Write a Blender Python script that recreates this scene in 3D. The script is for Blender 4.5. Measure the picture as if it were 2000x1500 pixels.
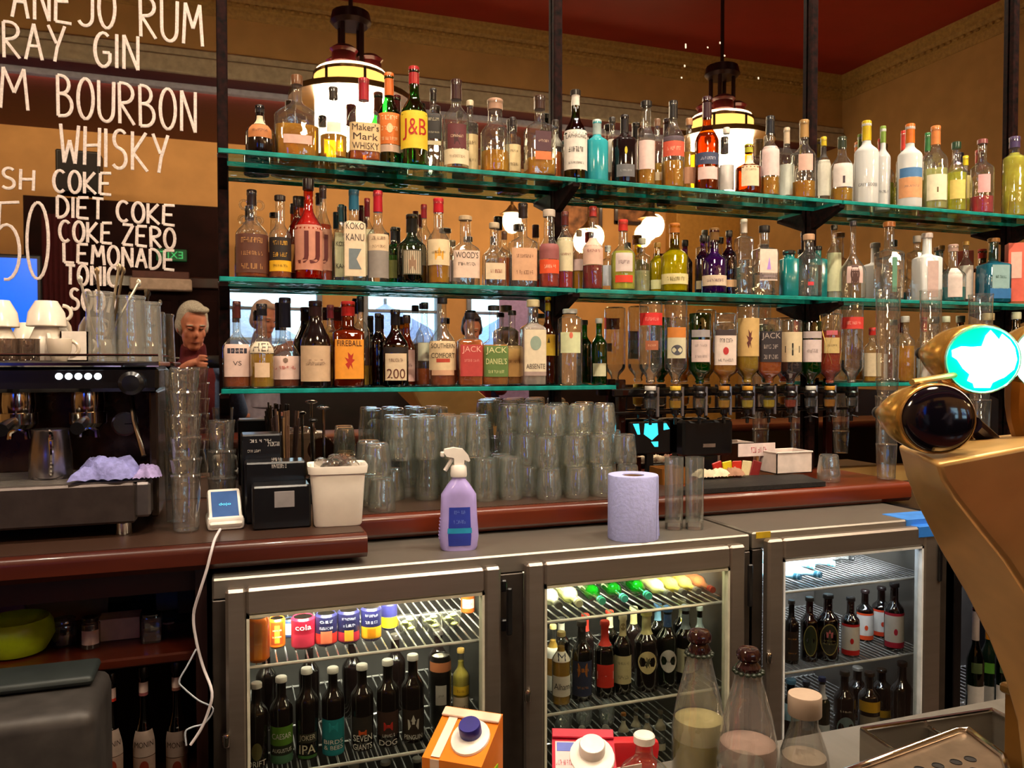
import bpy, bmesh, math, random
from mathutils import Vector, Matrix
from math import sin, cos, pi, tan, atan, atan2, radians
for o in list(bpy.data.objects): bpy.data.objects.remove(o)
SC = bpy.context.scene; COL = SC.collection
RN = random.Random(11)
# ---------------------------------------------------------------- camera (focal length for a 2000x1500 frame)
F = 1570.0; D = 2.4; H = 1.45; TH = atan(556/F); PH = atan(39/F)
CAM = Vector((0, -D, H))
FW = Vector((sin(TH)*cos(PH), cos(TH)*cos(PH), -sin(PH)))
RT = Vector((cos(TH), -sin(TH), 0)); UP = RT.cross(FW)
cd = bpy.data.cameras.new('camera'); cam = bpy.data.objects.new('camera', cd); COL.objects.link(cam)
cam.matrix_world = Matrix(((RT.x, UP.x, -FW.x, 0), (RT.y, UP.y, -FW.y, -D), (RT.z, UP.z, -FW.z, H), (0, 0, 0, 1)))
cd.sensor_fit = 'HORIZONTAL'; cd.sensor_width = 36; cd.lens = 36*F/2000; cd.clip_start = .01; cd.clip_end = 80
SC.camera = cam
# ---------------------------------------------------------------- world, exposure
W = bpy.data.worlds.new('daylight'); SC.world = W; W.use_nodes = True
_b = W.node_tree.nodes['Background']; _b.inputs[0].default_value = (.62, .82, 1.0, 1); _b.inputs[1].default_value = 5.0
SC.view_settings.view_transform = 'Standard'; SC.view_settings.look = 'None'
SC.view_settings.exposure = 0.12; SC.view_settings.gamma = 1.0; SC.view_settings.use_curve_mapping = False
cy = SC.cycles
cy.max_bounces = 12; cy.diffuse_bounces = 3; cy.glossy_bounces = 5; cy.transmission_bounces = 8; cy.transparent_max_bounces = 40
cy.caustics_reflective = False; cy.caustics_refractive = False; cy.sample_clamp_indirect = 4.0; cy.use_denoising = True
def light(name, kind, loc, power, color, size=.1, rot=None, spot=None, sy=None, spread=None):
    l = bpy.data.lights.new(name, kind); l.energy = power; l.color = color
    if kind == 'AREA':
        l.size = size
        if spread: l.spread = spread
        if sy: l.shape = 'RECTANGLE'; l.size_y = sy
    elif kind == 'POINT': l.shadow_soft_size = size
    elif kind == 'SPOT': l.shadow_soft_size = size; l.spot_size = spot; l.spot_blend = .6
    o = bpy.data.objects.new(name, l); COL.objects.link(o); o.location = loc
    if rot: o.rotation_euler = rot
    return o
WARM = (1, .78, .52); NEUT = (1, .85, .66)
# downlights recessed in the ceiling over the bar aisle, aimed at the back bar
DOWN = [(-.9, -1.15), (.25, -1.15), (1.4, -1.15), (2.55, -1.15), (3.7, -1.15)]
for i, (x, y) in enumerate(DOWN):
    light('downlight_lamp', 'SPOT', (x, y, 4.10), (110, 160, 185, 185, 165)[i], NEUT, .022, (radians(14), 0, 0), radians(95))
# ---------------------------------------------------------------- pixel (of a 2000x1500 frame) -> point helpers
def ray(px, py): return FW + RT*((px-1000)/F) + UP*((750-py)/F)
def PS(px, py, s):
    d = ray(px, py); return CAM + d*((D-s)/d.y)
def PZ(px, py, z):
    d = ray(px, py); return CAM + d*((z-H)/d.z)
def mpp(px, s, py=711): return (PS(px, py, s)-CAM).dot(FW)/F
# ---------------------------------------------------------------- materials
def lin(h):
    h = h.lstrip('#'); c = [int(h[i:i+2], 16)/255 for i in (0, 2, 4)]
    return tuple((v/12.92 if v <= .04045 else ((v+.055)/1.055)**2.4) for v in c) + (1,)
MC = {}
def nodes(name):
    m = bpy.data.materials.new(name); m.use_nodes = True; t = m.node_tree
    return m, t, t.nodes['Principled BSDF']
def mat(hexc, rough=.5, metal=0, noise=.08, ns=25, bump=0, emit=0, coat=0, stretch=None, spec=.5, ehex=None, trans=0, ior=1.45):
    k = (hexc, rough, metal, noise, ns, bump, emit, coat, stretch, spec, ehex, trans, ior)
    if k in MC: return MC[k]
    m, t, p = nodes('mat_'+hexc); N, L = t.nodes, t.links
    p.inputs['Roughness'].default_value = rough; p.inputs['Metallic'].default_value = metal
    p.inputs['Specular IOR Level'].default_value = spec
    p.inputs['Coat Weight'].default_value = coat; p.inputs['Coat Roughness'].default_value = .08
    p.inputs['Transmission Weight'].default_value = trans; p.inputs['IOR'].default_value = ior
    c = lin(hexc); p.inputs['Base Color'].default_value = c
    if noise or bump:
        tc = N.new('ShaderNodeTexCoord'); nz = N.new('ShaderNodeTexNoise'); nz.inputs['Scale'].default_value = ns; nz.inputs['Detail'].default_value = 3
        if stretch:
            mp = N.new('ShaderNodeMapping'); mp.inputs['Scale'].default_value = stretch
            L.new(tc.outputs['Object'], mp.inputs[0]); L.new(mp.outputs[0], nz.inputs['Vector'])
        else: L.new(tc.outputs['Object'], nz.inputs['Vector'])
        if noise:
            r = N.new('ShaderNodeValToRGB'); r.color_ramp.elements[0].position = .3; r.color_ramp.elements[1].position = .7
            r.color_ramp.elements[0].color = tuple(v*(1-noise*2) for v in c[:3])+(1,)
            r.color_ramp.elements[1].color = tuple(min(1, v*(1+noise*1.5)) for v in c[:3])+(1,)
            L.new(nz.outputs[0], r.inputs[0]); L.new(r.outputs[0], p.inputs['Base Color'])
        if bump:
            b = N.new('ShaderNodeBump'); b.inputs['Strength'].default_value = bump; b.inputs['Distance'].default_value = .01
            L.new(nz.outputs[0], b.inputs['Height']); L.new(b.outputs[0], p.inputs['Normal'])
    if emit:
        p.inputs['Emission Color'].default_value = lin(ehex or hexc); p.inputs['Emission Strength'].default_value = emit
    MC[k] = m; return m
def glass(tint='fafcfa', edge='b4bab4', refl=.9, base=.13, rough=.025, power=2.6, haze=.02):
    """thin-walled glass: tinted see-through with a mirror-like rim"""
    k = ('g', tint, edge, refl, base, rough, power, haze)
    if k in MC: return MC[k]
    m, t, p = nodes('glass_'+tint); N, L = t.nodes, t.links; N.remove(p)
    out = N['Material Output']; lw = N.new('ShaderNodeLayerWeight'); lw.inputs[0].default_value = .5
    pw = N.new('ShaderNodeMath'); pw.operation = 'POWER'; pw.inputs[1].default_value = power; L.new(lw.outputs['Facing'], pw.inputs[0])
    mx = N.new('ShaderNodeMixRGB'); mx.inputs[1].default_value = lin(tint); mx.inputs[2].default_value = lin(edge); L.new(pw.outputs[0], mx.inputs[0])
    tr = N.new('ShaderNodeBsdfTransparent'); L.new(mx.outputs[0], tr.inputs[0])
    gl = N.new('ShaderNodeBsdfGlossy'); gl.inputs['Roughness'].default_value = rough; gl.inputs[0].default_value = (.95, .95, .95, 1)
    p5 = N.new('ShaderNodeMath'); p5.operation = 'POWER'; p5.inputs[1].default_value = 4; L.new(lw.outputs['Facing'], p5.inputs[0])
    ma = N.new('ShaderNodeMath'); ma.operation = 'MULTIPLY_ADD'; ma.inputs[1].default_value = refl; ma.inputs[2].default_value = base; L.new(p5.outputs[0], ma.inputs[0])
    nz = N.new('ShaderNodeTexNoise'); nz.inputs['Scale'].default_value = 18; bp = N.new('ShaderNodeBump'); bp.inputs['Strength'].default_value = .45; bp.inputs['Distance'].default_value = .01
    tc = N.new('ShaderNodeTexCoord'); L.new(tc.outputs['Object'], nz.inputs['Vector']); L.new(nz.outputs[0], bp.inputs['Height']); L.new(bp.outputs[0], gl.inputs['Normal'])
    ms = N.new('ShaderNodeMixShader'); L.new(ma.outputs[0], ms.inputs[0]); L.new(tr.outputs[0], ms.inputs[1]); L.new(gl.outputs[0], ms.inputs[2])
    o = ms.outputs[0]
    if haze:
        df = N.new('ShaderNodeBsdfDiffuse'); df.inputs[0].default_value = (.85, .86, .85, 1); m2 = N.new('ShaderNodeMixShader'); m2.inputs[0].default_value = haze
        L.new(o, m2.inputs[1]); L.new(df.outputs[0], m2.inputs[2]); o = m2.outputs[0]
    L.new(o, out.inputs[0]); MC[k] = m; return m
def liquid(hexc, glow_mix=.55):
    """spirit in a bottle: tinted and glossy, with a painted inner glow"""
    k = ('l', hexc, glow_mix)
    if k in MC: return MC[k]
    m, t, p = nodes('liquid_'+hexc); N, L = t.nodes, t.links; N.remove(p); out = N['Material Output']; c = lin(hexc)
    if min(c[:3]) > .5: glow_mix = .05
    c = tuple(min(.95, v**.95*1.7) for v in c[:3])
    tr = N.new('ShaderNodeBsdfTransparent'); tr.inputs[0].default_value = tuple(min(1, v**.6*1.05) for v in c[:3])+(1,)
    df = N.new('ShaderNodeBsdfDiffuse'); tl = N.new('ShaderNodeBsdfTranslucent'); gl = N.new('ShaderNodeBsdfGlossy'); gl.inputs['Roughness'].default_value = .05
    nz = N.new('ShaderNodeTexNoise'); nz.inputs['Scale'].default_value = 22; rp = N.new('ShaderNodeValToRGB'); rp.color_ramp.elements[0].position = .35; rp.color_ramp.elements[1].position = .68
    rp.color_ramp.elements[0].color = tuple(v*.7 for v in c[:3])+(1,); rp.color_ramp.elements[1].color = tuple(min(1, v*1.25+.01) for v in c[:3])+(1,)
    tc = N.new('ShaderNodeTexCoord'); L.new(tc.outputs['Object'], nz.inputs['Vector']); L.new(nz.outputs[0], rp.inputs[0]); L.new(rp.outputs[0], df.inputs[0]); L.new(rp.outputs[0], tl.inputs[0])
    a = N.new('ShaderNodeMixShader'); a.inputs[0].default_value = .2; L.new(df.outputs[0], a.inputs[1]); L.new(tl.outputs[0], a.inputs[2])
    b = N.new('ShaderNodeMixShader'); b.inputs[0].default_value = glow_mix; L.new(tr.outputs[0], b.inputs[1]); L.new(a.outputs[0], b.inputs[2])  # diffuse share imitates light glowing through the liquid
    lw = N.new('ShaderNodeFresnel'); lw.inputs[0].default_value = 1.33; g = N.new('ShaderNodeMixShader'); L.new(lw.outputs[0], g.inputs[0]); L.new(b.outputs[0], g.inputs[1]); L.new(gl.outputs[0], g.inputs[2])
    L.new(g.outputs[0], out.inputs[0]); MC[k] = m; return m
GL = dict(C=glass(), G=glass('3fae52', '0d4a18', haze=0), d=glass('2a6a2e', '06200a', haze=0), a=glass('c07818', '5a2a05', haze=0), b=glass('6a2f12', '260c04', haze=0),
          P=glass('9a4cb8', '5a2478', haze=0), Y=glass('f4e860', 'c8b420', haze=0), T=mat('2f97a0', .15, coat=.5), t=mat('0f6f70', .2, coat=.4), K=mat('140c0c', .12, coat=.8, noise=0),
          F=glass('e8e6e0', 'a8a8a4', haze=.62), B=glass('8cc8dc', '2a7890', haze=0), M=glass('7a2418', '300804', haze=0), V=mat('0d1a10', .15, coat=.6), v=glass('3a8a2a', '0a2a06', haze=0))
# ---------------------------------------------------------------- mesh helpers: each shape is (verts, faces)
def join(*ss):
    V, Fc = [], []
    for v, f in ss:
        n = len(V); V += v; Fc += [tuple(i+n for i in q) for q in f]
    return V, Fc
def xf(s, m): return [tuple(m @ Vector(v)) for v in s[0]], s[1]
def mv(s, x=0, y=0, z=0): return [(v[0]+x, v[1]+y, v[2]+z) for v in s[0]], s[1]
def bx(x0, x1, y0, y1, z0, z1, b=0, seg=1):
    x0, x1 = min(x0, x1), max(x0, x1); y0, y1 = min(y0, y1), max(y0, y1); z0, z1 = min(z0, z1), max(z0, z1)
    V = [(x0, y0, z0), (x1, y0, z0), (x1, y1, z0), (x0, y1, z0), (x0, y0, z1), (x1, y0, z1), (x1, y1, z1), (x0, y1, z1)]
    Q = [(0, 3, 2, 1), (4, 5, 6, 7), (0, 1, 5, 4), (1, 2, 6, 5), (2, 3, 7, 6), (3, 0, 4, 7)]
    if not b: return V, Q
    bm = bmesh.new(); vs = [bm.verts.new(v) for v in V]
    for q in Q: bm.faces.new([vs[i] for i in q])
    bmesh.ops.bevel(bm, geom=bm.edges[:], offset=b, segments=seg, affect='EDGES', profile=.5, clamp_overlap=True)
    bm.verts.index_update(); r = [tuple(v.co) for v in bm.verts], [tuple(v.index for v in f.verts) for f in bm.faces]
    bm.free(); return r
def lathe(prof, n=20, p=2, dy=1, caps=True):
    rm = max(r for r, z in prof) or 1
    V, Fc = [], []
    for r, z in prof:
        k = min(1, max(0, (r/rm-.55)/.35)); pe = 2+(p-2)*k
        for i in range(n):
            a = 2*pi*(i+.5)/n; c, s = cos(a), sin(a)
            V.append((r*math.copysign(abs(c)**(2/pe), c), r*(1+(dy-1)*k)*math.copysign(abs(s)**(2/pe), s), z))
    for j in range(len(prof)-1):
        for i in range(n):
            a, b = j*n+i, j*n+(i+1) % n
            Fc.append((a, b, b+n, a+n))
    if caps:
        if prof[0][0] > 1e-6: Fc.append(tuple(range(n-1, -1, -1)))
        if prof[-1][0] > 1e-6: Fc.append(tuple((len(prof)-1)*n+i for i in range(n)))
    return V, Fc
def tube(pts, r, n=6, cap=True, rr=None):
    pts = [Vector(p) for p in pts]; V, Fc = [], []; up = None
    for i, p in enumerate(pts):
        t = (pts[min(i+1, len(pts)-1)]-pts[max(i-1, 0)]).normalized()
        if up is None: up = t.orthogonal().normalized()
        else:
            up = up-t*up.dot(t); up = up.normalized() if up.length > 1e-5 else t.orthogonal().normalized()
        w = t.cross(up); rad = rr[i] if rr else r
        for k in range(n):
            a = 2*pi*k/n; V.append(tuple(p+(up*cos(a)+w*sin(a))*rad))
    for i in range(len(pts)-1):
        for k in range(n):
            a, b = i*n+k, i*n+(k+1) % n; Fc.append((a, b, b+n, a+n))
    if cap: Fc.append(tuple(range(n-1, -1, -1))); Fc.append(tuple((len(pts)-1)*n+k for k in range(n)))
    return V, Fc
def smooth_path(pts, k=6):
    P = [Vector(p) for p in pts]; out = []
    for i in range(len(P)-1):
        a, b, c, d = P[max(i-1, 0)], P[i], P[i+1], P[min(i+2, len(P)-1)]
        for j in range(k):
            t = j/k; out.append(.5*((2*b)+(c-a)*t+(2*a-5*b+4*c-d)*t*t+(3*b-a-3*c+d)*t**3))
    return out+[P[-1]]
def sphere(r, n=16, m=10, sc=(1, 1, 1), c=(0, 0, 0)):
    v, f = lathe([(r*sin(pi*j/m), -r*cos(pi*j/m)) for j in range(m+1)], n, caps=False)
    return [(a*sc[0]+c[0], b*sc[1]+c[1], d*sc[2]+c[2]) for a, b, d in v], f
def disc(r, n=24, z=0): return [(r*cos(2*pi*i/n), r*sin(2*pi*i/n), z) for i in range(n)], [tuple(range(n))]
def prism(poly, z0, z1):
    n = len(poly); V = [(x, y, z0) for x, y in poly]+[(x, y, z1) for x, y in poly]
    return V, [tuple(range(n-1, -1, -1)), tuple(range(n, 2*n))]+[(i, (i+1) % n, n+(i+1) % n, n+i) for i in range(n)]
# ---------------------------------------------------------------- objects
def me(name, s, m, smooth=35):
    d = bpy.data.meshes.new(name); d.from_pydata(s[0], [], s[1])
    if m: d.materials.append(m)
    if smooth:
        d.polygons.foreach_set('use_smooth', [True]*len(d.polygons)); d.set_sharp_from_angle(angle=radians(smooth))
    return d
def fixn(d):
    bm = bmesh.new(); bm.from_mesh(d); bmesh.ops.recalc_face_normals(bm, faces=bm.faces); bm.to_mesh(d); bm.free()
def obj(name, s, m, parent=None, smooth=35, loc=None, label=None):
    d = s if isinstance(s, bpy.types.Mesh) else me(name, s, m, smooth)
    if not isinstance(s, bpy.types.Mesh): fixn(d)
    o = bpy.data.objects.new(name, d); COL.objects.link(o)
    if parent: o.parent = parent
    if loc: o.location = loc
    if label: o['label'] = label
    return o
def tag(o, label=None, cat=None, group=None, kind=None):
    if label: o['label'] = label
    if cat: o['category'] = cat
    if group: o['group'] = group
    if kind: o['kind'] = kind
    return o
def thing(name, label, cat, loc=(0, 0, 0), rz=0, group=None):
    o = bpy.data.objects.new(name, None); COL.objects.link(o); o.location = loc; o.rotation_euler = (0, 0, rz); o.empty_display_size = .05
    return tag(o, label, cat, group)
def struct(name, s, m, parent=None, smooth=30):
    o = obj(name, s, m, parent, smooth)
    if not parent: o['kind'] = 'structure'
    return o
def dup(root, loc, rz=None, label=None):
    r = root.copy(); COL.objects.link(r); r.location = loc
    if rz is not None: r.rotation_euler = (0, 0, rz)
    if label: r['label'] = label
    for ch in list(root.children):
        c = ch.copy(); COL.objects.link(c); c.parent = r
        for g in list(ch.children):
            e = g.copy(); COL.objects.link(e); e.parent = c
    return r
TX = {}; RT2 = random.Random(5)
def text(s):
    """flat lettering: verts (x centred, z centred), width/height in units of cap height 1"""
    if s in TX: return TX[s]
    if set(s) == {'~'}:   # print too blurred to read in the photograph: a row of small letter-like strokes
        V, Q, x = [], [], 0; SEG = [(0, .12, 0, 1), (.38, .5, 0, 1), (0, .5, .86, 1), (0, .5, .44, .57), (0, .5, 0, .14), (.19, .31, 0, 1), (0, .12, .5, 1), (.38, .5, 0, .5)]
        for k in range(RT2.choice((7, 9, 11, 13))):
            if RT2.random() < .14: x += .45
            for (a, b, c, d) in RT2.sample(SEG, RT2.choice((2, 3, 3))):
                n = len(V); V += [(x+a, 0, c-.5), (x+b, 0, c-.5), (x+b, 0, d-.5), (x+a, 0, d-.5)]; Q.append((n, n+1, n+2, n+3))
            x += .66
        return ([(v[0]-x/2, 0, v[2]) for v in V], Q, x)
    c = bpy.data.curves.new('t', 'FONT'); c.body = s; c.align_x = 'CENTER'; c.resolution_u = 3
    o = bpy.data.objects.new('t', c); COL.objects.link(o); dg = bpy.context.evaluated_depsgraph_get()
    m = o.evaluated_get(dg).to_mesh(); V = [tuple(v.co) for v in m.vertices]; Q = [tuple(p.vertices) for p in m.polygons]
    o.evaluated_get(dg).to_mesh_clear(); bpy.data.objects.remove(o); bpy.data.curves.remove(c)
    xs = [v[0] for v in V]; ys = [v[1] for v in V]; h = max(ys)-min(ys); cx = (max(xs)+min(xs))/2; cyy = (max(ys)+min(ys))/2
    TX[s] = ([((v[0]-cx)/h, 0, (v[1]-cyy)/h) for v in V], Q, (max(xs)-min(xs))/h)
    return TX[s]
def flat_text(s, w, h, m=None):
    """lettering in the local XZ plane facing -Y, fitted into w x h"""
    V, Q, asp = text(s); sx = w/asp; sz = h
    return [(v[0]*sx, 0, v[2]*sz) for v in V], Q
# ================================================================ ROOM (behind the camera; seen in the back-bar mirror)
YW = -3.8; YF = -5.66; XR = 5.52; XL = -4.0; ZC = 4.15; ZS = 3.52
wall_m = mat('ac844c', .75, noise=.06, ns=6, bump=.05); red_m = mat('98261e', .5, noise=.05, ns=4); corn_m = mat('a07c40', .65, noise=.12, ns=40, bump=.2)
dwood = mat('2a0f0a', .3, noise=.25, ns=8, stretch=(1, 1, .15), coat=.3); dred = mat('5c1c20', .6, noise=.06)
struct('floor', bx(XL, XR, YF, .1, -.1, 0), mat('3a2418', .6, noise=.2, ns=5))
struct('ceiling', bx(XL, XR, YW, .12, ZC, ZC+.1), red_m)
struct('ceiling_low', bx(XL, XR, YF, YW, ZS, ZS+.1), dred)
struct('wall_back', bx(XL, XR, .012, .12, 0, ZC), wall_m)
struct('wall_right', bx(XR, XR+.1, YF, .12, 0, ZC), wall_m)
struct('wall_left', bx(XL-.1, XL, YF, .12, 0, ZC), wall_m)
struct('wall_bulkhead', bx(XL, XR, YW, YW-.12, ZS+.1, ZC), wall_m)
# cornice: stepped profile swept along bulkhead and right wall
cp = [(0, -.26), (.02, -.26), (.03, -.235), (.05, -.22), (.06, -.18), (.09, -.17), (.10, -.13), (.15, -.10), (.16, -.06), (.20, -.045), (.22, 0), (0, 0)]
cp = [(a*.38, b*.81) for a, b in cp]
def cornice(along, fixed, a0, a1, sgn):
    V = []
    for a in (a0, a1):
        for d, z in cp: V.append((a, fixed+sgn*d, ZC+z) if along == 'x' else (fixed+sgn*d, a, ZC+z))
    n = len(cp); return V, [(i, (i+1) % n, n+(i+1) % n, n+i) for i in range(n)]+[tuple(range(n)), tuple(range(2*n-1, n-1, -1))]
t1 = struct('trim_1', cornice('x', YW, XL, XR, 1), corn_m); t2 = struct('trim_2', cornice('y', XR, YW, .1, -1), corn_m)
eg = bx(-.018, .018, -.012, .012, -.012, .012, .008)
ev = []
for i in range(150): ev.append(mv(eg, XL+.05+i*.0632, YW+.046, ZC-.122))
obj('bead_row', join(*ev), corn_m, t1)['kind'] = 'stuff'
obj('bead_row', join(*[mv(bx(-.012, .012, -.018, .018, -.012, .012, .008), XR-.046, YW+.1+i*.0632, ZC-.122) for i in range(58)]), corn_m, t2)['kind'] = 'stuff'
struct('trim_3', join(bx(XL, XR, YW, YW+.05, ZS-.02, ZS+.10, .01), bx(XL, XR, YW, YW+.03, ZS+.10, ZS+.16, .01)), mat('a89a80', .6, noise=.1))
# far wall with window openings
fw = [(-.02, .88), (1.28, 2.08), (2.35, 3.12)]; wz0, wz1 = 1.25, 2.20
segs = []; x = XL
for a, b in fw: segs.append(bx(x, a, YF, YF-.15, wz0, wz1)); x = b
segs.append(bx(x, XR, YF, YF-.15, wz0, wz1))
struct('wall_front', join(bx(XL, XR, YF, YF-.15, 0, wz0), bx(XL, XR, YF, YF-.15, wz1, ZS+.1), *segs), mat('d49c5c', .7, noise=.05, ns=5))
struct('wall_dado', join(bx(XL, XR-.05, YF, YF+.04, 0, 1.22, .006), bx(XR-.04, XR, YF+.05, .0, 0, 1.22, .006)), mat('1a0c0a', .4, noise=.2, ns=6))
struct('trim_4', bx(XL, XR, YW-.30, YW-.24, ZS-.045, ZS-.001, .004), mat('b8b8c8', .5))
light('cove_strip', 'AREA', (1.2, YW-.33, ZS-.03), 45, (1, .76, .48), 7.5, (radians(75), 0, radians(180)), None, .05)
pane_m = glass('eaf4f4', 'b8c8c8', .5, .03, haze=0)
for i, (a, b) in enumerate(fw):
    w_ = struct('window_%d' % (i+1), join(bx(a, a+.05, YF-.1, YF+.03, wz0, wz1, .006), bx(b-.05, b, YF-.1, YF+.03, wz0, wz1, .006), bx(a, b, YF-.1, YF+.03, wz0, wz0+.05, .006), bx(a, b, YF-.1, YF+.03, wz1-.05, wz1, .006), bx(a, b, YF-.08, YF, 1.97, 2.0, .004)), mat('8a8f9c', .5))
    obj('pane', bx(a+.05, b-.05, YF-.06, YF-.055, wz0+.05, wz1-.05), pane_m, w_)
# street seen through the windows: two parasols and a bush, far down the pavement
struct('ground_outside', bx(XL-4, XR+6, YF-14, YF-.15, -.15, -.05), mat('8a8c90', .8))
for i, (x, y, c, la) in enumerate([(-.1, -7.4, 'b8bcd8', 'pale lilac parasol outside the left window'), (2.05, -8.6, '9a9ccc', 'lilac parasol outside the middle window'), (4.25, -9.6, '8fa6d8', 'blue grey parasol outside the right window')]):
    p = thing('parasol', la, 'parasol', (x, y, -.05), 0, 'parasols outside the windows')
    obj('pole', lathe([(.025, 0), (.025, 2.4)], 10), mat('707078', .4, .6), p)
    obj('canopy', lathe([(1.0, 1.75), (1.0, 1.78), (.02, 2.32)], 8, caps=False), mat(c, .8), p, 0)
# dark panelled lobby partition with door on the left
pt = struct('wall_lobby', bx(-1.55, -.06, -5.25, -5.1, 0, 2.82), mat('200c0a', .7, noise=.2, ns=6, spec=.1))
for i in range(4): obj('panel', bx(-1.47+i*.36, -1.16+i*.36, -5.1, -5.085, .15, 2.0, .008), mat('200c0a', .7, noise=.2, ns=6, spec=.1), pt)
obj('lintel', bx(-1.55, -.06, -5.1, -5.06, 2.1, 2.2, .01), dwood, pt)
ex = thing('exit_sign', 'small green exit sign glowing on the dark lobby partition', 'sign', (-.44, -5.055, 2.33))
obj('sign_box', bx(-.12, .12, -.03, .0, 0, .10, .005), mat('0c3a20', .4, emit=.15, ehex='108040'), ex)
obj('lettering', mv(xf(flat_text('EXIT', .18, .06), Matrix.Rotation(pi, 4, 'Z')), 0, .003, .05), mat('40c070', .5, emit=.6), ex, 0)
wb = thing('heater_box', 'pale boxed air heater fixed on the dark lobby partition', 'heater', (-.52, -5.1, 2.07))
obj('casing', bx(-.24, .24, 0, .14, 0, .1, .01), mat('c0a898', .5), wb); obj('grille', bx(-.22, .22, 0, .13, .1, .16, .004), mat('5a3028', .5), wb)
sp = thing('wall_speaker', 'black box loudspeaker high on the yellow wall', 'speaker', (-1.12, -5.0, 2.83))
obj('cabinet', bx(-.16, .16, -.1, .1, 0, .34, .01), mat('120c0a', .5), sp); obj('speaker_grille', bx(-.14, .14, .1, .108, .02, .32, .004), mat('1c1614', .8), sp)
tv = thing('television', 'wall screen glowing bright blue beside a maroon curtain', 'television', (-1.75, -4.6, 1.5))
obj('bezel', bx(-.42, .42, -.04, 0, 0, .78, .01), mat('0c0c10', .4), tv); obj('screen', bx(-.39, .39, 0, .004, .03, .75), mat('0a50c8', .3, emit=1.6, ehex='1060ff'), tv)
fy = []
for i in range(15): fy.append((-1.33+i*.018, -4.62+.02*(i % 2)))
for i in range(14, -1, -1): fy.append((-1.33+i*.018, -4.64+.02*(i % 2)))
tag(obj('curtain', prism(fy, 0, 2.6), mat('4a0c12', .9, bump=.1)), 'narrow maroon curtain hanging beside the blue screen', 'curtain')
# framed pictures on the far wall
for i, (x, z, w, h, la) in enumerate([(3.65, 2.55, .5, .7, 'brown framed picture high on the orange wall'), (4.75, 2.2, .4, .5, 'small dark framed picture on the far orange wall'), (4.3, 3.0, .5, .3, 'wide dark picture under the low ceiling')]):
    f_ = thing('wall_picture', la, 'picture', (x, YF, z), 0, 'framed pictures on the far wall')
    obj('frame', join(bx(-w/2, w/2, 0, .03, 0, .04, .005), bx(-w/2, w/2, 0, .03, h-.04, h, .005), bx(-w/2, -w/2+.04, 0, .03, 0, h, .005), bx(w/2-.04, w/2, 0, .03, 0, h, .005)), dwood, f_)
    obj('print', bx(-w/2+.03, w/2-.03, .002, .012, .03, h-.03), mat('a06a44', .6, noise=.4, ns=9), f_)
struct('wall_pier', bx(4.7, 5.52, YF+.25, YF, 0, ZS, .01), mat('b8863c', .7, noise=.06))
cur = thing('lilac_banner', 'tall lilac fabric banner hanging in the back room', 'banner', (2.75, -5.3, 1.1))
obj('fabric', bx(-.16, .16, -.01, .0, 0, 1.15), mat('a890c8', .8), cur); obj('rail', bx(-.18, .18, -.015, .005, 1.15, 1.18, .004), dwood, cur)
# globe lamps
glow = mat('fff0d0', .4, emit=22, ehex='ffd9a0', noise=0)
def globe_lamp(px, py, s, n, la):
    p = PS(px, py, -s+0)  # apparent point behind the mirror
    loc = (p.x, -(p.y), p.z)
    g = thing('globe_lamp', la, 'lamp', loc, 0, 'globe lamps in the back room')
    for i in range(n):
        a = 2*pi*i/max(n, 1); r = .065 if n > 1 else 0
        obj('globe', sphere(.082, 14, 8, (1, 1, 1.3), (r*cos(a), r*sin(a), -.045*i)), glow, g)
    zt = (ZS if loc[1] < YW else ZC)-loc[2]
    obj('stem', lathe([(.012, .08), (.012, zt)], 8), mat('5a3c18', .35, .8), g); obj('gallery', lathe([(.11, .06), (.05, .1), (.02, .14)], 12), mat('7a5424', .35, .8), g)
    return g
globe_lamp(1000, 432, 4.2, 1, 'single teardrop globe lamp glowing in the back room')
globe_lamp(1268, 440, 4.2, 3, 'cluster of three globes glowing in the back room')
globe_lamp(1150, 462, 4.3, 2, 'pair of globes glowing in the back room')
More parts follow.
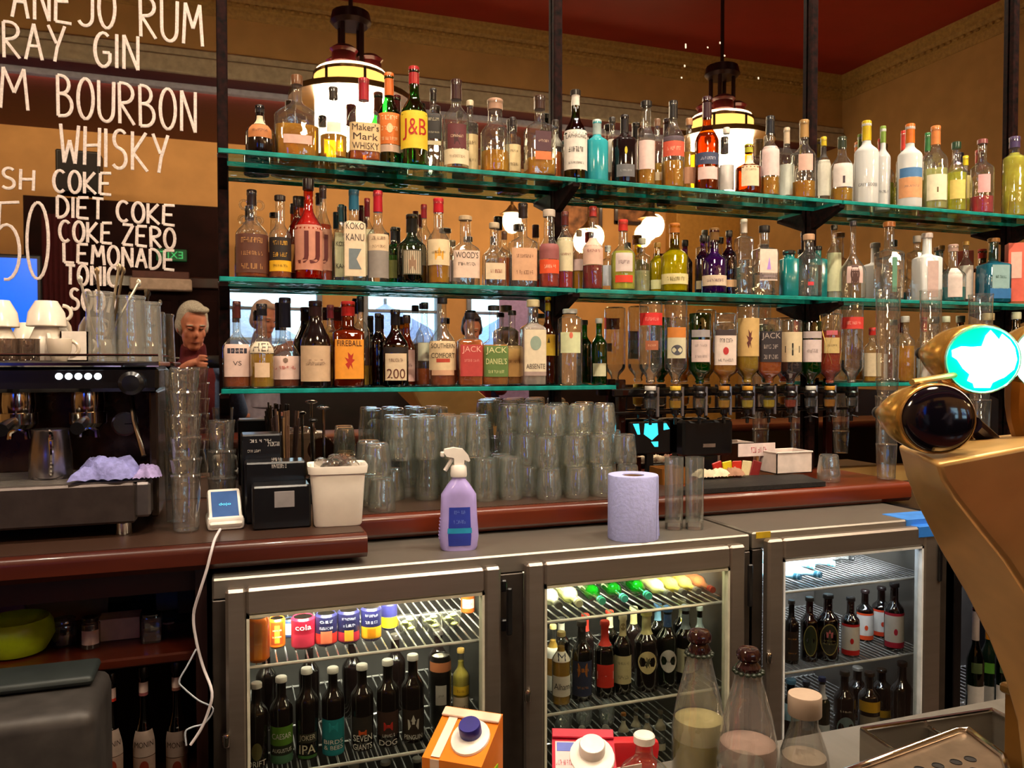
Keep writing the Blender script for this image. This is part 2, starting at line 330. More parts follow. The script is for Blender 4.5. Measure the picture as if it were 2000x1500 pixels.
# drum pendant lamps over the customers' side of the bar
bronze = mat('6a4a20', .28, .85, noise=.1); dbron = mat('2a1210', .4, .5)
drum_m = mat('fff2dc', .5, emit=42, ehex='ffe6c0', noise=0); band_m = mat('e8c070', .5, emit=2.2, ehex='ffc060', noise=.1)
def pendant(x, la):
    zb = 2.38; g = thing('pendant_lamp', la, 'lamp', (x, -2.0, zb), 0, 'drum pendant lamps over the bar')
    obj('drum', lathe([(.185, .20), (.19, .22), (.19, .50)], 28), drum_m, g)
    obj('amber_band', lathe([(.195, .50), (.195, .60)], 28), band_m, g)
    ri = lathe([(.20, .49), (.325, .465), (.33, .50), (.325, .53), (.21, .61), (.10, .63)], 28, caps=False); obj('rim_disc', join(lathe([(.192, .485), (.327, .47), (.327, .50), (.192, .505)], 28, caps=False), lathe([(.197, .60), (.20, .615), (.02, .63)], 28)), bronze, g)
    for k in range(6):
        a = k*pi/3+.3; obj('rim_bracket', tube([(.198*cos(a), .198*sin(a), .49), (.198*cos(a), .198*sin(a), .61)], .008, 6), dbron, g)
    for k in range(3):
        a = k*2*pi/3; obj('finial', lathe([(.04, .63), (.065, .65), (.062, .70), (.075, .715), (.05, .735)], 14), mat('5a1416', .3, coat=.5), g, loc=(.10*cos(a), .10*sin(a), 0))
    for dx, dy in ((-.05, -.05), (-.05, .05), (.05, -.05), (.05, .05)): obj('rod', tube([(dx, dy, .64), (dx, dy, .90)], .013, 8), dbron, g)
    obj('ceiling_plate', lathe([(.09, .88), (.11, .90), (.10, .95), (.02, .98)], 16), dbron, g)
    obj('stem', tube([(0, 0, .96), (0, 0, ZC-zb)], .012, 8), dbron, g)
    obj('added_uplight_ring', lathe([(.185, .634), (.06, .640)], 24, caps=False), mat('fff0d8', .5, emit=5, ehex='ffdcae', noise=0), g, 0); obj('diffuser_base', disc(.184, 28, .202), drum_m, g, 0)  # glowing ring added on top of the rim to brighten the red ceiling
pendant(.64, 'drum pendant lamp hanging above the left of the bar'); pendant(2.97, 'drum pendant lamp hanging above the right of the bar'); pendant(-1.7, 'drum pendant lamp hanging beyond the coffee machine')
for i, (x, y) in enumerate(DOWN):
    d_ = thing('downlight', ['first', 'second', 'third', 'fourth', 'fifth'][i]+' recessed ceiling downlight from the left over the bar aisle', 'light', (x, y, ZC), 0, 'ceiling downlights over the aisle')
    obj('bezel', lathe([(.06, -.012), (.075, -.012), (.075, 0)], 20, caps=False), mat('c8b48a', .4, .6), d_)
    obj('lens', disc(.058, 20, -.008), mat('fff4e0', .4, emit=8, noise=0), d_, 0)
# ================================================================ MIRROR PANELS with handwritten list
mir, mt_, mp_ = nodes('mirror_silver'); mp_.inputs['Metallic'].default_value = 1; mp_.inputs['Base Color'].default_value = (.80, .78, .74, 1); mp_.inputs['Roughness'].default_value = .012
XP = [PS(x, y, .01).x for x, y in ((436, 400), (1087, 300), (1585, 300), (1979, 150))]
mx = [-1.62]+XP+[4.4]; MZ0, MZ1 = 1.07, 3.3
mlab = ['mirror panel left of the first post, covered in white handwriting', 'mirror panel behind the left glass shelves', 'mirror panel behind the centre of the glass shelves', 'mirror panel behind the optics and right shelves', 'mirror panel at the far right end']
MIRR = []
for i in range(5):
    m_ = thing('wall_mirror', mlab[i], 'mirror', ((mx[i]+mx[i+1])/2, 0, MZ0), 0, 'mirror panels of the back bar'); w = (mx[i+1]-mx[i])/2-.003
    obj('silvered_glass', bx(-w, w, 0, .008, 0, MZ1-MZ0), mir, m_, 0)
    for a in (-w-.002, w-.004): obj('bevel_edge', bx(a, a+.006, -.001, .008, 0, MZ1-MZ0), mat('c8b090', .2, .3), m_, 0)
    MIRR.append(m_)
def arc(cx, cy_, rx, ry, a0, a1, n=10): return [(cx+rx*cos(radians(a0+(a1-a0)*i/n)), cy_+ry*sin(radians(a0+(a1-a0)*i/n))) for i in range(n+1)]
GLY = {
 'A': [[(0, 0), (.48, 1), (1, 0)], [(.2, .38), (.78, .38)]],
 'B': [[(.05, 0), (0, 1)]+arc(.25, .78, .5, .22, 90, -90, 8)+[(.1, .55)], [(.1, .55)]+arc(.35, .28, .6, .27, 90, -90, 9)+[(.05, 0)]],
 'C': [arc(.55, .5, .55, .5, 50, 310, 14)], 'D': [[(0, 0), (0, 1)]+arc(.2, .5, .78, .5, 90, -90, 12)+[(0, 0)]],
 'E': [[(1, 1), (.05, .98), (0, .02), (1, 0)], [(.02, .5), (.8, .52)]], 'G': [arc(.55, .5, .55, .5, 55, 320, 14)+[(.97, .42), (.5, .42)]],
 'H': [[(0, 0), (.05, 1)], [(.95, 0), (1, 1)], [(.02, .5), (.97, .55)]], 'I': [[(.5, 0), (.5, 1)]], 'J': [[(.95, 1), (.95, .25)]+arc(.5, .22, .45, .22, 0, -150, 8)],
 'K': [[(0, 0), (0, 1)], [(.9, 1), (.05, .45), (1, 0)]], 'L': [[(0, 1), (.03, 0), (1, 0)]], 'M': [[(0, 0), (.1, 1), (.5, .4), (.85, 1), (1, 0)]],
 'N': [[(.05, 0), (.05, 1), (.95, 0), (.95, 1)]], 'O': [arc(.5, .5, .5, .5, 80, 445, 18)], 'R': [[(.05, 0), (0, 1)]+arc(.3, .76, .6, .24, 90, -90, 8)+[(.1, .5), (1, 0)]],
 'S': [arc(.55, .76, .42, .24, 40, 240, 9)+arc(.45, .26, .48, .26, 75, -140, 10)], 'T': [[(0, 1), (1, .97)], [(.5, 1), (.48, 0)]],
 'U': [[(0, 1), (.02, .3)]+arc(.5, .28, .47, .28, 180, 360, 10)+[(1, 1)]], 'W': [[(0, 1), (.2, 0), (.5, .6), (.8, 0), (1, 1)]],
 'Y': [[(0, 1), (.5, .5)], [(1, 1), (.55, .4), (.4, 0)]], 'Z': [[(0, 1), (1, 1), (0, 0), (1, 0)]],
 '5': [[(1, 1.0), (.1, .99), (.05, .72)]+arc(.4, .35, .62, .36, 125, -100, 12)], '0': [arc(.5, .5, .5, .5, 80, 445, 20)], 'Q': [arc(.5, .5, .5, .5, 80, 445, 18), [(.6, .25), (1.05, -.05)]]}
chalk = mat('d4c4bc', .9, noise=.1, ns=200)
def word(w, x0, y0, x1, y1, h, sw=6.5):
    """one handwritten word; base line from (x0,y0) to (x1,y1), letter height h, stroke width sw, all as they lie on the mirror"""
    n = len(w); S = []
    wid = {'I': .35, 'M': 1.2, 'W': 1.2}
    tot = sum(wid.get(c, 1) for c in w); k = 0; ti = MIRR[0].location
    for c in w:
        u0 = k/tot; u1 = (k+wid.get(c, 1))/tot; k += wid.get(c, 1); g = (u1-u0)*.13
        for st in GLY[c]:
            pts = []
            for (a, b) in st:
                u = u0+g+a*(u1-u0-2*g); px = x0+(x1-x0)*u; py = y0+(y1-y0)*u-b*h
                p = PS(px, py, .0012); pts.append(Vector((p.x-ti.x, 0, p.z-ti.z)))
            run = [pts[0]]; runs = []
            for q in range(1, len(pts)):
                run.append(pts[q])
                if q < len(pts)-1 and (pts[q]-pts[q-1]).length > 1e-6 and (pts[q+1]-pts[q]).length > 1e-6 and (pts[q]-pts[q-1]).angle(pts[q+1]-pts[q]) > .9: runs.append(run); run = [pts[q]]
            runs.append(run)
            for rn_ in runs:
                v, f = tube(rn_, sw/2*mpp(x0, 0), 6); S.append(([(a, b*.25-.0016, c2) for a, b, c2 in v], f))
    obj('lettering', join(*S), chalk, MIRR[0])
word('ANEJO', 18, 32, 230, 58, 82); word('RUM', 268, 70, 402, 92, 80); word('TANQUERAY', -262, 90, 132, 122, 70); word('GIN', 180, 128, 276, 138, 66)
word('BEAM', -190, 190, 64, 217, 80); word('BOURBON', 107, 225, 388, 260, 79); word('WHISKY', 112, 316, 333, 340, 75)
word('DASH', -75, 360, 71, 373, 40, 6); word('COKE', 101, 374, 221, 381, 42, 6); word('50', -12, 545, 102, 545, 150, 6)
word('DIET', 108, 424, 206, 429, 41, 6); word('COKE', 225, 431, 345, 441, 39, 6); word('COKE', 113, 471, 222, 476, 40, 6); word('ZERO', 236, 477, 345, 487, 39, 6)
word('LEMONADE', 121, 512, 344, 528, 38, 6); word('TONIC', 125, 555, 233, 560, 38, 6); word('SODA', 133, 603, 232, 612, 40, 6)
# specks of old paint on the mirror
sk = [mv(bx(-.003, .003, -.0015, 0, -a, a, .001), PS(x, y, 0).x, 0, PS(x, y, 0).z) for x, y, a in ((1339, 90, .008), (1406, 84, .004), (1382, 93, .003), (1337, 129, .004), (1331, 152, .003), (1481, 153, .004), (1415, 109, .003))]
tag(obj('paint_splash', join(*sk), mat('e8d8c8', .6)), 'scatter of pale paint specks dried on the centre mirror', 'paint speck', None, 'stuff')
# ================================================================ POSTS and GLASS SHELVES
post_m = mat('1c0806', .65, noise=.5, ns=60, spec=.1)
pl = ['dark shelf post beside the handwritten mirror', 'dark shelf post between the left and centre shelves', 'dark shelf post right of the purple bottle', 'dark shelf post at the far right of the shelves']
tops_z = 3.3
for i, x in enumerate(XP):
    p = thing('shelf_post', pl[i], 'post', (x, -.0135, 1.07), 0, 'dark posts of the back bar')
    obj('upright', bx(-.0145, .0145, -.011, .012, 0, tops_z-1.07, .003), post_m, p)
SHZ = {}
def shelf_z(px, py, s=.17): return PS(px, py, s).z
ZT = shelf_z(1087, 344); ZM = shelf_z(1087, 562); ZB = shelf_z(760, 757)
SF = .17; TK = .0125
edge_m = mat('1aa49a', .12, noise=.15, ns=30, coat=.6, trans=.35); plate_m = glass('e6f4f0', 'cfe9e2', .35, .04, .03, 2.6, 0)
def shelf(z, x0, x1, la):
    t = thing('glass_shelf', la, 'shelf', ((x0+x1)/2, 0, z-TK), 0, 'glass shelves of the back bar'); w = (x1-x0)/2-.004
    obj('glass_plate', bx(-w+.001, w-.001, -SF+.002, -.030, .0005, TK-.0005), plate_m, t, 0)
    obj('front_edge', bx(-w, w, -SF-.001, -SF+.003, 0, TK, .0015), edge_m, t)
    for a in (-w-.001, w-.002): obj('end_edge', bx(a, a+.003, -SF, -.03, 0, TK), edge_m, t)
    obj('rear_edge', bx(-w, w, -.032, -.028, 0, TK), edge_m, t)
xl = PS(424, 300, SF).x; xb = PS(1205, 757, SF).x
for nm, z in (('top', ZT), ('middle', ZM)):
    e = [xl, XP[1], XP[2], 4.1]
    for i in range(3): shelf(z, e[i], e[i+1], '%s glass shelf with green edge, %s span' % (nm, ['left', 'centre', 'right'][i]))
shelf(ZB, PS(430, 760, SF).x, xb, 'bottom glass shelf with green edge, above the tumblers'); shelf(ZB, PS(1660, 750, SF).x, 4.1, 'bottom glass shelf with green edge, right of the optics')
for z, zn in ((ZT, 'top'), (ZM, 'middle'), (ZB, 'bottom')):
    for i, x in enumerate(XP):
        if zn == 'bottom' and i in (1, 2): continue
        b_ = thing('shelf_bracket', 'dark wedge bracket under the %s shelf on the %s post' % (zn, ['first', 'second', 'third', 'fourth'][i]), 'bracket', (x, -.0245, z-TK), 0, 'shelf brackets on the posts')
        V = []
        for sx in (-.011, .011): V += [(sx, 0, -.0005), (sx, -.142, -.0005), (sx, -.142, -.012), (sx, 0, -.065)]
        obj('wedge', (V, [(0, 1, 2, 3), (7, 6, 5, 4), (0, 4, 5, 1), (1, 5, 6, 2), (2, 6, 7, 3), (3, 7, 4, 0)]), post_m, b_, 0)
        obj('support_pad', bx(-.014, .014, -.14, -.11, -.004, -.0003, .001), mat('6a6a68', .5), b_)
# ================================================================ BOTTLES
TYPES = {  # shoulder start, neck start, neck radius, squareness, depth ratio
 'A': (.60, .76, .36, 2, 1), 'S': (.64, .73, .36, 7, 1), 'J': (.46, .66, .30, 2, 1), 'F': (.50, .68, .26, 2.6, .62), 'T': (.72, .80, .42, 2, 1),
 'W': (.55, .84, .40, 2, 1), 'K': (.30, .86, .34, 2, 1), 'V': (.66, .74, .36, 2, 1), 'Q': (.74, .79, .40, 8, .9), 'D': (.52, .66, .40, 4, .8), 'L': (.58, .66, .42, 2, 1)}
def profile(h, r, ty, o=None):
    sh, nk, rn, p, dy = TYPES[ty]
    if o: sh = o.get('sh', sh); nk = o.get('nk', nk); rn = o.get('rn', rn); p = o.get('p', p); dy = o.get('dy', dy)
    P = [(0, .004*1), (r*.82, 0), (r*.96, h*.008), (r, h*.03), (r, h*sh)]
    for i in range(1, 7):
        t = i/6; P.append((r*(1-(1-rn)*(.5-.5*cos(pi*t))), h*(sh+(nk-sh)*t)))
    P += [(r*rn*.96, h*.93), (r*rn*1.12, h*.94), (r*rn*1.12, h*.965), (r*rn*.9, h*.97), (r*rn*.9, h*.985)]
    return P, p, dy, r*rn, h*nk
def r_at(P, z):
    for (r0, z0), (r1, z1) in zip(P[2:], P[3:]):
        if z0 <= z <= z1 and z1 > z0: return r0+(r1-r0)*(z-z0)/(z1-z0)
    return P[3][0]
def patch(P, p, dy, z0, z1, wf, off=.0009, nx=9, nz=8, rnd=0):
    V, Q = [], []
    for j in range(nz+1):
        z = z0+(z1-z0)*j/nz; r = r_at(P, z)
        for i in range(nx+1):
            x = r*wf*sin((i/nx-.5)*pi) if wf > .8 else r*wf*(i/nx*2-1)
            q = max(0, 1-abs(x/r)**p)**(1/p); V.append((x, -(r*dy*q+off), z))
    for j in range(nz):
        for i in range(nx): a = j*(nx+1)+i; Q.append((a, a+1, a+nx+2, a+nx+1))
    return V, Q
def wrap(tv, P, p, dy, off=.0016):
    V = []
    for x, _, z in tv[0]:
        r = r_at(P, z); x = max(-r*.97, min(r*.97, x)); V.append((x, -(r*dy*max(0, 1-abs(x/r)**p)**(1/p)+off), z))
    return V, tv[1]
PAPER = {}
def paper(h): return mat(h, .6, noise=.04, ns=60)
INK = '2a1a14'
def lettering(txt, P, p, dy, z0, z1, wf, parent, col, r):
    L = txt.split('|'); n = len(L); hh = (z1-z0)/n
    S = []
    for i, s in enumerate(L):
        if not s: continue
        tv = text(s); asp = tv[2]; w = 2*r*wf*(.86 if '~' not in s else .66); h = min(hh*(.72 if '~' not in s else .42), w/max(asp, .6)*1.5); w = min(w, asp*h*1.25)
        S.append(wrap(mv(([(v[0]*w/asp, 0, v[2]*h) for v in tv[0]], tv[1]), 0, 0, z1-(i+.5)*hh), P, p, dy))
    if S: obj('lettering', join(*S), paper(col), parent, 0)
def emblem(kind, P, p, dy, zc, w, h, parent, col):
    pts = {'o': [(.5*cos(2*pi*i/20), .5*sin(2*pi*i/20)) for i in range(20)], 't': [(-.35, -.5), (.4, -.5), (.1, .5)], 'k': [(-.5, -.5), (-.5, .5), (.5, .5), (.1, 0), (.5, -.5)],
           'f': [(-.1, -.5), (-.35, -.2), (-.15, -.1), (-.4, .2), (-.1, .1), (-.15, .5), (.1, .3), (.3, .45), (.2, .1), (.4, .05), (.15, -.15), (.25, -.5), (.05, -.25)],
           'b': [(-.5, -.5), (.5, -.5), (.5, .5), (-.5, .5)], 'h': [(-.5, -.25), (0, -.5), (.5, -.25), (.5, .25), (0, .5), (-.5, .25)], 'c': [(-.45, -.5), (.45, -.5), (.5, .2), (.2, .1), (0, .5), (-.2, .1), (-.5, .2)]}[kind]
    n = len(pts); V = [(0, 0, zc)]+[(x*w, 0, zc+z*h) for x, z in pts]
    obj('emblem', wrap((V, [(0, i+1, (i+1) % n+1) for i in range(n)]), P, p, dy, .0014), paper(col), parent, 0)
def bottle(name, label, cat, loc, rz, h, r, ty, gl, liq=None, cap=None, labels=(), group=None, opts=None, n=22, invert=False):
    """loc base; liq=(hex, height); cap=(hex, from height); labels: dicts/tuples in heights"""
    opts = opts or {}
    P, p, dy, rn, zn = profile(h, r, ty, opts); t = thing(name, label, cat, loc, rz, group)
    pr = t
    obj('glass_body', lathe(P, n, p, dy), GL[gl] if gl in GL else mat(gl, .2, coat=.4), t, 40)
    if liq:
        hx, lz = liq; lz = min(lz, h*.9); lp = [(r_*.955, max(z_, .005)) for r_, z_ in P if z_ < lz]
        if len(lp) > 1:
            lp[0] = (0, .005); lp[1] = (lp[1][0], .005); rr = r_at(P, lz)*.955; lp += [(rr, lz), (0, lz)]
            obj('liquid', lathe(lp, 16, p, dy), liquid(hx), t, 40)
    if cap:
        hx, cz = cap; rc = rn*1.2 if cz > h*.88 else rn*1.10
        if cz < zn: cz = zn
        q = [(rc*.98, cz), (rc, cz+.001), (rc*(1.02 if cz > h*.88 else .96), h*.94), (rc*1.02, h*.95), (rc*1.02, h-.002), (rc*.9, h), (0, h)]
        obj('cap', lathe(q, 14), mat(hx, .35, coat=.3, noise=.1), t, 40)
    for lb in labels:
        z0, z1, wf, hx = lb[:4]; tx = lb[4] if len(lb) > 4 else None; tc = lb[5] if len(lb) > 5 and lb[5] else INK; em = lb[6] if len(lb) > 6 else None
        if z1 < z0: z0, z1 = z1, z0
        z0 = max(z0, h*.012)
        lo = obj('label', patch(P, p, dy, z0, z1, wf), paper(hx), t, 50) if hx else t
        if tx: lettering(tx, P, p, dy, z0, z1, wf, lo, tc, r_at(P, (z0+z1)/2))
        if em: emblem(em[0], P, p, dy, z0+(z1-z0)*em[4], r*em[2], (z1-z0)*em[3], lo, em[1])
    if opts.get('ears'):
        for sx in (-1, 1):
            for k, zc in enumerate((.83, .66)):
                if zc*h > h*.99: continue
                R_ = .012 if k == 0 else .009; xo = r_at(P, zc*h)
                obj('ear_handle', tube([(sx*(xo-.003+R_*.9*(1-cos(a))), 0, zc*h+R_*sin(a)) for a in [pi*2*i/12 for i in range(13)]], .0032, 6, False), GL['C'], t)
    if opts.get('net'):
        for k in range(8):
            obj('net_wire', tube([(P[3][0]*1.015*cos(k*pi/4+u*1.4*(1 if k % 2 else -1)), P[3][0]*1.015*sin(k*pi/4+u*1.4*(1 if k % 2 else -1)), h*.03+u*h*.55) for u in [i/8 for i in range(9)]], .0008, 4), mat('c8a050', .3, .8), t)
    if invert:
        t.rotation_euler = (0, pi, rz); t.location = (loc[0], loc[1], loc[2]+h)
    return t
def face(X, s, k=.75): return -atan2(X, D-s)*k
ROWS = {'F': .125, 'B': .056}
def shelf_row(rows, Z, name, group, cat='bottle'):
    B = []
    for rw in rows:
        x, w, ty, row = rw[0], rw[2], rw[3], rw[4]; s = ROWS[row] if row in ROWS else row; fr = s > .08
        r = min(w/2*mpp(x, s), (.0435 if fr else .0262)/max(.62, TYPES[ty][4])); dp = TYPES[ty][4]; sq = 1.1 if TYPES[ty][3] > 3 else 1
        B.append([PS(x, rw[1], s).x, s, r, dp, sq, fr, PS(x, rw[1], s).x])
    for it in range(150):   # bottles that touch shuffle apart a few millimetres, as on a real shelf
        for i in range(len(B)):
            for j in range(i):
                a, b = B[i], B[j]; dx, dy = a[0]-b[0], a[1]-b[1]; R_ = (a[2]*a[4]+b[2]*b[4]); Rv = a[2]*a[4]*a[3]+b[2]*b[4]*b[3]
                q = math.hypot(dx/R_, dy/Rv)
                if q < 1.02:
                    k = (1.02-q)*.5; sx_ = 1 if dx >= 0 else -1; sy = 1 if dy >= 0 else -1
                    mvx = min(.0015, k*R_*.5); mvy = min(.0015, k*Rv*.5)
                    for c, sg in ((a, 1), (b, -1)):
                        c[0] += sg*sx_*mvx; c[1] += sg*sy*mvy; c[0] = max(c[6]-.014, min(c[6]+.014, c[0])); c[1] = max(c[2]*c[3]*c[4]+.004, min(SF-.002-c[2]*c[3]*.9, c[1]))
                        if it > 30 and q < .97: c[2] *= .997
    for rw, bb in zip(rows, B):
        x, top, w, ty, row, gl, liq, cap, labs, desc = rw[:10]; o = rw[10] if len(rw) > 10 else {}
        X, s, r = bb[:3]; zf = lambda y: PS(x, y, s).z-Z; h = zf(top)
        L = [(zf(l[1]), zf(l[0]))+tuple(l[2:]) for l in labs]
        bottle(o.get('name', name), desc, cat, (X, -s, Z+.0006), face(X, s)*(.4 if TYPES[ty][3] > 3 or TYPES[ty][4] < 1 else 1), h, r, ty, gl, (liq[0], zf(liq[1])) if liq else None, (cap[0], zf(cap[1])) if cap else None, L, group, o)
AM = 'ee8008'; AD = 'cc5608'; AG = 'f28c14'; RD = 'b81c10'; YL = 'f4d028'; CR = 'd8c4a0'; PK = 'd8b8b0'; WH = 'e0d8d0'
TOP = [
 (510, 207, 54, 'J', 'F', 'K', None, ('100a0a', 222), [(229, 247, .7, 'd0b898', None, None, None), (248, 275, .8, 'b06c38', '~', '3a1808')], 'squat black bottle with orange arched label, first on the top shelf', {'sh': .42, 'nk': .72}),
 (586, 149, 86, 'F', 'F', 'C', (AM, 249), ('6a4428', 168), [(271, 288, .62, 'c8a090', None)], 'broad flask of amber whisky with tan stopper and long pale strip label', {'sh': .50, 'nk': .70, 'rn': .22}),
 (656, 172, 52, 'J', 'F', 'C', (AM, 268), ('2a2018', 195), [(246, 266, .5, 'e8dcc8')], 'round clear whisky bottle with black stopper beside the red waxed bottle'),
 (708, 154, 61, 'S', 'F', 'C', (AD, 296), ('a01824', 232), [(248, 302, .98, 'd0b080', "Maker's|Mark|WHISKY", '3a2010')], 'square bottle with dripping red wax neck and cream paper label', {'sh': .52, 'nk': .74, 'rn': .32, 'p': 5}),
 (754, 143, 48, 'A', .108, 'G', (AD, 262), ('d86a28', 206), [(226, 287, .98, 'd87028', '~|~|~', 'f0d0a0', ('o', 'e8c090', .5, .3, .5)), (288, 302, .97, 'c8a890')], 'green bottle with orange foil neck and orange label', {'sh': .52}),
 (805, 131, 53, 'A', 'F', 'G', None, ('a81c20', 166), [(223, 296, .98, 'd8b828', 'J&B', 'b02010')], 'green bottle with yellow label, red lettering and red capsule', {'sh': .50, 'nk': .74}),
 (846, 174, 39, 'V', .072, 'C', None, ('201810', 197), [(226, 276, .9, '2a2420', '~|~', 'c8b898'), (280, 288, .8, 'd8c8a0')], 'clear square shouldered bottle with black arched label beside the tall dark necked one', {'p': 4}),
 (891, 157, 50, 'A', 'F', 'C', (AD, 330), ('3a1c18', 196), [(249, 296, .72, '5a2024', '~', 'd8b898', ('k', '3a1014', .5, .5, .4)), (297, 326, .95, CR, '~', '6a4a30')], 'tall clear bottle with long dark neck and maroon shield label', {'sh': .58, 'nk': .72, 'rn': .40}),
 (918, 197, 32, 'V', 'B', 'C', None, ('c8b898', 208), [(266, 334, .95, 'd0b888', '~|~', '6a5030')], 'clear bottle with pale cap and cream label half hidden behind the maroon labelled one'),
 (967, 195, 62, 'J', 'F', 'C', (AM, 299), ('b89078', 216), [], 'bulbous clear decanter of amber whisky with pale stopper and no label', {'sh': .52, 'nk': .72, 'rn': .48}),
 (1001, 230, 34, 'V', 'B', 'C', (AG, 320), ('2a2020', 246), [(286, 338, .9, 'd8c090', '~|~', '6a5030')], 'small clear bottle with yellowish label behind the bulbous decanter'),
 (1054, 188, 56, 'S', 'F', 'C', (AM, 314), ('3a2014', 215), [(264, 302, .56, '4a2830', '~', 'c8a890'), (303, 319, .56, 'c86a38')], 'square clear decanter with dark stopper and purple and orange label', {'sh': .58, 'nk': .70, 'p': 5}),
 (1085, 235, 30, 'A', 'B', 'C', (AD, 300), ('2a2018', 250), [(264, 290, .9, '787468')], 'small bottle with grey label tucked behind the centre post', {}),
 (1124, 177, 46, 'A', 'F', 'd', None, ('201812', 186), [(186, 208, .97, 'd0c8bc'), (259, 336, .98, 'd8cfc4', 'LAPHROAIG|~|~', '3a3028')], 'dark green bottle with white neck band and large white label', {'sh': .50, 'nk': .72, 'neckband': 1}),
 (1166, 235, 44, 'V', 'F', 'T', None, ('a8b8b4', 268), [], 'opaque turquoise round shouldered bottle with clear neck', {'sh': .64, 'nk': .76}),
 (1197, 230, 30, 'A', 'B', 'C', None, ('2a2420', 240), [(275, 340, .8, 'b0a898')], 'thin clear bottle with dark cap between the turquoise and the black bottle'),
 (1224, 226, 50, 'V', 'F', 'K', None, ('181010', 262), [(327, 351, .7, '605e60', '~', 'b0b0b0', ('o', 'c0b020', .22, .6, 2.1))], 'black round shouldered bottle with small grey label', {'sh': .62, 'nk': .74, 'rn': .30}),
 (1257, 198, 36, 'A', 'F', 'C', (AM, 333), ('1c1816', 207), [(278, 334, .85, PK)], 'tall clear bottle with torn pinkish label right of the black bottle', {'sh': .55, 'nk': .70, 'rn': .5}),
 (1284, 233, 30, 'A', 'B', 'C', (AG, 322), ('6a4830', 248), [(340, 356, .8, CR)], 'small amber bottle with wooden stopper behind the torn label bottle'),
 (1315, 198, 44, 'A', 'F', 'C', (AM, 318), ('181414', 232), [(271, 280, .92, '50404a'), (281, 310, .92, 'c85038', '~', 'e0b090')], 'clear bottle with black neck and red banded label', {'sh': .56}),
 (1346, 232, 32, 'A', 'B', 'C', (AG, 300), ('a87850', 246), [(330, 362, .8, 'c89070')], 'amber bottle with cork top behind the blue banded bottle'),
 (1381, 190, 46, 'A', 'F', 'a', (AM, 262), ('3a1c28', 232), [(303, 326, .95, '38405c', '~', 'c8c8d8'), (331, 355, .8, PK)], 'amber bottle with dark purple neck and blue banded label', {'sh': .52, 'nk': .72}),
 (1419, 250, 30, 'A', 'B', 'C', None, ('d8d0c0', 262), [(325, 374, .9, WH)], 'slim clear bottle with plain white label before the bright lamp reflection'),
 (1468, 283, 52, 'J', 'F', 'a', (AG, 330), ('b8b830', 300), [(306, 369, .65, CR, '~', '6a5030')], 'low amber bottle with yellow green cap and tall cream label', {'sh': .52}),
 (1499, 227, 36, 'A', 'F', 'C', (AM, 348), ('141820', 262), [(288, 346, .9, 'd8bcb8')], 'clear bottle with long black foil neck and blank pinkish label', {'sh': .56, 'nk': .68, 'rn': .42}),
 (1537, 250, 32, 'A', 'B', 'C', None, ('d8c0a0', 282), [(324, 384, .9, 'd0d4c8')], 'slim clear bottle with long cream cap and white label', {'sh': .58}),
 (1571, 235, 44, 'A', 'F', 'C', (AM, 357), ('b08850', 270), [(306, 338, .6, 'd0a898')], 'clear bottle with long gold capsule and slanted pink label', {'sh': .54, 'nk': .70}),
 (1609, 268, 28, 'A', 'B', 'C', None, ('d8b820', 286), [(289, 310, .95, '2a2018'), (315, 385, .85, 'e0dccc')], 'slim clear bottle with bright yellow cap'),
 (1645, 268, 42, 'A', 'F', 'C', (AG, 371), ('2a3420', 290), [(323, 369, .85, 'd8ccc4', None, None, ('b', '3a2830', .2, .3, .3))], 'clear bottle with dark green cap and square white label', {'sh': .52}),
 (1693, 237, 44, 'V', 'F', 'F', None, ('d8b818', 276), [(358, 372, .9, None, 'GREY GOOSE', '5a5a60')], 'frosted vodka bottle with yellow neck foil', {'sh': .62, 'nk': .74, 'name': 'vodka_bottle'}),
 (1725, 247, 34, 'V', 'B', 'F', None, ('7a9838', 280), [(370, 384, .9, None, '~', '5a5a60')], 'frosted vodka bottle with olive green neck foil', {'sh': .62, 'name': 'vodka_bottle'}),
 (1765, 256, 26, 'A', 'B', 'C', None, ('c02818', 296), [(330, 380, .9, WH)], 'slim bottle with red cap behind the orange foiled vodka'),
 (1778, 243, 44, 'V', 'F', 'F', None, ('d87020', 281), [(332, 350, .9, '4878a8'), (351, 390, .95, 'd89868'), (362, 374, .9, None, '~', '5a5a60')], 'frosted vodka bottle with orange neck foil and blue and orange picture', {'sh': .62, 'nk': .74, 'name': 'vodka_bottle'}),
 (1812, 260, 27, 'A', 'B', 'C', (YL, 340), ('2a7038', 296), [], 'slim bottle with dark green foil behind the yellow liquor'),
 (1828, 247, 44, 'A', 'F', 'C', ('ecd070', 332), ('e08848', 284), [(345, 395, .8, 'e0d8b8', None, None, ('b', '6a5030', .12, .2, .4))], 'clear bottle of pale yellow liquor with orange capsule', {'sh': .58}),
 (1868, 278, 38, 'A', 'F', 'C', (YL, 340), ('1c3c28', 292), [(355, 392, .7, 'd8c068')], 'yellow liquor bottle with dark green cap', {'sh': .55}),
 (1886, 305, 26, 'A', 'B', 'C', (YL, 350), ('e8cc20', 324), [(345, 390, .8, 'b8a860')], 'small bottle with bright yellow foil cap', {}),
 (1919, 273, 42, 'A', 'F', 'C', ('e03848', 386), ('8a4848', 278), [(345, 380, .5, 'd8a0a0')], 'clear bottle with a little bright pink liqueur left', {'sh': .60, 'nk': .72}),
 (1982, 268, 42, 'T', 'F', 'C', ('e8b030', 300), ('50406a', 290), [], 'tall bottle of golden liqueur with purple foil at the far right'),
 (2025, 262, 44, 'A', 'F', 'C', (AM, 320), ('b03020', 290), [(330, 390, .9, CR)], 'amber bottle with red foil at the very end of the top shelf'),
]
